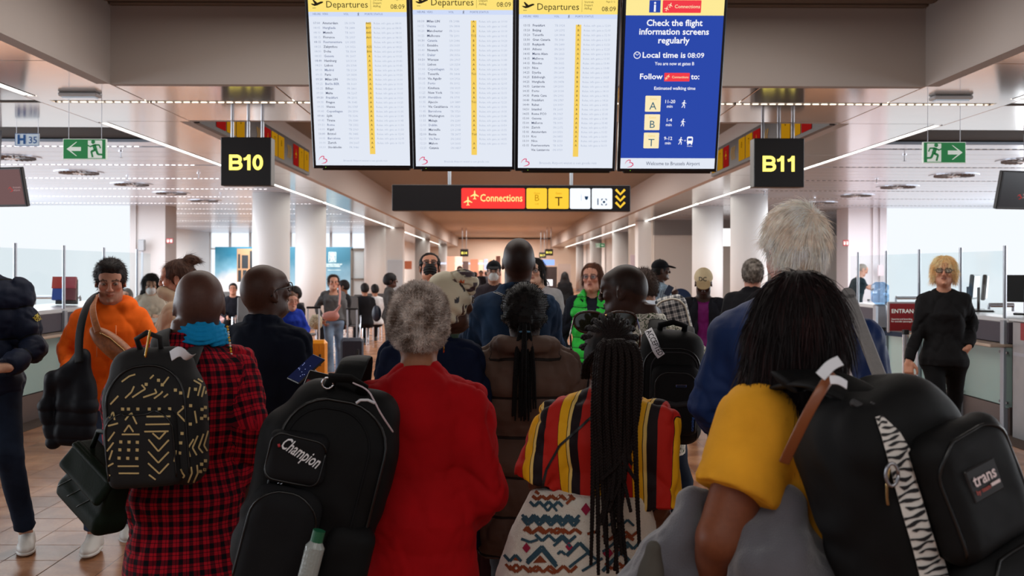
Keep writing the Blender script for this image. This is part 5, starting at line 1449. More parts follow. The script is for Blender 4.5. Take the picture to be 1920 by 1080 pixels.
        for nm in arms:
            S, E, We = arms[nm]; L1 = np.linalg.norm(E-S)
            for (A, Bq, off) in ((S, E, 0.0), (E, We, L1)):
                if np.linalg.norm(Bq-A) < .01: continue
                ab = Bq-A; l = np.linalg.norm(ab); hh = np.clip(((V-A) @ ab)/l**2, 0, 1); pr = A+hh[:, None]*ab; dv = V-pr; dd = np.linalg.norm(dv, axis=1)-(.045*k+st)
                ux = np.array([1, 0, 0.]); ux = ux-ab*ux.dot(ab)/l**2; ux /= np.linalg.norm(ux); uy = np.cross(ab/l, ux)
                mm = dd < best-.0; best = np.where(mm, dd, best)
                uu = np.arctan2(dv @ ux, -(dv @ uy))*(.045*k+st)*1.1; u = np.where(mm, uu+.31, u); v = np.where(mm, 1.4*k-(off+hh*l), v); g = np.where(mm, 1, g)
        if planar: u = V[:, 0]+.35*np.abs(V[:, 1])
        N = normals(V, Q)
        P_ = V*np.array([1, 1, .45])/fscale+seed
        disp = fold*fbm(P_, 7, 3)*fall
        # creases gather at the elbows and above the hem
        for nm in arms:
            E = arms[nm][1]; r = np.linalg.norm(V-E, axis=1); disp += .010*np.exp(-(r/.10)**2)*vnoise(V*np.array([.6, .6, 2.2])+seed, 22)
        disp += fold*.55*np.sin(vnoise(V+seed, 3.2)*22+V[:, 2]*9)*.5*sstep(v, .5*k, 1.35*k)*0.5
        q_ = np.stack([np.abs(V[:, 0])*.8+V[:, 2]*.5, V[:, 1], V[:, 2]*.35-np.abs(V[:, 0])*.6], 1)/fscale+seed
        q_ = q_+.05*np.stack([fbm(V+5, 5, 2), fbm(V+9, 5, 2), fbm(V+2, 5, 2)], 1)
        rg = 1-np.abs(fbm(q_, 9, 2))*3.0; rg2 = 1-np.abs(fbm(q_*np.array([.7, 1, 1.6])+3, 15, 2))*3.0; disp -= crease*(np.clip(rg, 0, 1)**2.5+.5*np.clip(rg2, 0, 1)**2.5)*(.3+.9*np.clip(fbm(V+1, 4, 1)*2+.5, 0, 1))
        if puff:
            ph = v/puff; a = np.abs(np.sin(np.pi*ph)); disp += min(.026, puff*.10 if puff < .1 else puff*.17)*((a**.6)-.6)+.008*min(1, puff*8)*vnoise(V*np.array([1.5, 1.5, 3]), 18)
        V = V+N*disp[:, None]
        # keep thin folds outside the body
        o = to_obj(name, V, Q, m, s.root, uv=np.stack([u, v, g], 1)); s.topo = (V, Q); return o
    def trousers(s, m, t=.012, low=.10, hi=1.02, h=None, flare=0, name='trousers', fold=.010, waist=True):
        k = s.k; B = Body(h or max(.016, s.h*2.2)); J = s.J
        B.stack(s.torso(t*.7, z0=.86, z1=1.05), k=.03)
        for q in (-1, 1): B.el((q*.075*k*s.w, -.022*k, .885*k), (.080*k*s.w+t*.5, .068*k+t*.5, .095*k), k=.02)
        for nm in 'LR':
            hp, kn, an = J['hip'+nm], J['kn'+nm], J['an'+nm]; d = (an-kn)/np.linalg.norm(an-kn); ae = an+d*(.07*k-low*k+.01)
            B.rc(hp, kn, .084*k*(.4+.6*s.w)+t, .054*k+t, k=.05); B.rc(kn, ae, .054*k+t, .040*k+t+flare, k=.02)
            a = ae; b = ae+d*.09
            B.P.append((capcut(a, b, .09), np.minimum(a, b)-.1, np.maximum(a, b)+.1, frame((0, 0, 0)), .003, '-'))
        V, Q = B.mesh(); V = relax(V, Q, 1, .4); N = normals(V, Q)
        disp = fold*fbm(V*np.array([1, 1, .6])+3, 8, 3)
        for nm in 'LR':
            for key, r_ in (('kn', .12), ('an', .14)):
                r = np.linalg.norm(V-J[key+nm], axis=1); disp += .010*np.exp(-(r/r_)**2)*vnoise(V*np.array([.7, .7, 2.0]), 26)
        V = V+N*disp[:, None]
        return to_obj(name, V, Q, m, s.root, uv=np.stack([V[:, 0], V[:, 2], V[:, 1]], 1))
    def shoes(s, m, sole=None):
        k = s.k
        for nm, q in (('L', -1), ('R', 1)):
            an = s.J['an'+nm]; d = s.J.get('ft'+nm, np.array([q*.12, 1, 0.])); d = d/np.linalg.norm(d); z0 = an[2]-.075*k
            sd = np.array([d[1], -d[0], 0]); up = np.cross(sd, d); R = np.stack([sd, d, up], 1); fr = frame((an[0], an[1], z0), R)
            B = Body(.008 if 300 < s.sc < 340 else .015)
            B.rc((0, -.02, .075), (0, -.035, .035), .042, .040, k=.02, fr=fr); B.el((0, .085, .030), (.046, .085, .036), k=.03, fr=fr); B.el((0, -.01, .035), (.039, .07, .038), k=.03, fr=fr); B.rc((0, .02, .070), (0, .09, .045), .032, .030, k=.03, fr=fr)
            B._cut(np.array([0, 0, -1.]), np.array([0, 0, .012]), .003, fr)
            V, Q = B.mesh(); sh = to_obj('shoe', V, Q, m, s.root)
            S = Body(.008 if 300 < s.sc < 340 else .015); S.el((0, .07, .012), (.052, .105, .022), k=.02, fr=fr); S.el((0, -.02, .012), (.043, .070, .022), k=.03, fr=fr)
            S._cut(np.array([0, 0, 1.]), np.array([0, 0, .024]), .003, fr); S._cut(np.array([0, 0, -1.]), np.array([0, 0, .001]), .002, fr)
            V, Q = S.mesh(); so = to_obj('sole', V, Q, sole or m, sh)
            if s.sc > 200:
                la = MB()
                for i in range(6):
                    y = .018+.016*i; z = .100-.0075*i-.002*i
                    la.tube([Vector(fr[0]+fr[1] @ np.array([x, y+.004*(x > 0), z-abs(x)*.35])) for x in (-.024, -.012, 0, .012, .024)], .0028, 6)
                la.build('laces', mat('laces', (190, 186, 180)), sh)
    def hl(s, p): return s.HO+s.HR @ (np.array(p)*s.hk)
    def hair(s, col, style='short', t=.012, n=0, length=.03, width=.0009, disp=.004, dfreq=60, h=None, col2=None, mix=0.0, back=1.0, extra=None, curl=0., grav=0., cutf=None, front=.062, line=.045, swirl=False, seed=0, stand=.25, wave=.6, part=0.0, fringe=False):
        B = Body(h or max(.009, s.h*1.25)); fr = frame(s.HO, s.HR); k = s.hk; w = s.hw
        B.el(np.array((0, -.012, .030))*k, np.array((.074*w+t, .093+t, .085+t))*k, fr=fr, k=.01)
        B.el(np.array((0, -.034, -.005))*k, np.array((.071*w+t, .078+t, .075+t*.5))*k, fr=fr, k=.02)
        # face opening and nape
        if style != 'full':
            B.el(np.array((0, front+.06, line-.085))*k, np.array((.073*w, .070, .085))*k, fr=fr, k=.008, op='-')
            B.box(np.array((0, .115, -.10))*k, np.array((.12, .085, .10))*k, .02, fr=fr, k=.02, op='-')
            for q in (-1, 1): B.el(np.array((q*.090*w, -.004, -.020))*k, np.array((.030, .026, .042))*k, fr=fr, k=.006, op='-')
            B.box(np.array((0, -.02, -.165))*k, np.array((.12, .12, .085))*k, .02, fr=fr, k=.02, op='-')
        if extra: extra(B, fr, k)
        V, Q = B.mesh(); V = relax(V, Q, 1, .4); N = normals(V, Q)
        V = V+N*(disp*fbm(V+seed, dfreq, 2))[:, None]
        base = np.array(lin(col)); c2 = np.array(lin(col2)) if col2 else base*1.5
        mk = np.clip(fbm(V+seed, 35, 3)*1.6+mix, 0, 1)[:, None]; C = base*(1-mk)+c2*mk
        ex = None
        if n:
            N = normals(V, Q); Vl = (V-s.HO) @ s.HR/k
            ok_ = np.where((Vl[:, 1] < .058) | (Vl[:, 2] > .088) | fringe)[0]; idx = ok_[RNG.randint(0, len(ok_), n)]; roots = V[idx]-N[idx]*.002; nn = N[idx]
            if swirl:   # hair combed down from the crown at the back of the head
                crown = s.hl((.01, -.085, .085)); dv = roots-crown; dn = np.linalg.norm(dv, axis=1)[:, None]; dv = dv/(dn+1e-6)
                dv = dv-nn*(dv*nn).sum(1)[:, None]; sw = np.cross(nn, dv); dirs = dv*.9+nn*.07+sw*.35*np.exp(-(dn/.05)**2)+np.array([0, 0, -.25])*sstep(dn[:, 0], .03, .12)[:, None]
                dirs += (fbm(roots, 16, 2)[:, None]*.9)*sw
            else:
                top = s.hl((0, part, .16)); dv = roots-top; dv = dv/np.linalg.norm(dv, axis=1)[:, None]; dv = dv-nn*(dv*nn).sum(1)[:, None]; dv /= np.linalg.norm(dv, axis=1)[:, None]+1e-6
                dirs = dv*(1-stand)+nn*stand+np.cross(nn, dv)*(fbm(roots, 16, 2)[:, None]*wave)
            ex = strands(roots, dirs, length, width, 3 if length < .03 else 5, curl, grav, .18)
        if n:
            cs = np.repeat(np.clip(fbm(roots+seed+1, 30, 2)*1.4+mix+RNG.normal(0, .18, n), 0, 1), len(ex[0])//n)[:, None]; C = np.concatenate([C, base*(1-cs)*1.15+c2*cs*1.15])
        o = to_obj('hair', V, Q, M_hair, s.root, col=np.clip(C, 0, 1), extra=ex); return o
    def glasses(s, col=(20, 18, 18), r=(.024, .017), thick=.0022, sun=False, z=.008, lens=(90, 80, 80), y=.104, half=False):
        m = MB(); w = s.hw
        root = None
        for q in (-1, 1):
            pts = [Vector(s.hl((q*.032*w+r[0]*math.copysign(abs(math.cos(a))**.7, math.cos(a)), y-.010*abs(math.cos(a)) if q*math.cos(a) > 0 else y, z+r[1]*math.copysign(abs(math.sin(a))**.8, math.sin(a))))) for a in [i*math.pi/10 for i in range(21)]]
            m.tube(pts, thick*s.hk, 6, cap=False)
            m.tube([Vector(s.hl((q*(.032*w+r[0]), y-.008, z+.004))), Vector(s.hl((q*.076*w, .05, z+.004))), Vector(s.hl((q*.079*w, -.005, z+.002))), Vector(s.hl((q*.078*w, -.03, z-.02)))], thick*s.hk, 6)
        m.tube([Vector(s.hl((-.009, y, z+.004))), Vector(s.hl((0, y+.004, z+.006))), Vector(s.hl((.009, y, z+.004)))], thick*s.hk, 6)
        g = m.build('glasses', mat('frame_%d_%d_%d' % col, col, rough=.25), s.root, smooth=True)
        L = MB()
        for q in (-1, 1):
            pts = [Vector(s.hl((q*.032*w+r[0]*.97*math.cos(a), y-.004, z+r[1]*.97*math.sin(a)))) for a in [i*math.pi/8 for i in range(16)]]
            L.add(pts, [tuple(range(16))])
        L.build('lens', glassmat('lens_glass_%d' % lens[0], (230, 230, 235) if not sun else lens, .7 if not sun else .3), g)
        return g
def Rot_to(d):
    d = np.array(d, float); d /= np.linalg.norm(d); a = np.cross(d, [0, 1, 0.]); 
    if np.linalg.norm(a) < .1: a = np.cross(d, [1., 0, 0])
    a /= np.linalg.norm(a); return np.array(np.stack([a, np.cross(d, a), d], 1), np.float32)
def capcut(a, b, r):
    a = np.array(a, float); b = np.array(b, float); l = np.linalg.norm(b-a); d = (b-a)/l
    def fn(X, Y, Z):
        px, py, pz = X-a[0], Y-a[1], Z-a[2]; t = px*d[0]+py*d[1]+pz*d[2]
        q = np.sqrt(np.maximum(px**2+py**2+pz**2-t*t, 0)); return np.maximum(q-r, np.maximum(-t, t-l))
    return fn
def bvh_of(o):
    """surface of an object in world coordinates"""
    bpy.context.view_layer.update()
    M = o.matrix_world; me = o.data
    return BVHTree.FromPolygons([M @ v.co for v in me.vertices], [tuple(p.vertices) for p in me.polygons])
def project(mb_v, bvh, view=None, off=.0015, ny=None):
    """world points dropped onto a surface along a direction"""
    out = []
    d = Vector(view or (0, 1, 0)).normalized()
    for p in mb_v:
        p = Vector(p); h = bvh.ray_cast(p-d*1.0, d)
        if h[0] is None:
            n = bvh.find_nearest(p); q = n[0]; nn = n[1]
        else: q = h[0]
        out.append(q-d*off)
    return out
def eye_dir(px, py): return (W(px, py, 100)-Vector((0, 0, EYE))).normalized()
def decal(name, polys, bvh, m, parent, off=.002, sub=.012, s=600, view=None):
    """polygons given in picture pixels, laid on the nearest surface from the front as a thin raised print"""
    mb = MB(); 
    dirn = Vector(view or (0, 1, 0)).normalized()
    for P_ in polys:
        pts = []
        n = len(P_)
        c = (sum(p[0] for p in P_)/n, sum(p[1] for p in P_)/n)
        for p in P_: pts.append(p)
        vs = []
        for (x, y) in pts:
            d = eye_dir(x, y); h = bvh.ray_cast(Vector((0, 0, EYE)), d)
            if h[0] is None: vs = None; break
            vs.append(h[0]+h[1].normalized()*off if h[1].dot(d) < 0 else h[0]-h[1].normalized()*off)
        if not vs: continue
        mb.add(vs, [tuple(range(n))])
    o = mb.build(name, m, None)
    if parent is not None:
        o.parent = parent; bpy.context.view_layer.update(); o.matrix_parent_inverse = parent.matrix_world.inverted()
    return o
def strokes_px(lines, w, step=6):
    """polylines in pixels -> many small quads of width w"""
    out = []
    for L_ in lines:
        for (a, b) in zip(L_[:-1], L_[1:]):
            l = math.hypot(b[0]-a[0], b[1]-a[1]); n = max(1, int(l/step)); ux, uy = (b[0]-a[0])/(l+1e-9), (b[1]-a[1])/(l+1e-9); nx, ny = -uy*w/2, ux*w/2
            for i in range(n):
                t0, t1 = i/n, (i+1)/n; p = (a[0]+(b[0]-a[0])*t0, a[1]+(b[1]-a[1])*t0); q = (a[0]+(b[0]-a[0])*t1, a[1]+(b[1]-a[1])*t1)
                out.append([(p[0]+nx, p[1]+ny), (p[0]-nx, p[1]-ny), (q[0]-nx, q[1]-ny), (q[0]+nx, q[1]+ny)])
    return out

def seated(p, yk=.42):
    k = p.k
    for q, nm in ((-1, 'L'), (1, 'R')):
        p.J['kn'+nm] = np.array([q*.10*k, yk*k, .93*k]); p.J['an'+nm] = np.array([q*.11*k, (yk+.05)*k, .52*k]); p.J['ft'+nm] = np.array([q*.1, 1, 0.])
        p.J['e'+nm] = np.array([q*.24*k, .06*k, 1.14*k]); p.J['w'+nm] = np.array([q*.10*k, .28*k, 1.04*k]); p.J['hd'+nm] = np.array([-q*.3, 1, -.2])
    return p
def mask_face(p, col, name='face_mask'):
    B = Body(.004 if p.sc > 180 else .007); fr = frame(p.HO, p.HR); k = p.hk
    B.el(np.array((0, .070, -.052))*k, np.array((.056, .052, .052))*k, fr=fr, k=.01); B.el(np.array((0, .10, -.030))*k, np.array((.026, .030, .024))*k, fr=fr, k=.03)
    B.box(np.array((0, -.01, -.04))*k, np.array((.12, .062, .12))*k, .02, fr=fr, k=.004, op='-')
    V, Q = B.mesh(); V = V+normals(V, Q)*(.0025*np.sin(((V-p.HO) @ p.HR)[:, 2]/k*330))[:, None]
    o = to_obj(name, V, Q, mat('mask_%d' % col[0], col, rough=.8), p.root)
    m = MB()
    for q in (-1, 1):
        for z in (-.02, -.075): m.tube([Vector(p.hl((q*.052, .058, z))), Vector(p.hl((q*.070, .01, (z-.02)/2))), Vector(p.hl((q*.079, -.02, -.012)))], .0018, 5)
    m.build('ear_loop', MATS['mask_%d' % col[0]], o)
def cap_hat(p, col, peak=None, t=.012, up=0):
    B = Body(.005 if p.sc > 180 else .008); fr = frame(p.HO, p.HR); k = p.hk
    B.el(np.array((0, -.012, .040+up))*k, np.array((.076+t, .096+t, .086+t))*k, fr=fr, k=.01); B.box(np.array((0, 0, -.10+up))*k, np.array((.15, .17, .135))*k, .01, fr=fr, k=.004, op='-')
    V, Q = B.mesh(); o = to_obj('cap', V, Q, clothmat('cap_%d_%d' % col[:2], col), p.root)
    m = Body(.004 if p.sc > 180 else .007); m.el(np.array((0, .115, .050+up))*k, np.array((.066, .075, .012))*k, fr=fr, k=.01, R=Matrix.Rotation(-.25, 3, 'X')); V, Q = m.mesh(); to_obj('peak', V, Q, clothmat('cap_peak_%d' % col[0], peak or col), o)
    MB().ball(Vector(p.hl((0, -.012, .138+up))), .008, 8, 6).build('button', MATS['cap_%d_%d' % col[:2]], o)
    return o
def long_hair(p, col, zl=-.28, w=.085, back=-.06, col2=None, n=3000, mix=0, t=.014, ycut=.03, h=None, spread=.03):
    def ex(B, fr, k):
        B.stack([(zl*k, w*k*.8+spread, .035*k, 0, back*k), ((zl*.5)*k, w*k+spread, .05*k, 0, back*k), (-.06*k, w*k+.006, .07*k, 0, -.03*k), (.05*k, .078*k, .07*k, 0, -.02*k)], fr=fr, k=.03)
        B.el(np.array((0, .13, -.05))*k, np.array((.056, .095, .10))*k, fr=fr, k=.008, op='-')
    p.hair(col, 'long', t=t, n=n, length=.10, width=.0012, col2=col2, mix=mix, extra=lambda B, fr, k: ex(B, fr, k), grav=.5, stand=.08, disp=.006, dfreq=30, h=h)
def ribbon(name, pts, w, th, m, parent, up=None, world=True):
    """flat strap through points; w wide, th thick; the width lies along up x tangent"""
    mb = MB(); pts = [Vector(q) for q in pts]
    # smooth the path
    for _ in range(2):
        q = [pts[0]]
        for a, b in zip(pts[:-1], pts[1:]): q += [a*.75+b*.25, a*.25+b*.75]
        q.append(pts[-1]); pts = q
    mb.tube(pts, [(w/2, th/2)]*len(pts), 12, flat=up or (0, -1, 0)); o = mb.build(name, m, smooth=True)
    if parent is not None: o.parent = parent; bpy.context.view_layer.update(); o.matrix_parent_inverse = parent.matrix_world.inverted()
    return o
def adopt(o, parent):
    o.parent = parent; bpy.context.view_layer.update(); o.matrix_parent_inverse = parent.matrix_world.inverted(); return o
def braid_v(path, r, per=.030):
    """three interlaced strands along a path, returned as vertices and faces"""
    P = [Vector(q) for q in path]; L = [0]
    for a, b in zip(P[:-1], P[1:]): L.append(L[-1]+(b-a).length)
    def at(l):
        l = min(max(l, 0), L[-1]-1e-6)
        for i in range(len(P)-1):
            if L[i+1] >= l: t = (l-L[i])/(L[i+1]-L[i]+1e-9); return P[i].lerp(P[i+1], t), (P[i+1]-P[i]).normalized()
    mb = MB(); n = int(L[-1]/(per/7))+2
    for s_ in range(3):
        pts = []; rs = []
        for i in range(n):
            l = L[-1]*i/(n-1); p, t = at(l); u = t.cross(Vector((0, 1, 0))); u = u.normalized() if u.length > .05 else Vector((1, 0, 0)); v = t.cross(u)
            ph = 2*math.pi*(l/per)+s_*2*math.pi/3; f = 1-.45*(l/L[-1])**2
            pts.append(p+u*(r*.55*f*math.sin(ph))+v*(r*.32*f*math.sin(2*ph))); rs.append(r*.52*f)
        mb.tube(pts, rs, 5)
    return mb.v, mb.f
def smooth_path(pts, it=3):
    pts = [Vector(q) for q in pts]
    for _ in range(it):
        q = [pts[0]]
        for a, b in zip(pts[:-1], pts[1:]): q += [a*.75+b*.25, a*.25+b*.75]
        q.append(pts[-1]); pts = q
    return pts
# ================================================================== PEOPLE
M_jeans = clothmat('jeans_denim', (50, 64, 88), 'denim', cols=[(38, 50, 72), (72, 92, 120)])
M_jeansl = clothmat('jeans_pale', (110, 130, 156), 'denim', cols=[(84, 106, 134), (140, 160, 184)])
M_jeansd = clothmat('jeans_dark', (24, 32, 48), 'denim', cols=[(16, 22, 36), (34, 46, 66)])
M_dktr = clothmat('dark_trousers', (24, 24, 28)); M_shoeb = mat('black_shoe', (20, 20, 20), rough=.4); M_shoew = mat('white_shoe', (214, 210, 204), rough=.5)
M_navy = clothmat('navy_wool', (18, 24, 38)); M_navy2 = clothmat('navy_knit', (14, 24, 48)); M_blackj = clothmat('black_cloth', (20, 20, 24))
DARK = (84, 54, 42)

# ---- blonde woman in black
p = Person(1770, 482, 236, 'blonde woman in glasses and black jumper walking toward the queue', yaw=180, skin=(206, 150, 124), fem=True, w=1.0, hs=.98, lips=(150, 84, 74), brow=(120, 84, 56), h=.0065); p.fineh = True
p.set('a', e=(1722, 618, .02), w=(1704, 678, -.04), hd=(-.05, -.15, -1), hn=(.6, .6, 0), curl=1.0)
p.set('b', e=(1822, 606, .05), w=(1815, 652, -.10), hd=(-.5, .3, -.9), hn=(-.6, .7, 0), curl=.5)
p.set('a', kn=(1762, 760, -.15), an=(1776, 862, -.10)); p.set('b', kn=(1790, 745, .1), an=(1780, 842, .2))
p.body(); p.eyes((70, 90, 100)); p.glasses((24, 20, 20), (.025, .016), .003)
p.top(clothmat('black_knit', (26, 26, 28), bump=.4), hem=.86, name='jumper', t=.022, neck=1.475, fold=.014)
p.trousers(clothmat('black_leggings', (16, 16, 18), bump=.1), t=.006, name='leggings'); p.shoes(M_shoeb)
p.hair((232, 190, 132), 'short', t=.014, n=4500, length=.06, width=.0011, col2=(255, 236, 196), mix=.4, grav=.3, line=.052, front=.066, fringe=True,
       extra=lambda B, fr, k: [B.el(np.array((q*.074, -.01, -.02))*k, np.array((.020, .045, .055))*k, fr=fr, k=.02) for q in (-1, 1)]+[B.el(np.array((0, .12, -.03))*k, np.array((.058, .06, .075))*k, fr=fr, k=.01, op='-')])
bl = p
# ---- orange hoodie man
p = Person(208, 487, 332, 'young man in bright orange hoodie with tan crossbody bag', yaw=172, skin=(196, 142, 118), w=.98, hyaw=6, hpitch=-16, stub=.45, brow=(36, 26, 20), h=.006, hs=1.0); p.fineh = True
p.set('a', e=(126, 655, .05), w=(132, 700, -.22), hd=(.5, -.6, -.6), hn=(.5, .5, -.5), curl=.8); p.set('b', e=(292, 655, .0), w=(255, 705, -.22), hd=(-.8, -.5, -.1), hn=(0, .3, -1), curl=.8)
p.set('a', kn=(172, 850, -.10), an=(176, 1008, -.05)); p.set('b', kn=(225, 850, .1), an=(240, 985, .3))
p.body(); p.eyes((60, 40, 26), look=(0, -.45))
def hood(B, s):
    k = s.k
    for a in range(12):
        t0, t1 = [math.radians(-215+(250*i/12)) for i in (a, a+1)]
        f = lambda t: (s.lx(1.48)+.105*k*math.cos(t), s.ly(1.48)-.005+.085*k*math.sin(t), (1.475-.02*math.sin(t))*k)
        B.rc(f(t0), f(t1), .036, .036, k=.02)
    B.rc((0, -.11*k, 1.44*k), (0, -.12*k, 1.36*k), .075, .055, k=.03)
p.top(clothmat('orange_hoodie', (244, 104, 24), bump=.2), hem=.84, name='hoodie', t=.026, neck=1.50, collar=hood, fold=.012, crease=.007)
org_v = p.topo
p.trousers(M_jeans, t=.018, low=.13); p.shoes(M_shoew)
p.hair((30, 26, 26), 'short', t=.012, n=3500, length=.024, width=.0009, col2=(60, 50, 46), grav=-.02, stand=.3, part=.13, line=.060, front=.070,
       extra=lambda B, fr, k: B.el(np.array((.0, .045, .100))*k, np.array((.062, .050, .026))*k, fr=fr, k=.03))
m = MB(); 
for q in (-1, 1): m.tube([Vector(p.hl((0, 0, 0)))*0+Vector((q*.045, .13, 1.36*p.k)), Vector((q*.05, .16, 1.30*p.k)), Vector((q*.048, .165, 1.18*p.k))], .0035, 6)
m.build('drawstring', mat('orange_cord', (226, 120, 60)), p.root, smooth=True)
og = p
# ---- navy puffer man cut by the left edge
p = Person(-34, 424, 332, 'man in navy quilted jacket cut off by the left edge, head out of view', yaw=168, skin=(196, 150, 126), w=1.12, h=.008)
p.set('b', e=(66, 655, 0), w=(10, 690, -.24), hd=(-1, -.2, 0), hn=(0, .5, -1)); p.set('a', e=(-120, 655, 0), w=(-60, 690, -.2))
p.set('b', kn=(18, 858, -.16), an=(50, 1003, -.02)); p.set('a', kn=(-60, 850, .1), an=(-110, 980, .3))
p.body(h=.012); p.top(clothmat('navy_puffer', (20, 28, 48), 'quilt', scale=.17, rough=.6, bump=.2), hem=.80, t=.034, puff=.17, name='jacket', neck=1.50, fold=.014); nv = p
NVJ = p.root.children[-1]
p.trousers(M_jeansd, t=.016, low=.12); p.shoes(M_shoew); p.hair((60, 44, 34), t=.014)
# ---- woman with bun in beige
p = Person(338, 487, 300, 'woman with brown hair bun and beige coat collar over her chin', yaw=72, skin=(204, 150, 126), fem=True, w=1.05, hyaw=6, hpitch=-8, brow=(70, 46, 34), lips=(150, 82, 76), h=.0065)
p.body(); p.eyes((60, 70, 60))
def hi_collar(B, s):
    k = s.k
    for a in range(16):
        t0, t1 = a*math.pi/8, (a+1)*math.pi/8; f = lambda t: (.085*k*math.cos(t), .015+.10*k*math.sin(t), (1.50+.045*math.sin(t))*k); B.rc(f(t0), f(t1), .032, .032, k=.02)
p.top(clothmat('beige_coat', (176, 152, 128), bump=.3), hem=.70, t=.036, name='coat', collar=hi_collar, neck=1.53, fold=.018, hemr=[(.60, .23, .19)])
p.trousers(M_dktr); p.shoes(M_shoeb)
p.hair((66, 44, 36), t=.008, n=2500, length=.05, width=.0009, stand=.03, col2=(110, 76, 60), disp=.001, part=.0, line=.062, front=.072, extra=lambda B, fr, k: [B.el(np.array((0, -.085, .105))*k, np.array((.042, .040, .036))*k, fr=fr, k=.01), B.el(np.array((0.01, -.115, .10))*k, np.array((.026, .030, .028))*k, fr=fr, k=.01)], wave=.1)
# ---- woman with white mask
p = Person(283, 514, 158, 'woman in cream trench coat and white face mask with long black hair', yaw=182, skin=(216, 176, 150), fem=True, w=1.0, hpitch=-22, h=.009, brow=(40, 30, 28))
p.set('a', e=(264, 592, 0), w=(285, 600, -.28), hd=(1, -.2, 0)); p.set('b', e=(307, 590, 0), w=(296, 598, -.28), hd=(-.4, -.6, .3))
p.body(); p.eyes(); p.top(clothmat('cream_coat', (214, 202, 184)), hem=.66, t=.03, name='coat', hemr=[(.5, .24, .18)]); p.trousers(M_dktr); p.shoes(M_shoeb); mask_face(p, (224, 222, 220)); long_hair(p, (24, 20, 20), zl=-.24, w=.08)
tag(MB().box(W(291, 601, 172), (.13, .09, .01), Matrix.Rotation(.5, 3, 'X')).build('paper_sheet', mat('paper', (226, 220, 214))), 'white paper held by the woman in cream coat', 'paper')
# ---- grey cardigan woman
p = Person(625, 515, 122, 'woman in grey cardigan and pale flared jeans with pink bag', yaw=186, skin=(200, 146, 122), fem=True, w=1.06, h=.010, lips=(170, 90, 84), brow=(60, 40, 30))
p.set('a', e=(594, 575, 0), w=(603, 602, -.12), hd=(.6, -.3, -.5)); p.set('b', e=(646, 578, .05), w=(650, 612, .05), hd=(0, 0, -1)); p.set('a', kn=(617, 648, -.1), an=(616, 698, -.05)); p.set('b', kn=(636, 648, .05), an=(640, 690, .2))
p.body(); p.eyes(); p.top(clothmat('grey_cardigan', (92, 92, 94)), hem=.90, t=.024, name='cardigan', neck=1.40); p.trousers(M_jeansl, t=.014, flare=.05, low=.05); p.shoes(M_shoew)
p.hair((52, 34, 28), t=.010, n=1200, length=.05, width=.0015, line=.06)
gc = p
# ---- woman in dark jumpsuit
p = Person(731, 513, 112, 'woman in dark grey jumpsuit and black headwrap standing side-on', yaw=-82, skin=(70, 44, 36), fem=True, w=1.08, h=.011)
p.body(); p.eyes(); p.top(clothmat('jumpsuit_grey', (66, 62, 60)), hem=.86, t=.022); p.trousers(MATS['jumpsuit_grey'], t=.022); p.shoes(M_shoew)
p.hair((18, 16, 18), t=.022, disp=.002, line=.06)
js = p
# ---- masked man in glasses
p = Person(806, 474, 215, 'man in black face mask and glasses looking up, dark green jacket', yaw=181, skin=(222, 160, 132), hpitch=18, w=1.08, h=.007, brow=(30, 24, 22), hs=1.05, hw=1.06)
p.body(); p.eyes((40, 30, 26), look=(0, .3)); p.glasses((60, 50, 50), (.025, .017), .0018); mask_face(p, (24, 24, 26))
def collar_(B, s):
    k = s.k
    for q in (-1, 1): B.rc((q*.06*k, -.02, 1.50*k), (q*.045*k, .09, 1.43*k), .022, .02, k=.02)
p.top(clothmat('green_jacket', (38, 52, 44)), hem=.80, t=.03, collar=collar_, neck=1.46); p.trousers(M_dktr); p.shoes(M_shoeb)
p.hair((20, 18, 20), t=.010, n=2000, length=.014, width=.001, stand=.3, line=.058)
# ---- far capped man in mask
p = Person(926, 491, 165, 'man in black cap and white mask just left of the denim jacket man', yaw=178, skin=(190, 140, 116), w=1.1, h=.010)
p.body(); p.eyes(); p.top(clothmat('plum_grey_coat', (58, 50, 56)), hem=.8, t=.035, neck=1.50); p.trousers(M_dktr); p.shoes(M_shoeb); p.hair((30, 26, 24), t=.006); cap_hat(p, (24, 26, 30)); mask_face(p, (210, 208, 205))
# ---- woman in glasses, pale jumper
p = Person(1010, 485, 205, 'young woman in thin glasses and pale grey jumper behind the denim jacket man', yaw=176, hyaw=-10, skin=(224, 178, 156), fem=True, w=1.1, h=.0075, lips=(190, 110, 104), brow=(50, 38, 34), hoff=(.035, 0, 0))
p.body(); p.eyes(); p.glasses((90, 70, 66), (.022, .018), .0015); p.top(clothmat('pale_grey_knit', (176, 172, 176)), hem=.85, t=.03, name='jumper'); p.trousers(M_dktr); p.shoes(M_shoeb)
long_hair(p, (26, 22, 22), zl=-.16, w=.075, n=1500)
# ---- green vest woman
p = Person(1110, 494, 222, 'woman with glasses in bright green quilted vest over dark jacket', yaw=180, hyaw=-12, skin=(206, 150, 128), fem=True, w=1.1, h=.007, lips=(170, 92, 86), brow=(80, 54, 40), hs=1.02)
p.set('a', e=(1050, 640, .05), w=(1075, 690, -.15)); p.body(); p.eyes((60, 60, 50)); p.glasses((110, 60, 60), (.024, .018), .0016)
def vcol(B, s):
    k = s.k
    for a in range(10):
        t0, t1 = [math.radians(-20-200*i/10+220) for i in (a, a+1)]; t0, t1 = math.radians(-60+300*a/10-60), math.radians(-60+300*(a+1)/10-60)
        f = lambda t: (.075*k*math.cos(t), .01+.075*k*math.sin(t), (1.49-.02*math.sin(t))*k); B.rc(f(t0), f(t1), .022, .022, k=.015)
p.top(clothmat('dark_jacket', (22, 26, 36)), hem=.82, t=.030, name='jacket', neck=1.44)
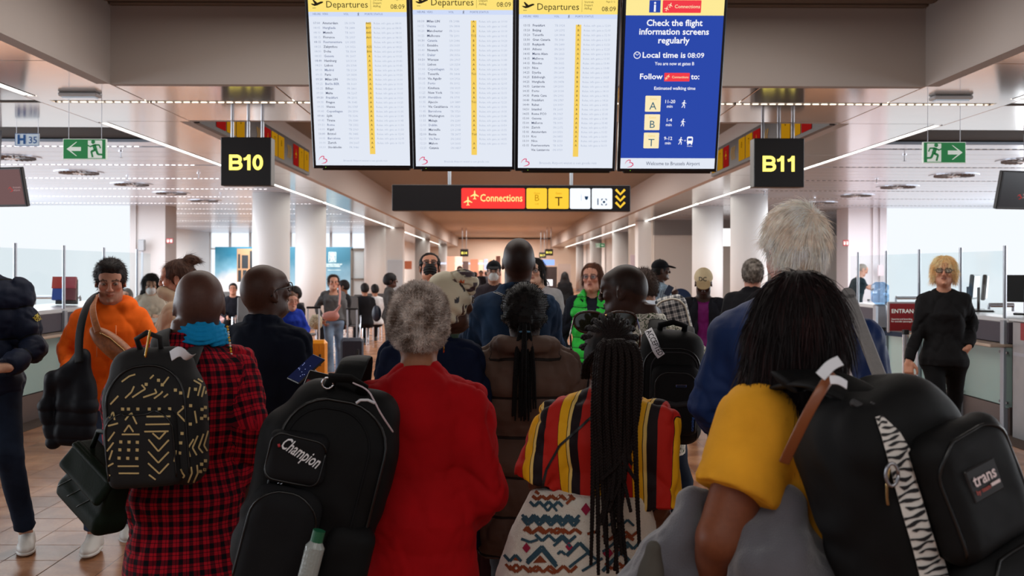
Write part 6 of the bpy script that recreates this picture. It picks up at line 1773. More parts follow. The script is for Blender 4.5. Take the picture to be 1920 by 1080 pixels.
def vopen(B, s): k = s.k; [B.rc((q*.075*k, .02, 1.49*k), (q*.05*k, .10, 1.42*k), .024, .020, k=.015) for q in (-1, 1)]; B.rc((-.07*k, -.04, 1.49*k), (.07*k, -.04, 1.49*k), .026, .026, k=.02); B.box((0, .17*k, 1.15*k), (.035*k, .14*k, .36*k), .02, k=.02, op='-'); B.el((0, .12*k, 1.44*k), (.05*k, .12*k, .09*k), k=.01, op='-')
B_ = p.top(clothmat('green_vest', (44, 178, 62), 'quilt', scale=.085, rough=.5, bump=.1), hem=.84, sleeve='none', t=.036, puff=.085, name='vest', neck=1.43, collar=vopen, fold=.006)
p.trousers(M_dktr); p.shoes(M_shoeb)
# dark open front panel of the vest
p.hair((84, 50, 34), t=.010, n=3000, length=.07, width=.001, col2=(120, 76, 52), grav=.4, line=.058, extra=lambda B, fr, k: B.stack([(-.16*k, .05*k, .035*k, -.02, -.05*k), (-.02*k, .085*k, .06*k, 0, -.035*k)], fr=fr, k=.03), stand=.1)
gv = p
# ---- man in black cap, striped shirt
p = Person(1237, 489, 158, 'man in black cap and pale blue striped shirt seen from the side', yaw=-72, skin=(74, 48, 38), w=1.1, h=.009)
p.set('b', e=(1238, 580, -.1), w=(1258, 560, .1), hd=(.6, 0, .8)); p.body(); p.eyes(); p.top(clothmat('blue_striped_shirt', (150, 170, 186), 'thin', cols=[(0, (150, 172, 190)), (.55, (70, 92, 116)), (.8, (170, 188, 200))], scale=1.3), hem=.86, t=.03, name='shirt'); p.trousers(M_dktr); p.shoes(M_shoeb); p.hair((16, 14, 14), t=.004); cap_hat(p, (22, 24, 28))
# ---- hoodie person with checked backpack
p = Person(1212, 505, 300, 'person in pale blue-grey hoodie wearing the checked backpack', yaw=28, skin=(196, 142, 116), w=1.0, h=.0075, hpitch=-14, hoff=(0, .03, 0))
def bhood(B, s):
    k = s.k; B.el((0, -.09*k, 1.45*k), (.12*k, .07*k, .085*k), k=.03); hood(B, s)
p.body(); p.eyes(); p.top(clothmat('pale_hoodie', (176, 184, 196)), hem=.84, t=.036, collar=bhood, name='hoodie', neck=1.49); p.trousers(M_jeansd); p.shoes(M_shoew); p.hair((50, 36, 30), t=.010, n=2500, length=.02, stand=.6)
hd = p
# ---- cream cap man
p = Person(1319, 508, 198, 'man in cream baseball cap and dark jacket over purple shirt, looking down', yaw=180, hpitch=-30, skin=(66, 42, 34), w=1.12, h=.0075, brow=(16, 12, 12), stub=.5, lips=(90, 50, 46))
p.set('a', e=(1278, 640, 0), w=(1290, 690, -.15)); p.set('b', e=(1368, 640, 0), w=(1350, 690, -.15)); p.body(); p.eyes()
p.top(clothmat('purple_shirt', (112, 26, 100), rough=.5), hem=.9, t=.018, sleeve='none', name='shirt', neck=1.44)
def open_front(B, s): k = s.k; B.box((0, .16*k, 1.18*k), (.055*k, .13*k, .34*k), .03, k=.02, op='-'); [B.rc((q*.085*k, .09, 1.46*k), (q*.07*k, .125, 1.15*k), .022, .016, k=.02) for q in (-1, 1)]
p.top(clothmat('black_jacket', (24, 25, 32)), hem=.78, t=.036, name='jacket', collar=open_front, neck=1.44); p.trousers(M_dktr); p.shoes(M_shoeb)
cap = cap_hat(p, (214, 194, 158), peak=(176, 152, 116), up=.012); dc = p; DCCAP = cap
# ---- grey-haired man in black
p = Person(1411, 486, 232, 'man with short grey hair in black jacket seen from behind', yaw=-8, hyaw=8, skin=(206, 146, 124), w=1.1, h=.0075)
p.body(); p.eyes()
def bcol(B, s):
    k = s.k
    for a in range(14):
        t0, t1 = a*math.pi/7, (a+1)*math.pi/7; f = lambda t: (s.lx(1.48)+.072*k*math.cos(t), s.ly(1.48)+.070*k*math.sin(t), (1.485-.02*math.sin(t))*k); B.rc(f(t0), f(t1), .018, .018, k=.012)
p.top(MATS['black_cloth'], hem=.8, t=.032, collar=bcol, neck=1.49); p.trousers(M_dktr); p.shoes(M_shoeb)
p.hair((66, 58, 52), t=.012, n=5000, length=.025, width=.0008, col2=(150, 142, 134), mix=.3, swirl=True)
# ---- far man pulling luggage
p = Person(1601, 508, 98, 'bald elderly man in dark green jacket leaning forward near the right pale pillar', yaw=-68, hpitch=-25, skin=(206, 156, 136), w=1.1, h=.011, lean=(0, .10), hoff=(0, .15, 0), H=1.70, brow=(150, 140, 130))
p.root.location.z = 0; p.set('b', e=(1614, 545, .0), w=(1626, 552, -.1), hd=(1, 0, -.3)); p.body(); p.eyes(); p.top(clothmat('dark_green_coat', (26, 44, 52)), hem=.8, t=.03); p.trousers(M_dktr); p.shoes(M_shoeb); p.hair((150, 142, 134), t=.002, line=.02)
# ---- floral shirt man
p = Person(1212, 495, 430, 'shaven-headed man in floral print shirt turned to the left', yaw=22, hyaw=50, hpitch=-6, skin=(62, 40, 32), w=1.0, h=.0065, brow=(14, 10, 10), stub=.3, hoff=(-.088, .03, 0), scalp=.75, hw=1.02, hs=1.0, lips=(84, 48, 44))
p.fineh = False
p.set('b', e=(1330, 712, .05), w=(1290, 770, .28), hd=(-.6, .6, .2)); p.set('a', e=(1150, 700, .1), w=(1165, 740, .3), hd=(.3, .5, .7)); p.set('a', kn=(1205, 900, 0)); p.set('b', kn=(1270, 905, 0))
p.body(); p.eyes()
p.top(clothmat('floral_print', (226, 220, 206), 'floral', scale=1.0), hem=.86, sleeve='short', t=.030, name='shirt', collar=bcol, neck=1.485, fold=.014); p.trousers(M_jeansd, t=.016); p.shoes(M_shoeb)
fm = p
# ---- denim jacket man
p = Person(968, 444, 372, 'tall bald man in dark blue denim jacket looking up at the boards', yaw=0, hpitch=14, hyaw=2, skin=(60, 38, 30), scalp=.7, w=.98, h=.0065, hoff=(.012, -.01, 0), hs=1.05)
p.set('a', e=(880, 640, .1), w=(925, 700, .3)); p.set('b', e=(1040, 650, .1), w=(1010, 700, .3)); p.body(); p.eyes()
p.top(clothmat('denim_jacket', (34, 56, 84), 'denim', cols=[(16, 30, 50), (36, 60, 88)], bump=.4), hem=.88, t=.026, name='jacket', collar=bcol, neck=1.50, fold=.012); DNJ = p.root.children[-1]; DN = p
p.trousers(M_dktr); p.shoes(M_shoeb)
# ---- headscarf woman
p = Person(808, 514, 470, 'woman in cream and brown patterned headscarf and navy jumper', yaw=-12, hyaw=-35, skin=(80, 52, 40), fem=True, w=1.16, h=.007, hs=1.0, hoff=(.075, 0, 0))
p.body(); p.eyes(); p.top(M_navy2, hem=.7, t=.024, name='jumper', neck=1.48, hemr=[(.55, .23, .18)]); p.trousers(M_dktr); p.shoes(M_shoeb)
B = Body(.0055); fr = frame(p.HO, p.HR); 
B.el((0, -.015, .032), (.088, .108, .098), fr=fr); B.el((0, -.05, -.02), (.078, .075, .085), fr=fr, k=.03); B.el((0, .16, -.06), (.07, .09, .11), fr=fr, k=.01, op='-')
V, Q = B.mesh(); N = normals(V, Q); Vl = V-p.HO
V = V+N*(.006*np.sin(Vl[:, 0]*60+Vl[:, 2]*110+fbm(V, 12, 2)*6)*sstep(-Vl[:, 2], -.05, .05)+.005*fbm(V, 20, 2))[:, None]
cs = np.array(lin((212, 200, 172))); C = np.tile(cs, (len(V), 1)); n1 = fbm(V*np.array([1, 1, 1.4])+4, 17, 2); n2 = fbm(V+9, 22, 2)
C[n1 > .28] = lin((40, 34, 40)); C[(n1 < -.36)] = lin((206, 110, 58)); C[(n2 > .36)] = lin((90, 70, 66))
sc_ = to_obj('headscarf', V, Q, mat('scarf_print', (200, 190, 170), rough=.6, attr='Col'), p.root, col=C)
kn_ = MB(); B = Body(.005); kc = p.P(866, 526, -.02)
B.el(kc+np.array([0, 0, .01]), (.045, .05, .034), k=.02); B.el(kc+np.array([.035, 0, -.015]), (.03, .03, .045), k=.02); B.el(kc+np.array([-.02, 0, .018]), (.03, .03, .022), k=.015); B.rc(kc, kc+np.array([-.015, -.01, -.10]), .02, .012, k=.02)
V, Q = B.mesh(); N = normals(V, Q); V = V+N*(.005*np.sin(fbm(V, 20, 2)*14))[:, None]; n1 = fbm(V+3, 24, 2); C = np.tile(cs, (len(V), 1)); C[n1 > .1] = lin((70, 52, 56)); C[n1 < -.34] = lin((214, 96, 40))
to_obj('knot', V, Q, MATS['scarf_print'], sc_, col=C)
for c_ in p.root.children:
    if c_.name.startswith('knot'): pass
hs_ = p
# ---- blazer man
p = Person(496, 494, 440, 'bald man in dark navy blazer and glasses holding a phone', yaw=-22, hyaw=-34, hpitch=8, skin=(72, 46, 36), w=1.0, h=.006, brow=(14, 10, 10), hoff=(.0, .0, 0), hs=1.04, stub=.2); p.fineh = True
p.set('b', e=(556, 772, -.06), w=(572, 728, .20), hd=(.25, .5, .7), hn=(-.4, .5, .2), curl=.9); p.set('a', e=(430, 780, .05), w=(470, 820, .25))
p.body(); p.eyes(); p.glasses((20, 18, 18), (.025, .018), .0022)
p.top(M_navy, hem=.78, t=.024, name='blazer', collar=bcol, neck=1.485, fold=.012, hemr=[(.70, .19, .15)]); p.trousers(M_dktr); p.shoes(M_shoeb)
m = MB().ball(Vector(p.hl((-.080, -.012, -.045))), .005, 8, 6).build('earring', M_steel, p.root); bz = p
# ---- puffer woman with pony tail
p = Person(984, 534, 462, 'woman with long black ponytail in long brown quilted coat', yaw=0, skin=(50, 34, 30), fem=True, w=1.2, h=.007, hs=.98)
p.set('a', e=(892, 800, .05), w=(930, 900, .15)); p.set('b', e=(1082, 800, .05), w=(1045, 900, .15)); p.body(); p.eyes()
def pcol(B, s):
    k = s.k
    for a in range(18):
        t0, t1 = a*math.pi/9, (a+1)*math.pi/9; f = lambda t: (.135*k*math.cos(t), -.02+.10*k*math.sin(t), (1.445-.045*math.sin(t)+.02*math.cos(2*t))*k); B.rc(f(t0), f(t1), .028, .028, k=.02)
p.top(clothmat('brown_puffer', (88, 68, 58), 'quilt', scale=.155, rough=.6, bump=.15), hem=.56, t=.038, puff=.155, name='coat', collar=pcol, neck=1.46, fold=.018, hemr=[(.52, .235, .17)]); p.trousers(clothmat('grey_jeans', (92, 96, 102)), t=.014); p.shoes(M_shoeb)
def blob(B, fr, k):
    for i in range(9):
        a = math.pi*(i/8); B.rc(np.array((.085*math.cos(a), .02, .03+.08*math.sin(a)))*k, np.array((.02*math.cos(a), -.115, -.01))*k, .017, .013, k=.004, fr=fr)
        B.rc(np.array((.085*math.cos(a), .0, -.02-.02*math.sin(a)))*k, np.array((.02*math.cos(a), -.115, -.03))*k, .015, .013, k=.004, fr=fr)
p.hair((14, 11, 11), t=.014, disp=.009, dfreq=55, extra=blob, col2=(34, 26, 24), mix=0, n=2500, length=.012, stand=.8)
mbv = MB(); base = p.hl((0, -.125, -.035))
for i in range(26):
    a = RNG.normal(0, .016, 2); tip = base+np.array([a[0]*1.5, -.045, -.30-.08*RNG.rand()]); mid = base+np.array([a[0]*1.2, -.05+a[1], -.13])
    v, f = braid_v(smooth_path([base+np.array([a[0]*.5, a[1]*.5, 0]), mid, tip], 2), .0065, .022); mbv.add(v, f)
o = mbv.build('ponytail', mat('black_braid', (13, 11, 12), rough=.65, spec=.15), p.root, smooth=True); o['kind'] = 'stuff'
MB().tube([Vector(base)+Vector((.022*math.cos(a), -.01, -.035+.004*math.sin(a)))+Vector((0, -.018*math.sin(a), 0)) for a in [i*math.pi/6 for i in range(13)]], .004, 6).build('hair_tie', mat('blue_tie', (60, 110, 140)), p.root)
pw = p
# ---- white-haired man in blue jacket
p = Person(1486, 383, 592, 'tall white-haired man in blue jacket with grey-striped collar', yaw=4, hyaw=30, hpitch=4, skin=(196, 132, 112), w=1.12, h=.007, hs=1.02, hw=1.02, lean=(0, 0), sd=.045)
p.set('a', e=(1330, 760, .05), w=(1380, 850, .3)); p.set('b', e=(1632, 760, .0), w=(1590, 900, .25)); p.body(); p.eyes()
p.top(clothmat('blue_jacket', (28, 50, 98), rough=.55, bump=.15), hem=.80, t=.038, name='jacket', collar=bcol, neck=1.50, fold=.020); WJ = p
o = MB(); k = p.k
pts = [Vector((.093*k*math.cos(a), .088*k*math.sin(a)-.0, (1.472-.02*math.sin(a))*k)) for a in [math.pi+i*math.pi/16 for i in range(-2, 19)]]
o.tube(pts, [(.004, .010)]*len(pts), 8, flat=(0, 0, 1)); o.build('collar_stripe', mat('grey_stripe', (160, 164, 172)), p.root, smooth=True)
p.trousers(M_dktr); p.shoes(M_shoeb)
p.hair((226, 208, 190), t=.013, n=14000, length=.050, width=.0008, col2=(255, 248, 240), mix=.6, swirl=True, grav=.18, line=.045, disp=.006, dfreq=26, extra=lambda B, fr, k: [B.el(np.array((-.0, -.075, -.035))*k, np.array((.070, .034, .05))*k, fr=fr, k=.02)])
# ---- plaid man
p = Person(350, 504, 556, 'bald man in long red and black plaid shirt with bright blue scarf', yaw=4, hyaw=-2, skin=(84, 55, 46), w=1.12, h=.0065, hoff=(.042, 0, 0), hw=1.06, hs=1.0, hpitch=4)
p.set('a', e=(218, 765, .06), w=(222, 868, .12), hd=(-.1, .2, -1), hn=(1, 0, 0), curl=1.2); p.set('b', e=(472, 790, .0), w=(463, 900, .08), hd=(-.1, .2, -1), hn=(-1, 0, 0), curl=.9)
p.body(); p.eyes()
p.top(clothmat('red_plaid', (150, 20, 30), 'plaid', cols=[(178, 20, 38), (100, 12, 28), (16, 12, 20)]), hem=.50, t=.030, name='shirt', collar=bcol, neck=1.49, fold=.016, hemr=[(.40, .25, .19), (.62, .225, .165)]); PLJ = p.root.children[-1]; pl = p
p.trousers(M_dktr); p.shoes(M_shoeb)
B = Body(.006); k = p.k
for a in range(18):
    t0, t1 = a*math.pi/9, (a+1)*math.pi/9
    for z, r, w_ in ((1.515, .072, .017), (1.49, .078, .020), (1.535, .067, .013)):
        f = lambda t: (.042+r*math.cos(t), -.0+r*math.sin(t), (z+.006*math.sin(3*t))*k); B.rc(f(t0), f(t1), w_, w_, k=.008)
V, Q = B.mesh(); N = normals(V, Q); V = V+N*(.0035*np.sin(V[:, 2]*420+np.sin(V[:, 0]*40)*3))[:, None]; to_obj('scarf', V, Q, clothmat('blue_scarf', (20, 140, 196)), p.root)
m = MB(); m2 = MB()
for i in range(14):
    a = -1.3+i*.08; c = Vector((.042+.092*math.cos(a*.5+.3), -.05+.05*math.sin(a), (1.50-.004*i)*k)); c = Vector((.042+.088+.001*i, -.035-.003*i, (1.535-.010*i)*k)); (m if i % 4 < 2 else m2).ball(c, .0042, 8, 6)
o = m.build('bead', mat('yellow_bead', (232, 170, 20)), p.root); o['kind'] = 'stuff'; o = m2.build('bead', mat('white_bead', (220, 214, 200)), p.root); o['kind'] = 'stuff'
# ---- red sweater woman
p = Person(786, 540, 588, 'older woman with short curly grey hair in deep red jumper', yaw=0, hyaw=-4, skin=(150, 102, 76), fem=True, w=1.17, h=.0065, hs=1.0, lips=(120, 60, 56), hoff=(0, 0, 0), aw=1.25, sd=.06)
p.set('a', e=(606, 850, .12), w=(620, 760, .35), hd=(0, .6, .8), hn=(0, .8, -.6)); p.set('b', e=(912, 925, -.02), w=(862, 985, .24), hd=(-.8, .5, 0), hn=(0, .2, -1))
p.body(); p.eyes()
p.top(clothmat('red_knit', (168, 10, 18), bump=.35, bscale=700), hem=.56, t=.026, name='jumper', neck=1.435, fold=.016, st=.026, hemr=[(.50, .235, .19), (.66, .225, .18)]); rw = p
p.trousers(M_dktr); p.shoes(M_shoeb)
p.hair((112, 92, 80), t=.018, n=24000, length=.017, width=.0007, col2=(232, 220, 212), mix=.42, curl=1.0, stand=1.0, disp=.009, dfreq=50, line=.05)
pt = p.hl((.080, -.012, -.062)); m = MB().tube([Vector(pt)+Vector((0, .014*math.cos(a), -.012+.014*math.sin(a))) for a in [i*math.pi/8 for i in range(17)]], .002, 6, cap=False).build('earring', mat('gold', (212, 160, 70), rough=.2, metal=1), p.root)
# ---- striped shirt woman
p = Person(1138, 600, 588, 'woman with long braids in yellow, red and black striped shirt', yaw=0, skin=(98, 62, 46), fem=True, w=1.26, h=.0065, hs=.98, aw=1.15, hoff=(.01, 0, -.0), sd=.03)
p.set('a', e=(1005, 905, .0), w=(1060, 960, .2), hd=(.6, .6, 0)); p.set('b', e=(1236, 950, -.05), w=(1262, 1020, .12), hd=(.1, .6, -.6))
p.body(); p.eyes()
STR = [(0, (236, 176, 30)), (.20, (34, 22, 24)), (.215, (226, 188, 96)), (.27, (34, 22, 24)), (.48, (178, 36, 26)), (.78, (34, 22, 24)), (.80, (236, 176, 30))]
STR = [(0, (236, 172, 28)), (.24, (30, 20, 22)), (.26, (228, 192, 110)), (.34, (30, 20, 24)), (.60, (184, 36, 28)), (.985, (30, 20, 24))]
p.top(clothmat('striped_cloth', (200, 60, 30), 'stripes', cols=STR, scale=.62, rough=.6), hem=.98, sleeve='half', t=.028, name='shirt', neck=1.45, fold=.014, st=.026, hemr=[(.94, .19, .15)], planar=True); sw_ = p; STJ = p.root.children[-1]
p.trousers(M_dktr); p.shoes(M_shoeb)
# fleece wrapped round her waist
B = Body(.007); zt = 1.6-(918-502)/588
c0 = p.P(1098, 920)[0]; c1 = p.P(1085, 1080)[0]
T = [(.30, .30, .21, c1, 0), (.62, .262, .185, c1, 0), (.75, .232, .165, (c0+c1)/2, 0), (zt-.02, .200, .145, c0+.02, 0), (zt+.005, .185, .13, c0+.02, 0)]
B.stack(T, k=.02); V, Q = B.mesh(); V = relax(V, Q, 1, .5); N = normals(V, Q); V = V+N*(.012*fbm(V*np.array([1, 1, .4]), 8, 3)+.0022*fbm(V, 90, 1))[:, None]
SK = to_obj('fleece_wrap', V, Q, clothmat('white_fleece', (216, 208, 196), bump=.8, bscale=260, sheen=.4), p.root)
p.hair((16, 12, 12), t=.010, disp=.004, dfreq=60, col2=(50, 34, 28), line=.055)
mb = MB(); cr = p.hl((.01, -.118, .06))
for i in range(11):       # cornrows up to the crown
    a = math.pi*(i/10); st = p.hl((.092*math.cos(a), .075*math.sin(a)+.01, .025+.098*math.sin(a))); md = p.hl((.082*math.cos(a), -.055, .035+.108*math.sin(a)))
    v, f = braid_v(smooth_path([st, md, cr], 3), .011, .026); mb.add(v, f)
for i in range(7):
    a = math.pi*(i/6); st = p.hl((.086*math.cos(a), -.03, -.07)); md = p.hl((.078*math.cos(a), -.105, .0)); v, f = braid_v(smooth_path([st, md, cr], 3), .010, .026); mb.add(v, f)
o = mb.build('braided_crown', mat('brown_black_braid', (24, 16, 15), rough=.65, spec=.15), p.root, smooth=True); o['kind'] = 'stuff'
ends = [(1108, 1060), (1122, 1078), (1135, 1020), (1140, 1075), (1150, 1000), (1158, 1076), (1166, 1040), (1175, 1065), (1183, 960), (1192, 900), (1146, 940), (1160, 980), (1130, 985), (1171, 900), (1185, 870), (1118, 1000), (1152, 1070), (1200, 1050), (1126, 900), (1140, 960)]
for i, (ex_, ey_) in enumerate(ends):
    u = (i/len(ends)-.5); top_ = cr+np.array([u*.05, -.02-.012*(i % 3), .0]); over = cr+np.array([.02+u*.14, -.06-.012*(i % 3), -.02])
    m1 = p.P(1158+u*92, 760, -.19-.012*(i % 3)); m2_ = p.P(1158+u*60+(ex_-1158)*.3, 860, -.20); en = p.P(ex_, ey_, -.24)
    v, f = braid_v(smooth_path([top_, over, m1, m2_, en], 3), .0098, .028)
    bm_ = MB(); bm_.add(v, f); bm_.build('braid', MATS['brown_black_braid'], p.root, smooth=True)
# ---- yellow shirt woman
p = Person(1548, 512, 800, 'woman with long dark hair in mustard yellow T-shirt, nearest to the camera', yaw=-14, skin=(116, 66, 44), fem=True, w=1.30, h=.007, aw=1.8, sd=.05, hoff=(-.062, 0, 0), hs=1.05, hyaw=6)
p.set('a', e=(1352, 1010, -.10), w=(1330, 1150, .10), hd=(.3, .6, -.5), sh=(1425, 800, -.02)); p.set('b', e=(1760, 1000, .1), w=(1700, 1080, .3)); p.fineh = False
p.body(h=.009); p.eyes()
p.top(clothmat('mustard_tee', (226, 158, 40), bump=.3), hem=.80, sleeve='short', t=.020, name='tshirt', neck=1.44, fold=.012, st=.022); yw = p; YTS = p.root.children[-1]
p.trousers(M_dktr, t=.02); p.shoes(M_shoeb)
def lh(B, fr, k):
    B.el(np.array((0, -.035, -.015))*k, np.array((.104, .105, .120))*k, fr=fr, k=.03)
    B.stack([(-.30, .06, .04, -.045, -.09), (-.20, .105, .07, -.03, -.08), (-.12, .118, .09, -.01, -.055), (.0, .108, .10, 0, -.03)], fr=fr, k=.03)
    B.el(np.array((0, .17, -.04))*k, np.array((.08, .11, .12))*k, fr=fr, k=.01, op='-')
p.hair((18, 11, 12), 'full', t=.008, n=15000, length=.09, width=.0008, col2=(54, 24, 24), mix=-.1, extra=lh, stand=.03, grav=.35, disp=.008, dfreq=14, wave=.25)
# ---- seated and far people
def sitter(px, py, sc, lab, yaw, skin, topc, fem=False, hairc=(24, 20, 20), H=1.68, h=.014, hair=True):
    p = Person(px, py, sc, lab, yaw=yaw, skin=skin, fem=fem, h=h, H=H); seated(p); p.body(); p.top(clothmat('cloth_%d_%d_%d' % topc, topc), hem=.86, t=.03)
    p.trousers(M_jeansd if sum(topc) % 2 else M_dktr, t=.015); p.shoes(M_shoeb)
    if hair: p.hair(hairc, t=.014)
    return p
sitter(437, 531, 92, 'seated man in dark jacket with red scarf below the cloud mural', 176, (196, 140, 116), (30, 30, 38))
sitter(414, 548, 82, 'seated person in pinkish top half hidden by the plaid man', 150, (206, 160, 140), (196, 160, 160))
sitter(684, 531, 92, 'seated person in black on the lounge chairs, dark hair', 10, (170, 120, 96), (26, 26, 30), True)
sitter(703, 533, 88, 'seated person in white top beside the jumpsuit woman', 12, (170, 120, 96), (210, 210, 212), True)
sitter(645, 525, 100, 'person in black leaning behind the grey cardigan woman', 80, (120, 80, 60), (22, 22, 26))
sitter(238, 541, 122, 'staff member seated behind the left counter, grey hair', 160, (196, 150, 130), (60, 64, 72), hairc=(90, 86, 84))
q = sitter(545, 548, 150, 'child in bright blue jacket with red scarf behind the blazer man', 200, (214, 160, 140), (34, 60, 168), True, (96, 66, 50), H=1.35, h=.010)
q = sitter(553, 537, 124, 'man in black seated in front of the second left column', 120, (120, 76, 60), (22, 24, 32), h=.010)
def far(px, py, sc, lab, yaw, topc, fem=False, hairc=(24, 20, 20), H=None, long=False):
    p = Person(px, py, sc, lab, yaw=yaw, skin=(150, 106, 86), fem=fem, h=.018); p.body(); p.top(clothmat('cloth_%d_%d_%d' % topc, topc), hem=.86, t=.03); p.trousers(M_dktr, t=.015); p.shoes(M_shoeb)
    (long_hair(p, hairc, n=0, zl=-.34, w=.11, h=.018) if long else p.hair(hairc, t=.014, h=.014)); return p
far(1059, 510, 73, 'far woman in black with long black hair below the gate signs', 0, (18, 18, 20), True, long=True)
far(862, 499, 62, 'far person in black standing behind the knotted headscarf', 180, (24, 24, 28))
far(891, 510, 49, 'far small figure in dark clothes, left of the far cluster', 0, (34, 30, 34)); far(902, 507, 44, 'far small figure in dark clothes, middle of the far cluster', 180, (24, 24, 30)); far(912, 509, 39, 'far small figure in grey clothes, right of the far cluster', 0, (60, 60, 66))
# ================================================================== BAGS AND HELD THINGS
M_bagb = clothmat('bag_black_nylon', (13, 13, 14), rough=.6, bump=.35, bscale=900)
M_bagb2 = clothmat('bag_black_panel', (18, 18, 20), rough=.65, bump=.3, bscale=900)
M_bagg = clothmat('bag_grey_panel', (52, 52, 55), rough=.7, bump=.3, bscale=900)
M_zip = mat('zip_black', (8, 8, 9), rough=.35)
class Bag:
    """a soft bag: local x across, y away from the camera (its back), z up; origin in the middle"""
    def __init__(s, px, py, sc, label, cat='backpack', yaw=0, roll=0, pitch=0, name='backpack'):
        c = W(px, py, sc); s.root = empty(name, c, label, cat); s.c = c
        s.R = Matrix.Rotation(math.radians(yaw), 3, 'Z') @ Matrix.Rotation(math.radians(pitch), 3, 'X') @ Matrix.Rotation(math.radians(roll), 3, 'Y')
        s.fr = frame((0, 0, 0), s.R)
    def loc(s, p): return s.R @ Vector(p)
    def soft(s, name, build, m, h=.006, fold=.004, ffreq=9, attr=None, parent=None, seed=0):
        B = Body(h); build(B, s.fr); V, Q = B.mesh(); V = relax(V, Q, 2, .5); N = normals(V, Q)
        V = V+N*(fold*fbm(V+seed, ffreq, 3)+fold*.4*np.sin(fbm(V+seed, 5, 1)*18))[:, None]
        return to_obj(name, V, Q, m, parent or s.root, uv=np.stack([V @ np.array(s.R)[:, 0], V @ np.array(s.R)[:, 2], V[:, 1]], 1))
    def surf(s, o):
        me = o.data; s.bv = BVHTree.FromPolygons([v.co for v in me.vertices], [tuple(p.vertices) for p in me.polygons]); return s.bv
    def on(s, x, z, off=.002, bv=None, d=(0, 1, 0)):
        dd = s.R @ Vector(d); o = s.R @ Vector((x, 0, z))-dd*.6; h = (bv or s.bv).ray_cast(o, dd)
        if h[0] is None: h = (bv or s.bv).find_nearest(s.R @ Vector((x, -.1, z)))
        return h[0]-dd*off
    def line(s, name, pts, r, m, off=.001, bv=None, n=6, close=False, parent=None, kind=None):
        P_ = [];
        for a, b in zip(pts[:-1], pts[1:]):
            k = max(1, int(math.hypot(b[0]-a[0], b[1]-a[1])/.012))
            P_ += [(a[0]+(b[0]-a[0])*i/k, a[1]+(b[1]-a[1])*i/k) for i in range(k)]
        P_.append(pts[-1]); q = [s.on(x, z, off, bv) for x, z in P_]
        return MB().tube(q, r, n).build(name, m, parent or s.root, smooth=True)
    def text(s, body, x, z, size, m, width=None, rot=0, bv=None, bold=.01, off=.003, name='lettering', shear=0):
        t = text2d(body, size, 'CENTER', bold, shear=shear); vs, fs = t; w = max(v[0] for v in vs)-min(v[0] for v in vs); sx = width/w if width else 1
        c, n = math.cos(rot), math.sin(rot)
        V = [s.on(x+c*v[0]*sx-n*v[1], z+n*v[0]*sx+c*v[1], off, bv) for v in vs]
        mb = MB(); mb.add(V, fs); return mb.build(name, m, s.root)
def arc(cx, cz, w, h, top=.5, n=14, open_=True):
    """an upside-down U: sides and rounded top"""
    r = min(w/2, top); out = [(cx-w/2, cz-h/2)]
    for i in range(n+1):
        a = math.pi-math.pi*i/n; x = cx+(w/2-r)*(1 if math.cos(a) > 0 else -1)+r*math.cos(a); out.append((x, cz+h/2-r+r*math.sin(a)))
    out.append((cx+w/2, cz-h/2)); return out
def rpath(cx, cz, w, h, r): p = rrect(w, h, r, 5, cx, cz); return p+[p[0]]

# ---- A: mud-cloth print backpack on the plaid man
A = Bag(292, 782, 610, 'small black backpack with cream mud-cloth chevron and square print', yaw=2, roll=-4)
def fa(B, fr):
    B.box((0, .0, -.045), (.150, .075, .165), .065, fr=fr, k=.03); B.box((.0, .01, .05), (.125, .06, .165), .06, fr=fr, k=.06)
body = A.soft('body', fa, mat('print_black', (12, 11, 12), rough=.8, bump=.3, bscale=500), fold=.006)
pk = A.soft('front_pocket', lambda B, fr: B.box((-.02, -.075, -.085), (.110, .030, .115), .03, fr=fr, k=.02), mat('print_black'), fold=.004, seed=3)
bva = A.surf(body)
A.line('zipper', arc(-.005, .0, .235, .33, .11), .0035, M_zip, .003)
A.line('zipper', arc(-.02, -.07, .20, .20, .06), .003, M_zip, .002, bv=A.surf(pk))
MB().tube([A.loc(q) for q in ((-.03, 0, .20), (-.035, -.02, .245), (.0, -.03, .262), (.035, -.02, .245), (.03, 0, .20))], .009, 8).build('top_handle', MATS['print_black'], A.root, smooth=True)
ribbon('shoulder_strap', [W(303, 668, 600), W(298, 640, 590), W(304, 622, 565), W(312, 620, 540), W(318, 650, 520)], .062, .012, MATS['print_black'], A.root, up=(0, -1, .6))
ribbon('shoulder_strap', [W(352, 690, 600), W(362, 665, 590), W(368, 650, 570), W(372, 650, 540), W(372, 690, 520)], .05, .012, MATS['print_black'], A.root, up=(0, -1, .6))
ZZ = []  # print: crop coordinates (scale 2.842, origin 0,700)
def c2(pts): return [(x/2.842, 700+y/2.842) for x, y in pts]
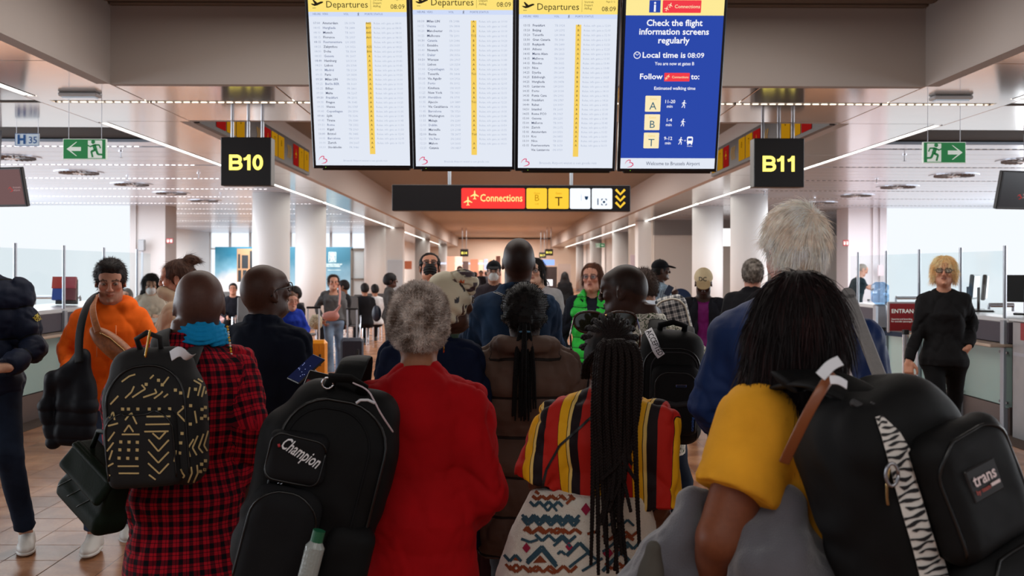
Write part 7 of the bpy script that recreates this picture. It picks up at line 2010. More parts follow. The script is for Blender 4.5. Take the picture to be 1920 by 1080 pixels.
LN = [[(668, 250), (700, 212), (730, 270)], [(662, 312), (688, 275), (712, 312)], [(650, 325), (745, 325)], [(628, 494), (740, 494)], [(634, 532), (742, 532)],
 [(782, 232), (908, 230)], [(776, 272), (904, 270)], [(770, 310), (898, 308)], [(814, 318), (850, 350), (884, 312)], [(792, 352), (845, 415), (900, 354)], [(790, 416), (845, 476), (900, 418)], [(790, 478), (850, 534), (900, 480)], [(795, 540), (830, 566)],
 [(668, 132), (702, 100), (716, 70)], [(706, 128), (752, 98), (776, 84), (756, 62)], [(764, 128), (836, 104), (826, 84)], [(822, 134), (858, 108), (868, 96)], [(874, 128), (896, 110)], [(650, 46), (690, 16), (722, 6)], [(590, 165), (632, 120)],
 [(946, 212), (982, 180), (970, 174)], [(946, 214), (988, 258)], [(1030, 38), (1068, 60), (1052, 120)], [(1052, 30), (1090, 56), (1072, 126)], [(1074, 26), (1102, 60), (1092, 110)],
 [(1030, 350), (1000, 400), (1012, 444)], [(1052, 332), (1024, 396), (1046, 436)], [(1082, 322), (1056, 396), (1078, 424)], [(1106, 306), (1084, 384), (1102, 414)], [(1018, 498), (1022, 530), (1002, 580)], [(1048, 488), (1052, 530), (1030, 580)], [(960, 510), (984, 545), (974, 555)],
 [(578, 360), (612, 312)], [(572, 415), (606, 368)], [(545, 455), (562, 530), (590, 545)], [(584, 460), (600, 410)], [(560, 505), (606, 478)], [(578, 280), (630, 266)], [(584, 240), (604, 205), (612, 250)], [(1112, 165), (1106, 250)], [(900, 20), (870, 60)], [(820, 10), (800, 30)], [(936, 410), (928, 470)], [(1036, 200), (1046, 265)], [(1010, 75), (1000, 130)]]
SQ = [(645, 365), (689, 366), (733, 367), (640, 407), (687, 408), (732, 408), (636, 451), (682, 452), (730, 453), (970, 320), (963, 370), (958, 424), (797, 190), (850, 190), (905, 189), (736, 190), (686, 190), (655, 190), (963, 105), (1074, 192), (1092, 182), (1072, 240), (1090, 228), (1072, 484), (1092, 466), (1066, 522), (1088, 512), (1015, 172), (1013, 270), (866, 62), (780, 60), (846, 38), (935, 90), (1040, 86)]
polys = []
for L_ in LN: polys += strokes_px([c2(L_)], 2.9, 5)
for (x, y) in SQ: (X_, Y_) = c2([(x, y)])[0]; polys.append([(X_-2.9, Y_-2.9), (X_+2.9, Y_-2.7), (X_+2.7, Y_+2.9), (X_-2.9, Y_+2.7)])
def bvh_multi(objs):
    bpy.context.view_layer.update(); V = []; Fc = []
    for o in objs:
        b = len(V); M = o.matrix_world; V += [M @ v.co for v in o.data.vertices]; Fc += [tuple(b+i for i in p.vertices) for p in o.data.polygons]
    return BVHTree.FromPolygons(V, Fc)
o = decal('cream_print', polys, bvh_multi([body, pk]), mat('print_cream', (206, 180, 124), rough=.8), A.root, off=.002); o['kind'] = 'stuff'
# white luggage tag
ribbon('luggage_tag', [W(320, 668, 640), W(338, 656, 650), W(352, 672, 650), W(362, 668, 645)], .03, .001, mat('tag_white', (214, 214, 220), rough=.6), A.root, up=(0, -1, .2))
# gold chain of the handbag over his shoulder
m = MB()
for i in range(16):
    t = i/15; q = W(281-8*t, 622+45*t, 640); m.ball(q-A.c, (.004, .004, .006), 6, 5)
o = m.build('chain', mat('gold', (212, 160, 70)), A.root); o['kind'] = 'stuff'

# ---- dark green handbag hanging from the plaid man's hand
G = Bag(182, 905, 600, 'dark green quilted leather handbag with flap, carried low by the plaid man', cat='handbag', name='handbag', yaw=-38, roll=24)
M_gl = mat('green_leather', (14, 24, 15), rough=.6, spec=.1, bump=.15, bscale=160)
gb = G.soft('body', lambda B, fr: (B.box((0, 0, -.02), (.125, .040, .085), .02, fr=fr, k=.02), B.box((0, 0, -.08), (.128, .055, .03), .02, fr=fr, k=.03)), M_gl, fold=.003)
G.soft('flap', lambda B, fr: B.box((.0, -.042, .045), (.122, .012, .05), .012, fr=fr, k=.01, R=Matrix.Rotation(-.5, 3, 'X')), M_gl, h=.005, fold=.002)
G.soft('top_panel', lambda B, fr: B.box((.0, .0, .075), (.122, .045, .012), .012, fr=fr, k=.01), M_gl, h=.005, fold=.001)
MB().tube([G.loc(q) for q in ((-.07, 0, .08), (-.06, 0, .15), (0, 0, .18), (.06, 0, .15), (.07, 0, .08))], .008, 8).build('handle', M_gl, G.root, smooth=True)
for x in (-.06, 0, .06): G.surf(gb); G.line('quilt_seam', [(x-.05, -.07), (x+.05, .06)], .0018, mat('green_seam', (12, 20, 14)), .001)

# ---- B: big black backpack on the red jumper woman
Bb = Bag(598, 905, 640, 'big black backpack with white script lettering hanging on the woman in red', yaw=6, roll=14)
def fb(B, fr): B.box((-.005, .02, -.06), (.195, .10, .25), .08, fr=fr, k=.03); B.box((.02, .03, .10), (.155, .085, .20), .08, fr=fr, k=.08)
body = Bb.soft('body', fb, M_bagb, fold=.010, ffreq=6)
up = Bb.soft('upper_pocket', lambda B, fr: B.box((-.075, -.085, .075), (.085, .035, .075), .03, fr=fr, k=.02, R=Matrix.Rotation(-.1, 3, 'Y')), M_bagg if False else clothmat('bag_charcoal', (23, 23, 25), rough=.75, bump=.3, bscale=900), fold=.003, seed=1)
lo = Bb.soft('lower_pocket', lambda B, fr: B.box((-.07, -.095, -.165), (.105, .045, .16), .06, fr=fr, k=.02), MATS['bag_charcoal'], fold=.005, seed=2)
sp_ = Bb.soft('side_pocket', lambda B, fr: B.box((.13, -.06, -.20), (.07, .045, .12), .04, fr=fr, k=.02), M_bagb, fold=.008, seed=4)
bvb = Bb.surf(body)
Bb.line('zipper', arc(.015, -.02, .30, .55, .13), .0045, M_zip, .003); Bb.line('zipper', arc(.0, .0, .24, .46, .11), .003, M_bagb2, .002)
Bb.line('piping', arc(-.07, -.15, .19, .26, .085), .0035, M_zip, .001, bv=Bb.surf(lo)); Bb.line('piping', rpath(-.077, .072, .155, .13, .03), .003, M_zip, .001, bv=Bb.surf(up))
Bb.text('Champion', -.072, .082, .052, mat('logo_white', (226, 226, 230), rough=.6), width=.118, rot=-.32, bv=Bb.surf(up), bold=.012, shear=.35)
o = Bb.line('logo_mark', [(-.132, .108), (-.128, .100)], .004, mat('logo_red', (180, 40, 50)), .004, bv=Bb.bv)
for (x, z) in ((-.10, .005), (-.095, .001)): Bb.line('zip_pull', [(x, z), (x-.012, z-.018)], .0028, M_chrome, .008, bv=bvb)
MB().tube([Bb.loc(q) for q in ((-.04, .0, .27), (-.035, -.06, .315), (.015, -.075, .325), (.055, -.05, .31), (.06, 0, .26))], [(.018, .006)]*5, 10).build('top_handle', M_bagb, Bb.root, smooth=True)
MB().tube([Bb.loc((-.045+.016*math.cos(a), -.05, .295+.016*math.sin(a))) for a in [i*math.pi/6 for i in range(13)]], .003, 6).build('ring', M_chrome, Bb.root, smooth=True)
ribbon('shoulder_strap', [W(640, 735, 640), W(655, 700, 640), W(668, 676, 628)+Vector((0, 0, .012)), W(676, 672, 560), W(672, 720, 540)], .086, .014, M_bagb, Bb.root, up=(0, -1, .7))
c1 = [W(662, 718, 680), W(690, 730, 690), W(702, 752, 700), W(714, 776, 700), W(737, 810, 690)]
MB().tube([q-Bb.c for q in smooth_path(c1, 2)], .0022, 6).build('cord', mat('cord_grey', (190, 170, 176), rough=.6), Bb.root, smooth=True)
MB().tube([W(x, y, 700)-Bb.c for x, y in ((668, 756), (676, 750), (690, 750), (703, 756))], .004, 6).build('cord_loop', mat('cord_white', (200, 200, 206)), Bb.root, smooth=True)
bt = tag(MB().tube([(0, 0, -.14), (0, 0, .04), (0, 0, .055)], [.026, .026, .016], 18).build('water_bottle', mat('ribbed_clear', (150, 156, 152), rough=.2, bump=.5, bscale=120)), 'ridged clear water bottle with green cap in the side pocket', 'bottle')
bt.location = W(588, 1046, 690)+Vector((0, -.03, 0)); bt.rotation_euler = (0, math.radians(14), 0)
MB().tube([(0, 0, .055), (0, 0, .085)], .017, 16).build('cap', mat('cap_green', (20, 90, 60), rough=.4), bt)
# passport wallet held in her left hand
w_ = tag(MB().box((0, 0, 0), (.155, .012, .095), bev=.003).build('travel_wallet', mat('wallet_black', (14, 13, 15), rough=.35)), 'thin black travel wallet with red stripe held by the woman in red', 'wallet')
w_.location = W(612, 726, 560); w_.rotation_euler = (math.radians(-38), math.radians(12), math.radians(-8))
MB().box((-.055, -.007, .0), (.03, .001, .018)).build('red_stripe', mat('stripe_red', (130, 24, 32)), w_)
t = text2d('TURKISH', .017, 'LEFT', .01); mb = MB(); put_text(mb, t, I3, (-.03, -.0075, -.008)); mb.build('lettering', MATS['logo_white'], w_)

# ---- C: black backpack on the floral shirt man
C = Bag(1256, 726, 455, 'black cabin backpack with small silver badge worn over the floral shirt', yaw=-4, roll=2)
body = C.soft('body', lambda B, fr: B.box((0, .02, 0), (.132, .085, .235), .07, fr=fr, k=.02), M_bagb, fold=.005)
pf = C.soft('front_pocket', lambda B, fr: B.box((.015, -.065, -.045), (.105, .030, .15), .05, fr=fr, k=.02), M_bagb2, fold=.003)
C.surf(body); C.line('piping', arc(0, -.02, .225, .37, .08), .0035, M_zip); C.line('piping', arc(.01, -.0, .19, .30, .07), .003, M_bagg)
bf = C.surf(pf); C.line('piping', arc(.015, -.05, .165, .24, .055), .003, M_zip, bv=bf)
C.line('grey_band', [(-.075, -.045), (.015, -.060), (.105, -.045)], .013, M_bagg, -.004, bv=bf)
MB().box(C.on(.035, .018, .003, bf), (.045, .004, .012), bev=.002).build('badge', M_chrome, C.root)
MB().box(C.on(.035, .018, .0065, bf), (.036, .001, .006)).build('badge_inlay', M_black, C.root)
o = C.text('oraming', .092, -.135, .018, mat('print_blue', (40, 90, 170)), rot=math.pi/2, bv=bf)
for x in (-.085, -.065): MB().box(C.on(x-.02, -.10, .008, C.bv if False else bvh_of(body) if False else bf), (.006, .006, .03), bev=.001).build('zip_pull', M_chrome, C.root)
MB().tube([C.loc(q) for q in ((-.05, .02, .22), (-.05, -.02, .255), (0, -.04, .27), (.05, -.02, .255), (.05, .02, .22))], [(.014, .005)]*5, 8).build('top_handle', M_bagb, C.root, smooth=True)
ribbon('shoulder_strap', [W(1230, 640, 455), W(1232, 610, 450), W(1236, 596, 430), W(1236, 600, 405), W(1234, 640, 395)], .075, .012, M_bagb, C.root, up=(0, -1, .7))
ribbon('shoulder_strap', [W(1290, 650, 455), W(1292, 622, 450), W(1290, 610, 430), W(1290, 620, 405), W(1288, 650, 395)], .05, .012, M_bagb, C.root, up=(0, -1, .7))
tg = ribbon('luggage_tag', [W(1215, 618, 470), W(1226, 640, 480), W(1230, 655, 482), W(1240, 668, 482)], .034, .001, MATS['tag_white'], C.root, up=(-.3, -1, .2))
t = text2d('ACCEPTED', .030, 'LEFT', .01); mb = MB(); Rr = Matrix.Rotation(math.radians(62), 3, 'Y'); put_text(mb, t, Rr, W(1211, 622, 492)-C.c, 0.0, .72); mb.build('lettering', M_black, C.root)

# ---- D: checked backpack
D_ = Bag(1262, 600, 305, 'small grey and white checked backpack with cream piping', yaw=-14, roll=-14)
body = D_.soft('body', lambda B, fr: B.box((0, .0, 0), (.105, .07, .15), .06, fr=fr, k=.02), clothmat('check_grey', (150, 150, 150), 'plaid', cols=[(186, 184, 180), (120, 120, 122), (48, 50, 54)], scale=1.0), h=.007)
D_.surf(body); D_.line('piping', arc(.0, -.01, .19, .28, .08), .006, mat('piping_cream', (196, 190, 176)), .002)
ribbon('shoulder_strap', [W(1228, 600, 305), W(1222, 572, 300), W(1216, 566, 292), W(1214, 575, 282)], .045, .012, M_bagb, D_.root, up=(0, -1, .7))

# ---- E: large black backpack on the yellow shirt woman
E = Bag(1715, 925, 890, 'large black backpack with zebra strap, nearest to the camera on the right', yaw=24, roll=-16, pitch=-10)
def fe(B, fr):
    B.box((-.02, .03, -.06), (.165, .12, .25), .07, fr=fr, k=.03); B.box((-.03, .02, .08), (.14, .105, .17), .08, fr=fr, k=.06)
body = E.soft('body', fe, M_bagb, h=.006, fold=.009, ffreq=6)
fp = E.soft('front_pocket', lambda B, fr: B.box((.030, -.120, .005), (.120, .05, .135), .05, fr=fr, k=.03), clothmat('bag_soft_black', (17, 17, 18), rough=.6, bump=.3, bscale=900), h=.006, fold=.005, seed=2)
lp = E.soft('lower_pocket', lambda B, fr: B.box((.035, -.125, -.225), (.13, .065, .115), .06, fr=fr, k=.03), M_bagb, h=.006, fold=.006, seed=5)
E.surf(body); bf = E.surf(fp)
E.line('piping', arc(.030, .01, .21, .22, .07), .004, M_zip, bv=bf); E.line('piping', arc(.035, -.22, .22, .19, .08), .004, M_zip, bv=E.surf(lp))
MB().box(E.on(.020, .025, .0, bf), (.088, .008, .066), E.R, bev=.003).build('logo_patch', mat('patch_black', (22, 20, 22), rough=.5), E.root)
E.bv = bf
o = MB(); t = text2d('trans', .034, 'CENTER', .018); cpt = E.on(.020, .025, .006, bf); vs, fs = t; w0 = max(v[0] for v in vs)-min(v[0] for v in vs)
o.add([cpt+E.R @ Vector((v[0]*.066/w0, 0, v[1]-.003)) for v in vs], fs); o.build('lettering', mat('logo_pinkish', (226, 206, 206), rough=.5), E.root)
o = MB(); o.box(cpt+E.R @ Vector((.022, 0, -.013)), (.026, .002, .006), E.R); o.build('underline', MATS['logo_pinkish'], E.root)
o = MB(); vs, fs = text2d('by team', .013, 'CENTER', .02); o.add([cpt+E.R @ Vector((v[0]-.014, 0, v[1]-.018)) for v in vs], fs); o.build('lettering', mat('logo_red2', (170, 70, 60)), E.root)
# zebra strap laid on the bag, picture path
bve = bvh_multi([body, fp, lp])
zc_ = [(1646, 782), (1668, 815), (1683, 850), (1697, 900), (1712, 950), (1727, 1000), (1740, 1045), (1752, 1090)]
hw_ = [6, 17, 22, 23, 24, 24, 25, 26]
def zpt(t, u):
    i = min(int(t*7), 6); f_ = t*7-i; x = zc_[i][0]*(1-f_)+zc_[i+1][0]*f_; y = zc_[i][1]*(1-f_)+zc_[i+1][1]*f_; w = hw_[i]*(1-f_)+hw_[i+1]*f_; return (x+u*w*.96, y-u*w*.28)
base = []; st = []
for i in range(46):
    t0, t1 = i/46, (i+1)/46
    for j in range(6):
        u0, u1 = -1+j/3, -1+(j+1)/3; base.append([zpt(t0, u0), zpt(t0, u1), zpt(t1, u1), zpt(t1, u0)])
for i in range(25):
    t0 = (i+.15)/25; 
    wob = [math.sin(i*1.7+j*.9)*.008 for j in range(7)]; th = [.016+.007*math.sin(i*2.3+j*1.3) for j in range(7)]
    lo_, hi_ = (-1, 1) if i % 3 == 0 else ((-1, .75) if i % 3 == 1 else (-.7, 1))
    for j in range(6):
        u0 = lo_+(hi_-lo_)*j/6; u1 = lo_+(hi_-lo_)*(j+1)/6
        a0, a1 = min(t0+wob[j], .97), min(t0+wob[j+1], .97); e0 = .15 if (j == 0 and lo_ > -1) else 1; e1 = .15 if (j == 5 and hi_ < 1) else 1
        st.append([zpt(max(a0, 0), u0), zpt(max(a1, 0), u1), zpt(min(a1+th[j+1]*e1, 1), u1), zpt(min(a0+th[j]*e0, 1), u0)])
decal('zebra_strap', base, bve, mat('zebra_white', (206, 200, 194), rough=.7, bump=.3), E.root, off=.004)
o = decal('zebra_stripes', st, bve, mat('zebra_black', (18, 16, 20), rough=.7), E.root, off=.0055); o['kind'] = 'stuff'
# buckles, key ring, tag, brown strap
for (x, y, s_, L_) in ((1634, 762, 920, .03), (1600, 756, 920, .028)): MB().box(W(x, y, s_)-E.c+Vector((0, -.02, 0)), (L_, .012, .016), Matrix.Rotation(.5, 3, 'Y'), bev=.004).build('buckle', mat('buckle_grey', (52, 52, 54), rough=.35), E.root)
m = MB(); kq = [W(1658, 870, 940), W(1652, 895, 945), W(1652, 925, 945), W(1654, 940, 945)]
m.tube([q-E.c+Vector((0, -.03, 0)) for q in smooth_path(kq, 2)], .0032, 8); m.build('key_chain', mat('brass', (150, 120, 80), rough=.25, metal=1), E.root, smooth=True)
MB().tube([W(1660, 872, 950)-E.c+Vector((.012*math.cos(a), -.034, .022*math.sin(a)-.012)) for a in [i*math.pi/8 for i in range(17)]], .0035, 8).build('carabiner', M_steel, E.root, smooth=True)
MB().tube([W(1896, 925, 820)-E.c+Vector((.008*math.cos(a), 0, .018*math.sin(a))) for a in [i*math.pi/8 for i in range(17)]], .002, 6).build('key_ring', M_chrome, E.root, smooth=True)
MB().tube([W(1893, 940, 820)-E.c, W(1900, 958, 820)-E.c, W(1909, 975, 820)-E.c], .004, 6).build('pull_cord', M_zip, E.root, smooth=True)
ribbon('shoulder_strap', [W(1470, 716, 860), W(1500, 712, 850), W(1545, 712, 870), W(1600, 735, 900), W(1640, 765, 920)], .085, .02, M_bagb, E.root, up=(0, -.6, 1))
ribbon('shoulder_strap', [W(1640, 770, 900), W(1560, 722, 900), W(1500, 716, 860), W(1450, 730, 800), W(1430, 760, 760)], .075, .018, M_bagb, E.root, up=(0, -.5, 1))
ribbon('luggage_tag', [W(1576, 676, 960), W(1558, 684, 965), W(1545, 698, 970), W(1538, 706, 975)], .022, .0012, MATS['tag_white'], E.root, up=(0, -1, .5))
ribbon('luggage_tag', [W(1556, 712, 985), W(1572, 712, 985), W(1588, 722, 980)], .018, .0012, MATS['tag_white'], E.root, up=(0, -1, .5))
bs = ribbon('tan_strap', [W(1562, 700, 960), W(1540, 730, 985), W(1512, 780, 985), W(1488, 830, 975), W(1470, 868, 960)], .021, .004, mat('tan_leather', (122, 66, 34), rough=.4), None, up=(-.3, -1, 0)); tag(bs, 'narrow tan leather bag strap crossing the mustard T-shirt', 'strap')

# ---- grey coat hanging over her arm
K = Bag(1400, 1040, 800, 'grey fleece coat bunched over the arm of the woman in mustard T-shirt', cat='coat', name='folded_coat')
def fk(B, fr):
    P_ = lambda x, y, s_=800: np.array(W(x, y, s_)-K.c)
    B.rc(P_(1315, 935), P_(1235, 1050), .035, .06, k=.03); B.rc(P_(1235, 1050), P_(1215, 1120), .06, .07, k=.03); B.rc(P_(1290, 1000), P_(1270, 1110), .05, .07, k=.03)
    B.rc(P_(1330, 960, 760), P_(1330, 1090, 760), .05, .08, k=.04)
    B.rc(P_(1455, 950, 830), P_(1450, 1060, 850), .045, .085, k=.03); B.rc(P_(1450, 1060, 850), P_(1520, 1110, 850), .08, .08, k=.03); B.rc(P_(1480, 960, 830), P_(1560, 1090, 830), .035, .05, k=.03)
    B.rc(P_(1420, 1010, 840), P_(1400, 1110, 840), .04, .07, k=.03)
o = K.soft('coat_cloth', fk, clothmat('grey_fleece', (92, 90, 96), bump=.6, bscale=300, sheen=.5), h=.007, fold=.034, ffreq=9)
K.soft('lining_fold', lambda B, fr: B.rc(np.array(W(1225, 1030, 850)-K.c), np.array(W(1216, 1120, 850)-K.c), .02, .04, k=.02), clothmat('olive_grey_lining', (78, 74, 68)), fold=.008)

# ---- fleece zigzag print, stitched seams, badges
def c6(pts): return [(860+x/2.076, 560+y/2.076) for x, y in pts]
def zig(x0, x1, y, amp, step, sl=0.0):
    out = []; x = x0; k = 0
    while x <= x1: out.append((x, y+(amp if k % 2 else -amp)+sl*(x-x0))); x += step; k += 1
    return out
SKB = bvh_of(SK)
teal, rust, pink = [], [], []
teal += strokes_px([c6(zig(262, 470, 860, 14, 22)), c6(zig(560, 700, 872, 12, 24)), c6(zig(330, 400, 815, 12, 18))], 4.5)
teal += strokes_px([c6([(268, 1020), (325, 962), (380, 1030)]), c6([(370, 962), (405, 932), (436, 965)]), c6([(246, 935), (280, 948), (310, 938)]), c6([(430, 1045), (500, 990), (545, 1020)]), c6([(640, 1060), (700, 1000)]), c6([(560, 985), (620, 940), (660, 970)]), c6([(385, 994), (400, 982), (416, 996)]), c6([(480, 1060), (560, 1010)])], 5)
rust += strokes_px([c6([(256, 905), (270, 888), (284, 905)]), c6([(298, 908), (318, 888), (344, 912)]), c6([(358, 912), (386, 892), (412, 914)]), c6([(500, 915), (540, 905)]), c6(zig(600, 700, 915, 10, 24)), c6(zig(186, 260, 1045, 12, 20)), c6([(276, 1045), (300, 1062), (322, 1046)]), c6([(340, 1050), (370, 1068), (398, 1050)]), c6([(420, 800), (440, 780)]), c6([(300, 752), (316, 762)]), c6([(600, 985), (640, 970)])], 5)
teal += strokes_px([c6(zig(250, 480, 868, 13, 22, .02)), c6(zig(250, 470, 855, 13, 22)), c6(zig(600, 720, 960, 14, 26)), c6(zig(180, 260, 1010, 12, 22)), c6(zig(300, 480, 930, 12, 26, .03)), c6(zig(280, 420, 800, 9, 18))], 5.5)
teal += strokes_px([c6([(268, 1030), (325, 975), (382, 1042)]), c6([(420, 1000), (470, 950), (520, 1000)]), c6([(560, 1060), (630, 985), (700, 1060)])], 7)
rust += strokes_px([c6(zig(262, 480, 905, 9, 24)), c6(zig(200, 480, 1052, 12, 26)), c6(zig(570, 710, 1040, 12, 26)), c6(zig(290, 460, 776, 7, 18)), c6(zig(560, 700, 930, 9, 24))], 6)
for (x, y, r_) in ((266, 970, 20), (430, 965, 18), (495, 820, 24), (580, 990, 26)): pink += [c6([(x, y-r_), (x+r_*.8, y), (x, y+r_), (x-r_*.8, y)])]
rust += [c6([(290, 1028), (318, 998), (345, 1026)]), c6([(215, 1018), (228, 1000), (240, 1020)]), c6([(620, 1050), (650, 1025), (684, 1052)])]
for nm, pl_, cc in (('teal_zigzag', teal, (52, 78, 92)), ('rust_triangles', rust, (130, 64, 38)), ('pink_diamonds', pink, (150, 36, 66))):
    o = decal(nm, pl_, SKB, clothmat('print_'+nm, cc, bump=.6, bscale=260), sw_.root, off=.0035); o['kind'] = 'stuff'
o = decal('cross_strap', strokes_px([[(1014, 925), (1024, 880), (1050, 835), (1085, 805), (1112, 780)]], 4.5), bvh_of(STJ), M_black, sw_.root, off=.004)
o = decal('yoke_stitching', strokes_px([[(880, 547), (903, 543), (925, 546), (955, 557), (990, 566)], [(880, 549.5), (903, 545.5), (925, 548.5), (955, 559.5), (990, 568.5)]], .8), bvh_of(DNJ), mat('thread', (150, 146, 136)), DN.root, off=.003)
bn = bvh_of(NVJ)
decal('sleeve_badge', [[(57, 590), (79, 594), (80, 604), (58, 603)]], bn, mat('badge_black', (12, 12, 14)), nv.root, off=.006)
decal('badge_compass', strokes_px([[(68+5.5*math.cos(a), 597+5.5*math.sin(a)) for a in [i*math.pi/6 for i in range(13)]], [(60, 596), (76, 599)], [(68, 589), (68, 605)], [(64, 601), (68, 592), (72, 601)]], 1.1, 3), bn, mat('badge_yellow', (190, 176, 60)), nv.root, off=.009)
# cap letters
bc = bvh_of(DCCAP); vs, fs = text2d('DC', 11, 'CENTER', .02); mb = MB()
pts = []
for v in vs:
    d = eye_dir(1317.5+v[0]*.95, 527-v[1]); h_ = bc.ray_cast(Vector((0, 0, EYE)), d); pts.append((h_[0] if h_[0] is not None else bc.find_nearest(W(1317.5, 524, 205))[0])-d*.003)
mb.add(pts, fs); adopt(mb.build('lettering', M_black), DCCAP)
# crossbody bag of the orange hoodie man
kq = Bag(214, 650, 356, 'tan printed crossbody waist bag worn across the orange hoodie', cat='bag', name='crossbody_bag', roll=40)
M_tan = mat('tan_print', (150, 86, 42), rough=.45, noise=.25, nscale=70)
ob_ = kq.soft('pouch', lambda B, fr: B.el((0, .02, -.01), (.165, .05, .058), fr=fr), M_tan, h=.005, fold=.003)
kq.surf(ob_); kq.line('zipper', [(-.10, .012), (-.04, .026), (.05, .026), (.11, .010)], .0035, mat('brass'), .002)
ribbon('strap', [W(184, 622, 366), W(176, 598, 364), W(173, 574, 358), W(180, 554, 344)], .036, .006, M_tan, kq.root, up=(0, -1, .3))
# black strap bag on his shoulder
ribbon_ = ribbon('shoulder_strap', [W(178, 552, 336), W(168, 562, 350), W(156, 590, 360), W(148, 630, 364), W(148, 680, 366)], .055, .012, M_bagb, None, up=(0, -1, .4)); tag(ribbon_, 'black bag strap over the shoulder of the orange hoodie man', 'strap')
# quilted coat over his arm
J_ = Bag(122, 745, 362, 'black and navy quilted coat draped over the arm of the orange hoodie man', cat='coat', name='draped_coat')
def fj(B, fr):
    P_ = lambda x, y, s_=362: np.array(W(x, y, s_)-J_.c)
    B.rc(P_(152, 668), P_(130, 700), .035, .05, k=.03); B.rc(P_(155, 670), P_(160, 760), .03, .055, k=.04); B.rc(P_(98, 710), P_(88, 760), .040, .034, k=.03); B.rc(P_(88, 760), P_(100, 828), .036, .030, k=.03); B.box(P_(142, 770), (.095, .045, .17), .04, k=.03); B.rc(P_(128, 705), P_(100, 715), .05, .04, k=.03)
B = Body(.007); fj(B, None); V, Q = B.mesh(); V = relax(V, Q, 1, .5); N = normals(V, Q); V = V+N*(.009*np.abs(np.sin(np.pi*(V[:, 2]+.02*fbm(V, 6, 1))/.07))**.5*sstep(-V[:, 2], -.03, .05)+.012*fbm(V, 9, 3))[:, None]
to_obj('coat_cloth', V, Q, clothmat('quilt_black', (18, 20, 27), rough=.55, bump=.15), J_.root)
# phone of the blazer man
ph = empty('phone', W(574, 692, 470), 'black smartphone with lit dark screen held by the blazer man', 'phone'); Rp = Matrix.Rotation(math.radians(-20), 3, 'Z') @ Matrix.Rotation(math.radians(-50), 3, 'X') @ Matrix.Rotation(math.radians(22), 3, 'Y')
MB().box((0, 0, 0), (.074, .009, .150), Rp, bev=.003).build('case', M_black, ph); MB().box(Rp @ Vector((0, -.0052, 0)), (.066, .001, .14), Rp).build('display', emat('phone_glow', (24, 28, 56), .8), ph)
m = MB()
for i in range(14): m.box(Rp @ Vector((RNG.uniform(-.028, .028), -.0062, RNG.uniform(-.06, .06))), (.003, .0005, .003), Rp)
o = m.build('icon', emat('phone_icon', (140, 150, 200), .9), ph); o['kind'] = 'stuff'
ph2 = empty('phone', W(1254, 545, 165), 'navy boarding card held up by the man in striped shirt', 'card'); MB().box((0, 0, 0), (.07, .008, .12), Matrix.Rotation(.5, 3, 'Y'), bev=.002).build('card', mat('card_navy', (34, 48, 74), rough=.4), ph2)
# pink bag, flowers of grey cardigan woman
bgp = Bag(620, 593, 128, 'pink leather crescent bag worn by the grey cardigan woman', cat='bag', name='shoulder_bag'); bgp.soft('pouch', lambda B, fr: (B.el((0, 0, 0), (.13, .05, .075), fr=fr), B.rc((.06, 0, .04), (.14, 0, .16), .03, .015, k=.03, fr=fr)), mat('pink_leather', (190, 130, 122), rough=.35), h=.010)
ribbon('strap', [W(636, 572, 128), W(638, 552, 126), W(636, 535, 122)], .03, .006, MATS['pink_leather'], bgp.root)
bp = Bag(592, 604, 130, 'woven cream patterned bundle beside the grey cardigan woman', cat='bag', name='woven_bag'); bp.soft('pouch', lambda B, fr: B.el((0, 0, 0), (.10, .06, .11), fr=fr), mat('woven_cream', (176, 164, 140), rough=.9, noise=.5, nscale=60), h=.010, fold=.02, ffreq=20)
bj = Bag(706, 588, 112, 'dark blue slouchy bag on the back of the jumpsuit woman', cat='bag', name='shoulder_bag'); bj.soft('pouch', lambda B, fr: B.el((0, 0, 0), (.08, .08, .14), fr=fr), mat('dark_blue_leather', (22, 30, 48), rough=.5), h=.012)
# suitcases
def suitcase(px, sc, w, h, d, handle, m, label, yaw=0, hcol=M_frame):
    c = W(px, 600, sc); r = empty('suitcase', (c.x, c.y, 0), label, 'suitcase'); R = Matrix.Rotation(math.radians(yaw), 3, 'Z')
    MB().box((0, 0, .05+h/2), (w, d, h), R, bev=.04).build('shell', m, r, smooth=False)
    g = MB()
    for i in range(6): g.box(R @ Vector((-w*.4+w*.16*i, -d/2-.002, .05+h/2)), (.012, .008, h*.8), R)
    g.build('rib', m, r)['kind'] = 'stuff'
    t = MB()
    for q in (-1, 1): t.cyl(R @ Vector((q*w*.2, 0, h)), R @ Vector((q*w*.2, 0, handle)), .012, 8)
    t.build('handle_tube', hcol, r); MB().box(R @ Vector((0, 0, handle)), (w*.4+.05, .03, .03), R, bev=.008).build('grip', M_black, r)
    for a in (-1, 1):
        for b in (-1, 1): MB().cyl(R @ Vector((a*w*.38-.012, b*d*.35, .028)), R @ Vector((a*w*.38+.012, b*d*.35, .028)), .028, 14).build('wheel', M_black, r)
    MB().box(R @ Vector((w*.25, -d/2-.01, h*.62)), (.03, .02, .16), R, bev=.006).build('side_handle', M_black, r)
    return r
suitcase(588, 138, .37, .56, .24, 1.05, mat('shell_orange', (236, 150, 30), rough=.3), 'shiny orange hard-shell suitcase with tall white handle', 8, mat('white_tube', (214, 214, 218), rough=.3))
suitcase(660, 126, .34, .50, .24, .98, mat('shell_navy', (26, 34, 54), rough=.5), 'navy suitcase pulled by the grey cardigan woman', 10)
suitcase(1700, 262, .32, .50, .22, .82, mat('shell_dark', (34, 34, 38), rough=.4), 'dark suitcase whose silver handle the blonde woman holds', 20, M_chrome)
suitcase(1629, 100, .34, .52, .24, 1.02, mat('shell_dark'), 'black suitcase of the elderly man leaning forward', 60)
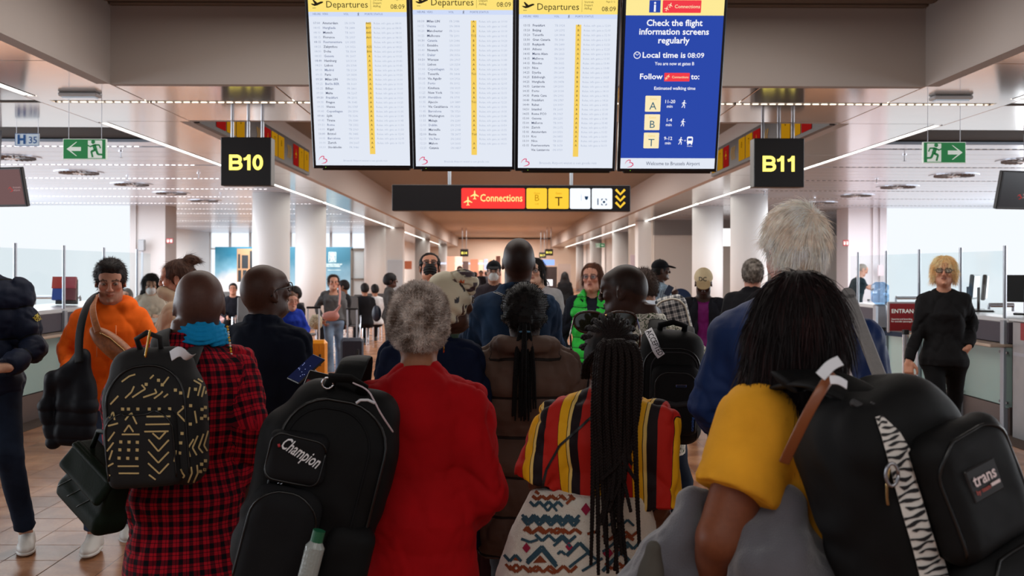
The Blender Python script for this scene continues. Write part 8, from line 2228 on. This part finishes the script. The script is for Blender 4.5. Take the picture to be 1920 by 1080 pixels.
suitcase(890, 420, .34, .40, .24, .62, mat('shell_maroon', (74, 16, 22), rough=.6), 'dark red suitcase on the floor by the brown quilted coat', 5)
# slanted grey board leg
st_ = empty('easel_stand', (0, 0, 0), 'slanted grey board leg of a stand in front of the blue jacket', 'stand'); a, b = W(1590, 552, 640), W(1662, 738, 690); st_.location = (b.x, b.y, 0)
d = (b-a).normalized(); mb = MB(); nseg = 8
u = Vector((1, 0, 0)); u = (u-d*u.dot(d)).normalized(); nn = d.cross(u); R = Matrix((u, nn, -d)).transposed()
mb.box((a+b)/2-st_.location, (.040, .014, (b-a).length), R, bev=.006); mb.cyl(a-st_.location-nn*.007, a-st_.location+nn*.007, .020, 20); mb.build('board_leg', mat('grey_board', (136, 134, 134), rough=.75, noise=.06, nscale=90, bump=.3), st_)
MB().box(b-st_.location+Vector((.002, 0, -.008)), (.05, .03, .022), bev=.005).build('foot_clamp', M_black, st_); MB().cyl((0, 0, 0), (0, 0, b.z-.015), .012, 10).build('pole', M_steel, st_); MB().cyl((0, 0, 0), (0, 0, .015), .12, 24).build('base', M_steel, st_)
# sunglasses pushed up on the striped shirt woman's hair
sg = empty('sunglasses', W(1136, 600, 560), 'large tortoiseshell sunglasses pushed up on the braided hair', 'sunglasses')
for q, cx in ((-1, 1105), (1, 1165)):
    pts = [W(cx+29*math.copysign(abs(math.cos(a))**.8, math.cos(a)), 600+24*math.sin(a)*(1 if math.sin(a) > 0 else .65), 560)-sg.location for a in [i*math.pi/12 for i in range(25)]]
    MB().tube(pts, .0042, 8, cap=False).build('rim', mat('tortoise', (52, 26, 14), rough=.15, noise=.5, nscale=80), sg, smooth=True)
    L_ = MB(); L_.add(pts[:-1], [tuple(range(24))]); L_.build('lens', mat('sun_lens', (34, 34, 22), rough=.06, spec=.9), sg)
    MB().tube([W(cx+q*29, 598, 560)-sg.location, W(cx+q*36, 625, 585)-sg.location, W(cx+q*34, 655, 600)-sg.location], .0035, 6).build('temple', MATS['tortoise'], sg, smooth=True)
MB().tube([W(1134, 592, 560)-sg.location, W(1140, 590, 560)-sg.location], .004, 8).build('bridge', mat('brass'), sg)
# lounge chairs
ch = empty('lounge_chair', (0, 0, 0), 'grey airport lounge chair', 'chair', 'lounge chairs')
def chair(parent):
    MB().box((0, 0, .42), (.52, .50, .05), bev=.02).build('seat', mat('chair_grey', (92, 90, 90), rough=.5, metal=.3), parent); MB().box((0, .27, .72), (.52, .035, .56), Matrix.Rotation(-.15, 3, 'X'), bev=.015).build('backrest', MATS['chair_grey'], parent)
    for q in (-1, 1):
        MB().tube([(q*.28, -.22, 0), (q*.28, -.2, .40), (q*.28, -.18, .62), (q*.28, .2, .62), (q*.28, .24, .4), (q*.28, .28, 0)], .016, 8).build('leg', M_chrome, parent)
chair(ch); kids = list(ch.children)
spots = [(657, 600, 92, 170, 'lounge chair just right of the grey cardigan woman'), (672, 600, 88, 175, 'lounge chair with its back to the camera beside the slim column'), (690, 600, 84, 178, 'lounge chair under the seated person in black'), (706, 598, 80, 180, 'lounge chair beside the jumpsuit woman'), (420, 600, 78, 10, 'lounge chair below the cloud mural'), (466, 600, 96, 6, 'second lounge chair below the cloud mural'), (556, 600, 108, 170, 'lounge chair seen beside the second thick left column')]
for i, (px, py, sc, yw_, lab) in enumerate(spots):
    if i == 0: r = ch
    else:
        r = ch.copy(); COL.objects.link(r)
        for c_ in kids: n_ = c_.copy(); COL.objects.link(n_); n_.parent = r
    c = W(px, py, sc); r.location = (c.x, c.y, 0); r.rotation_euler = (0, 0, math.radians(yw_)); r['label'] = lab
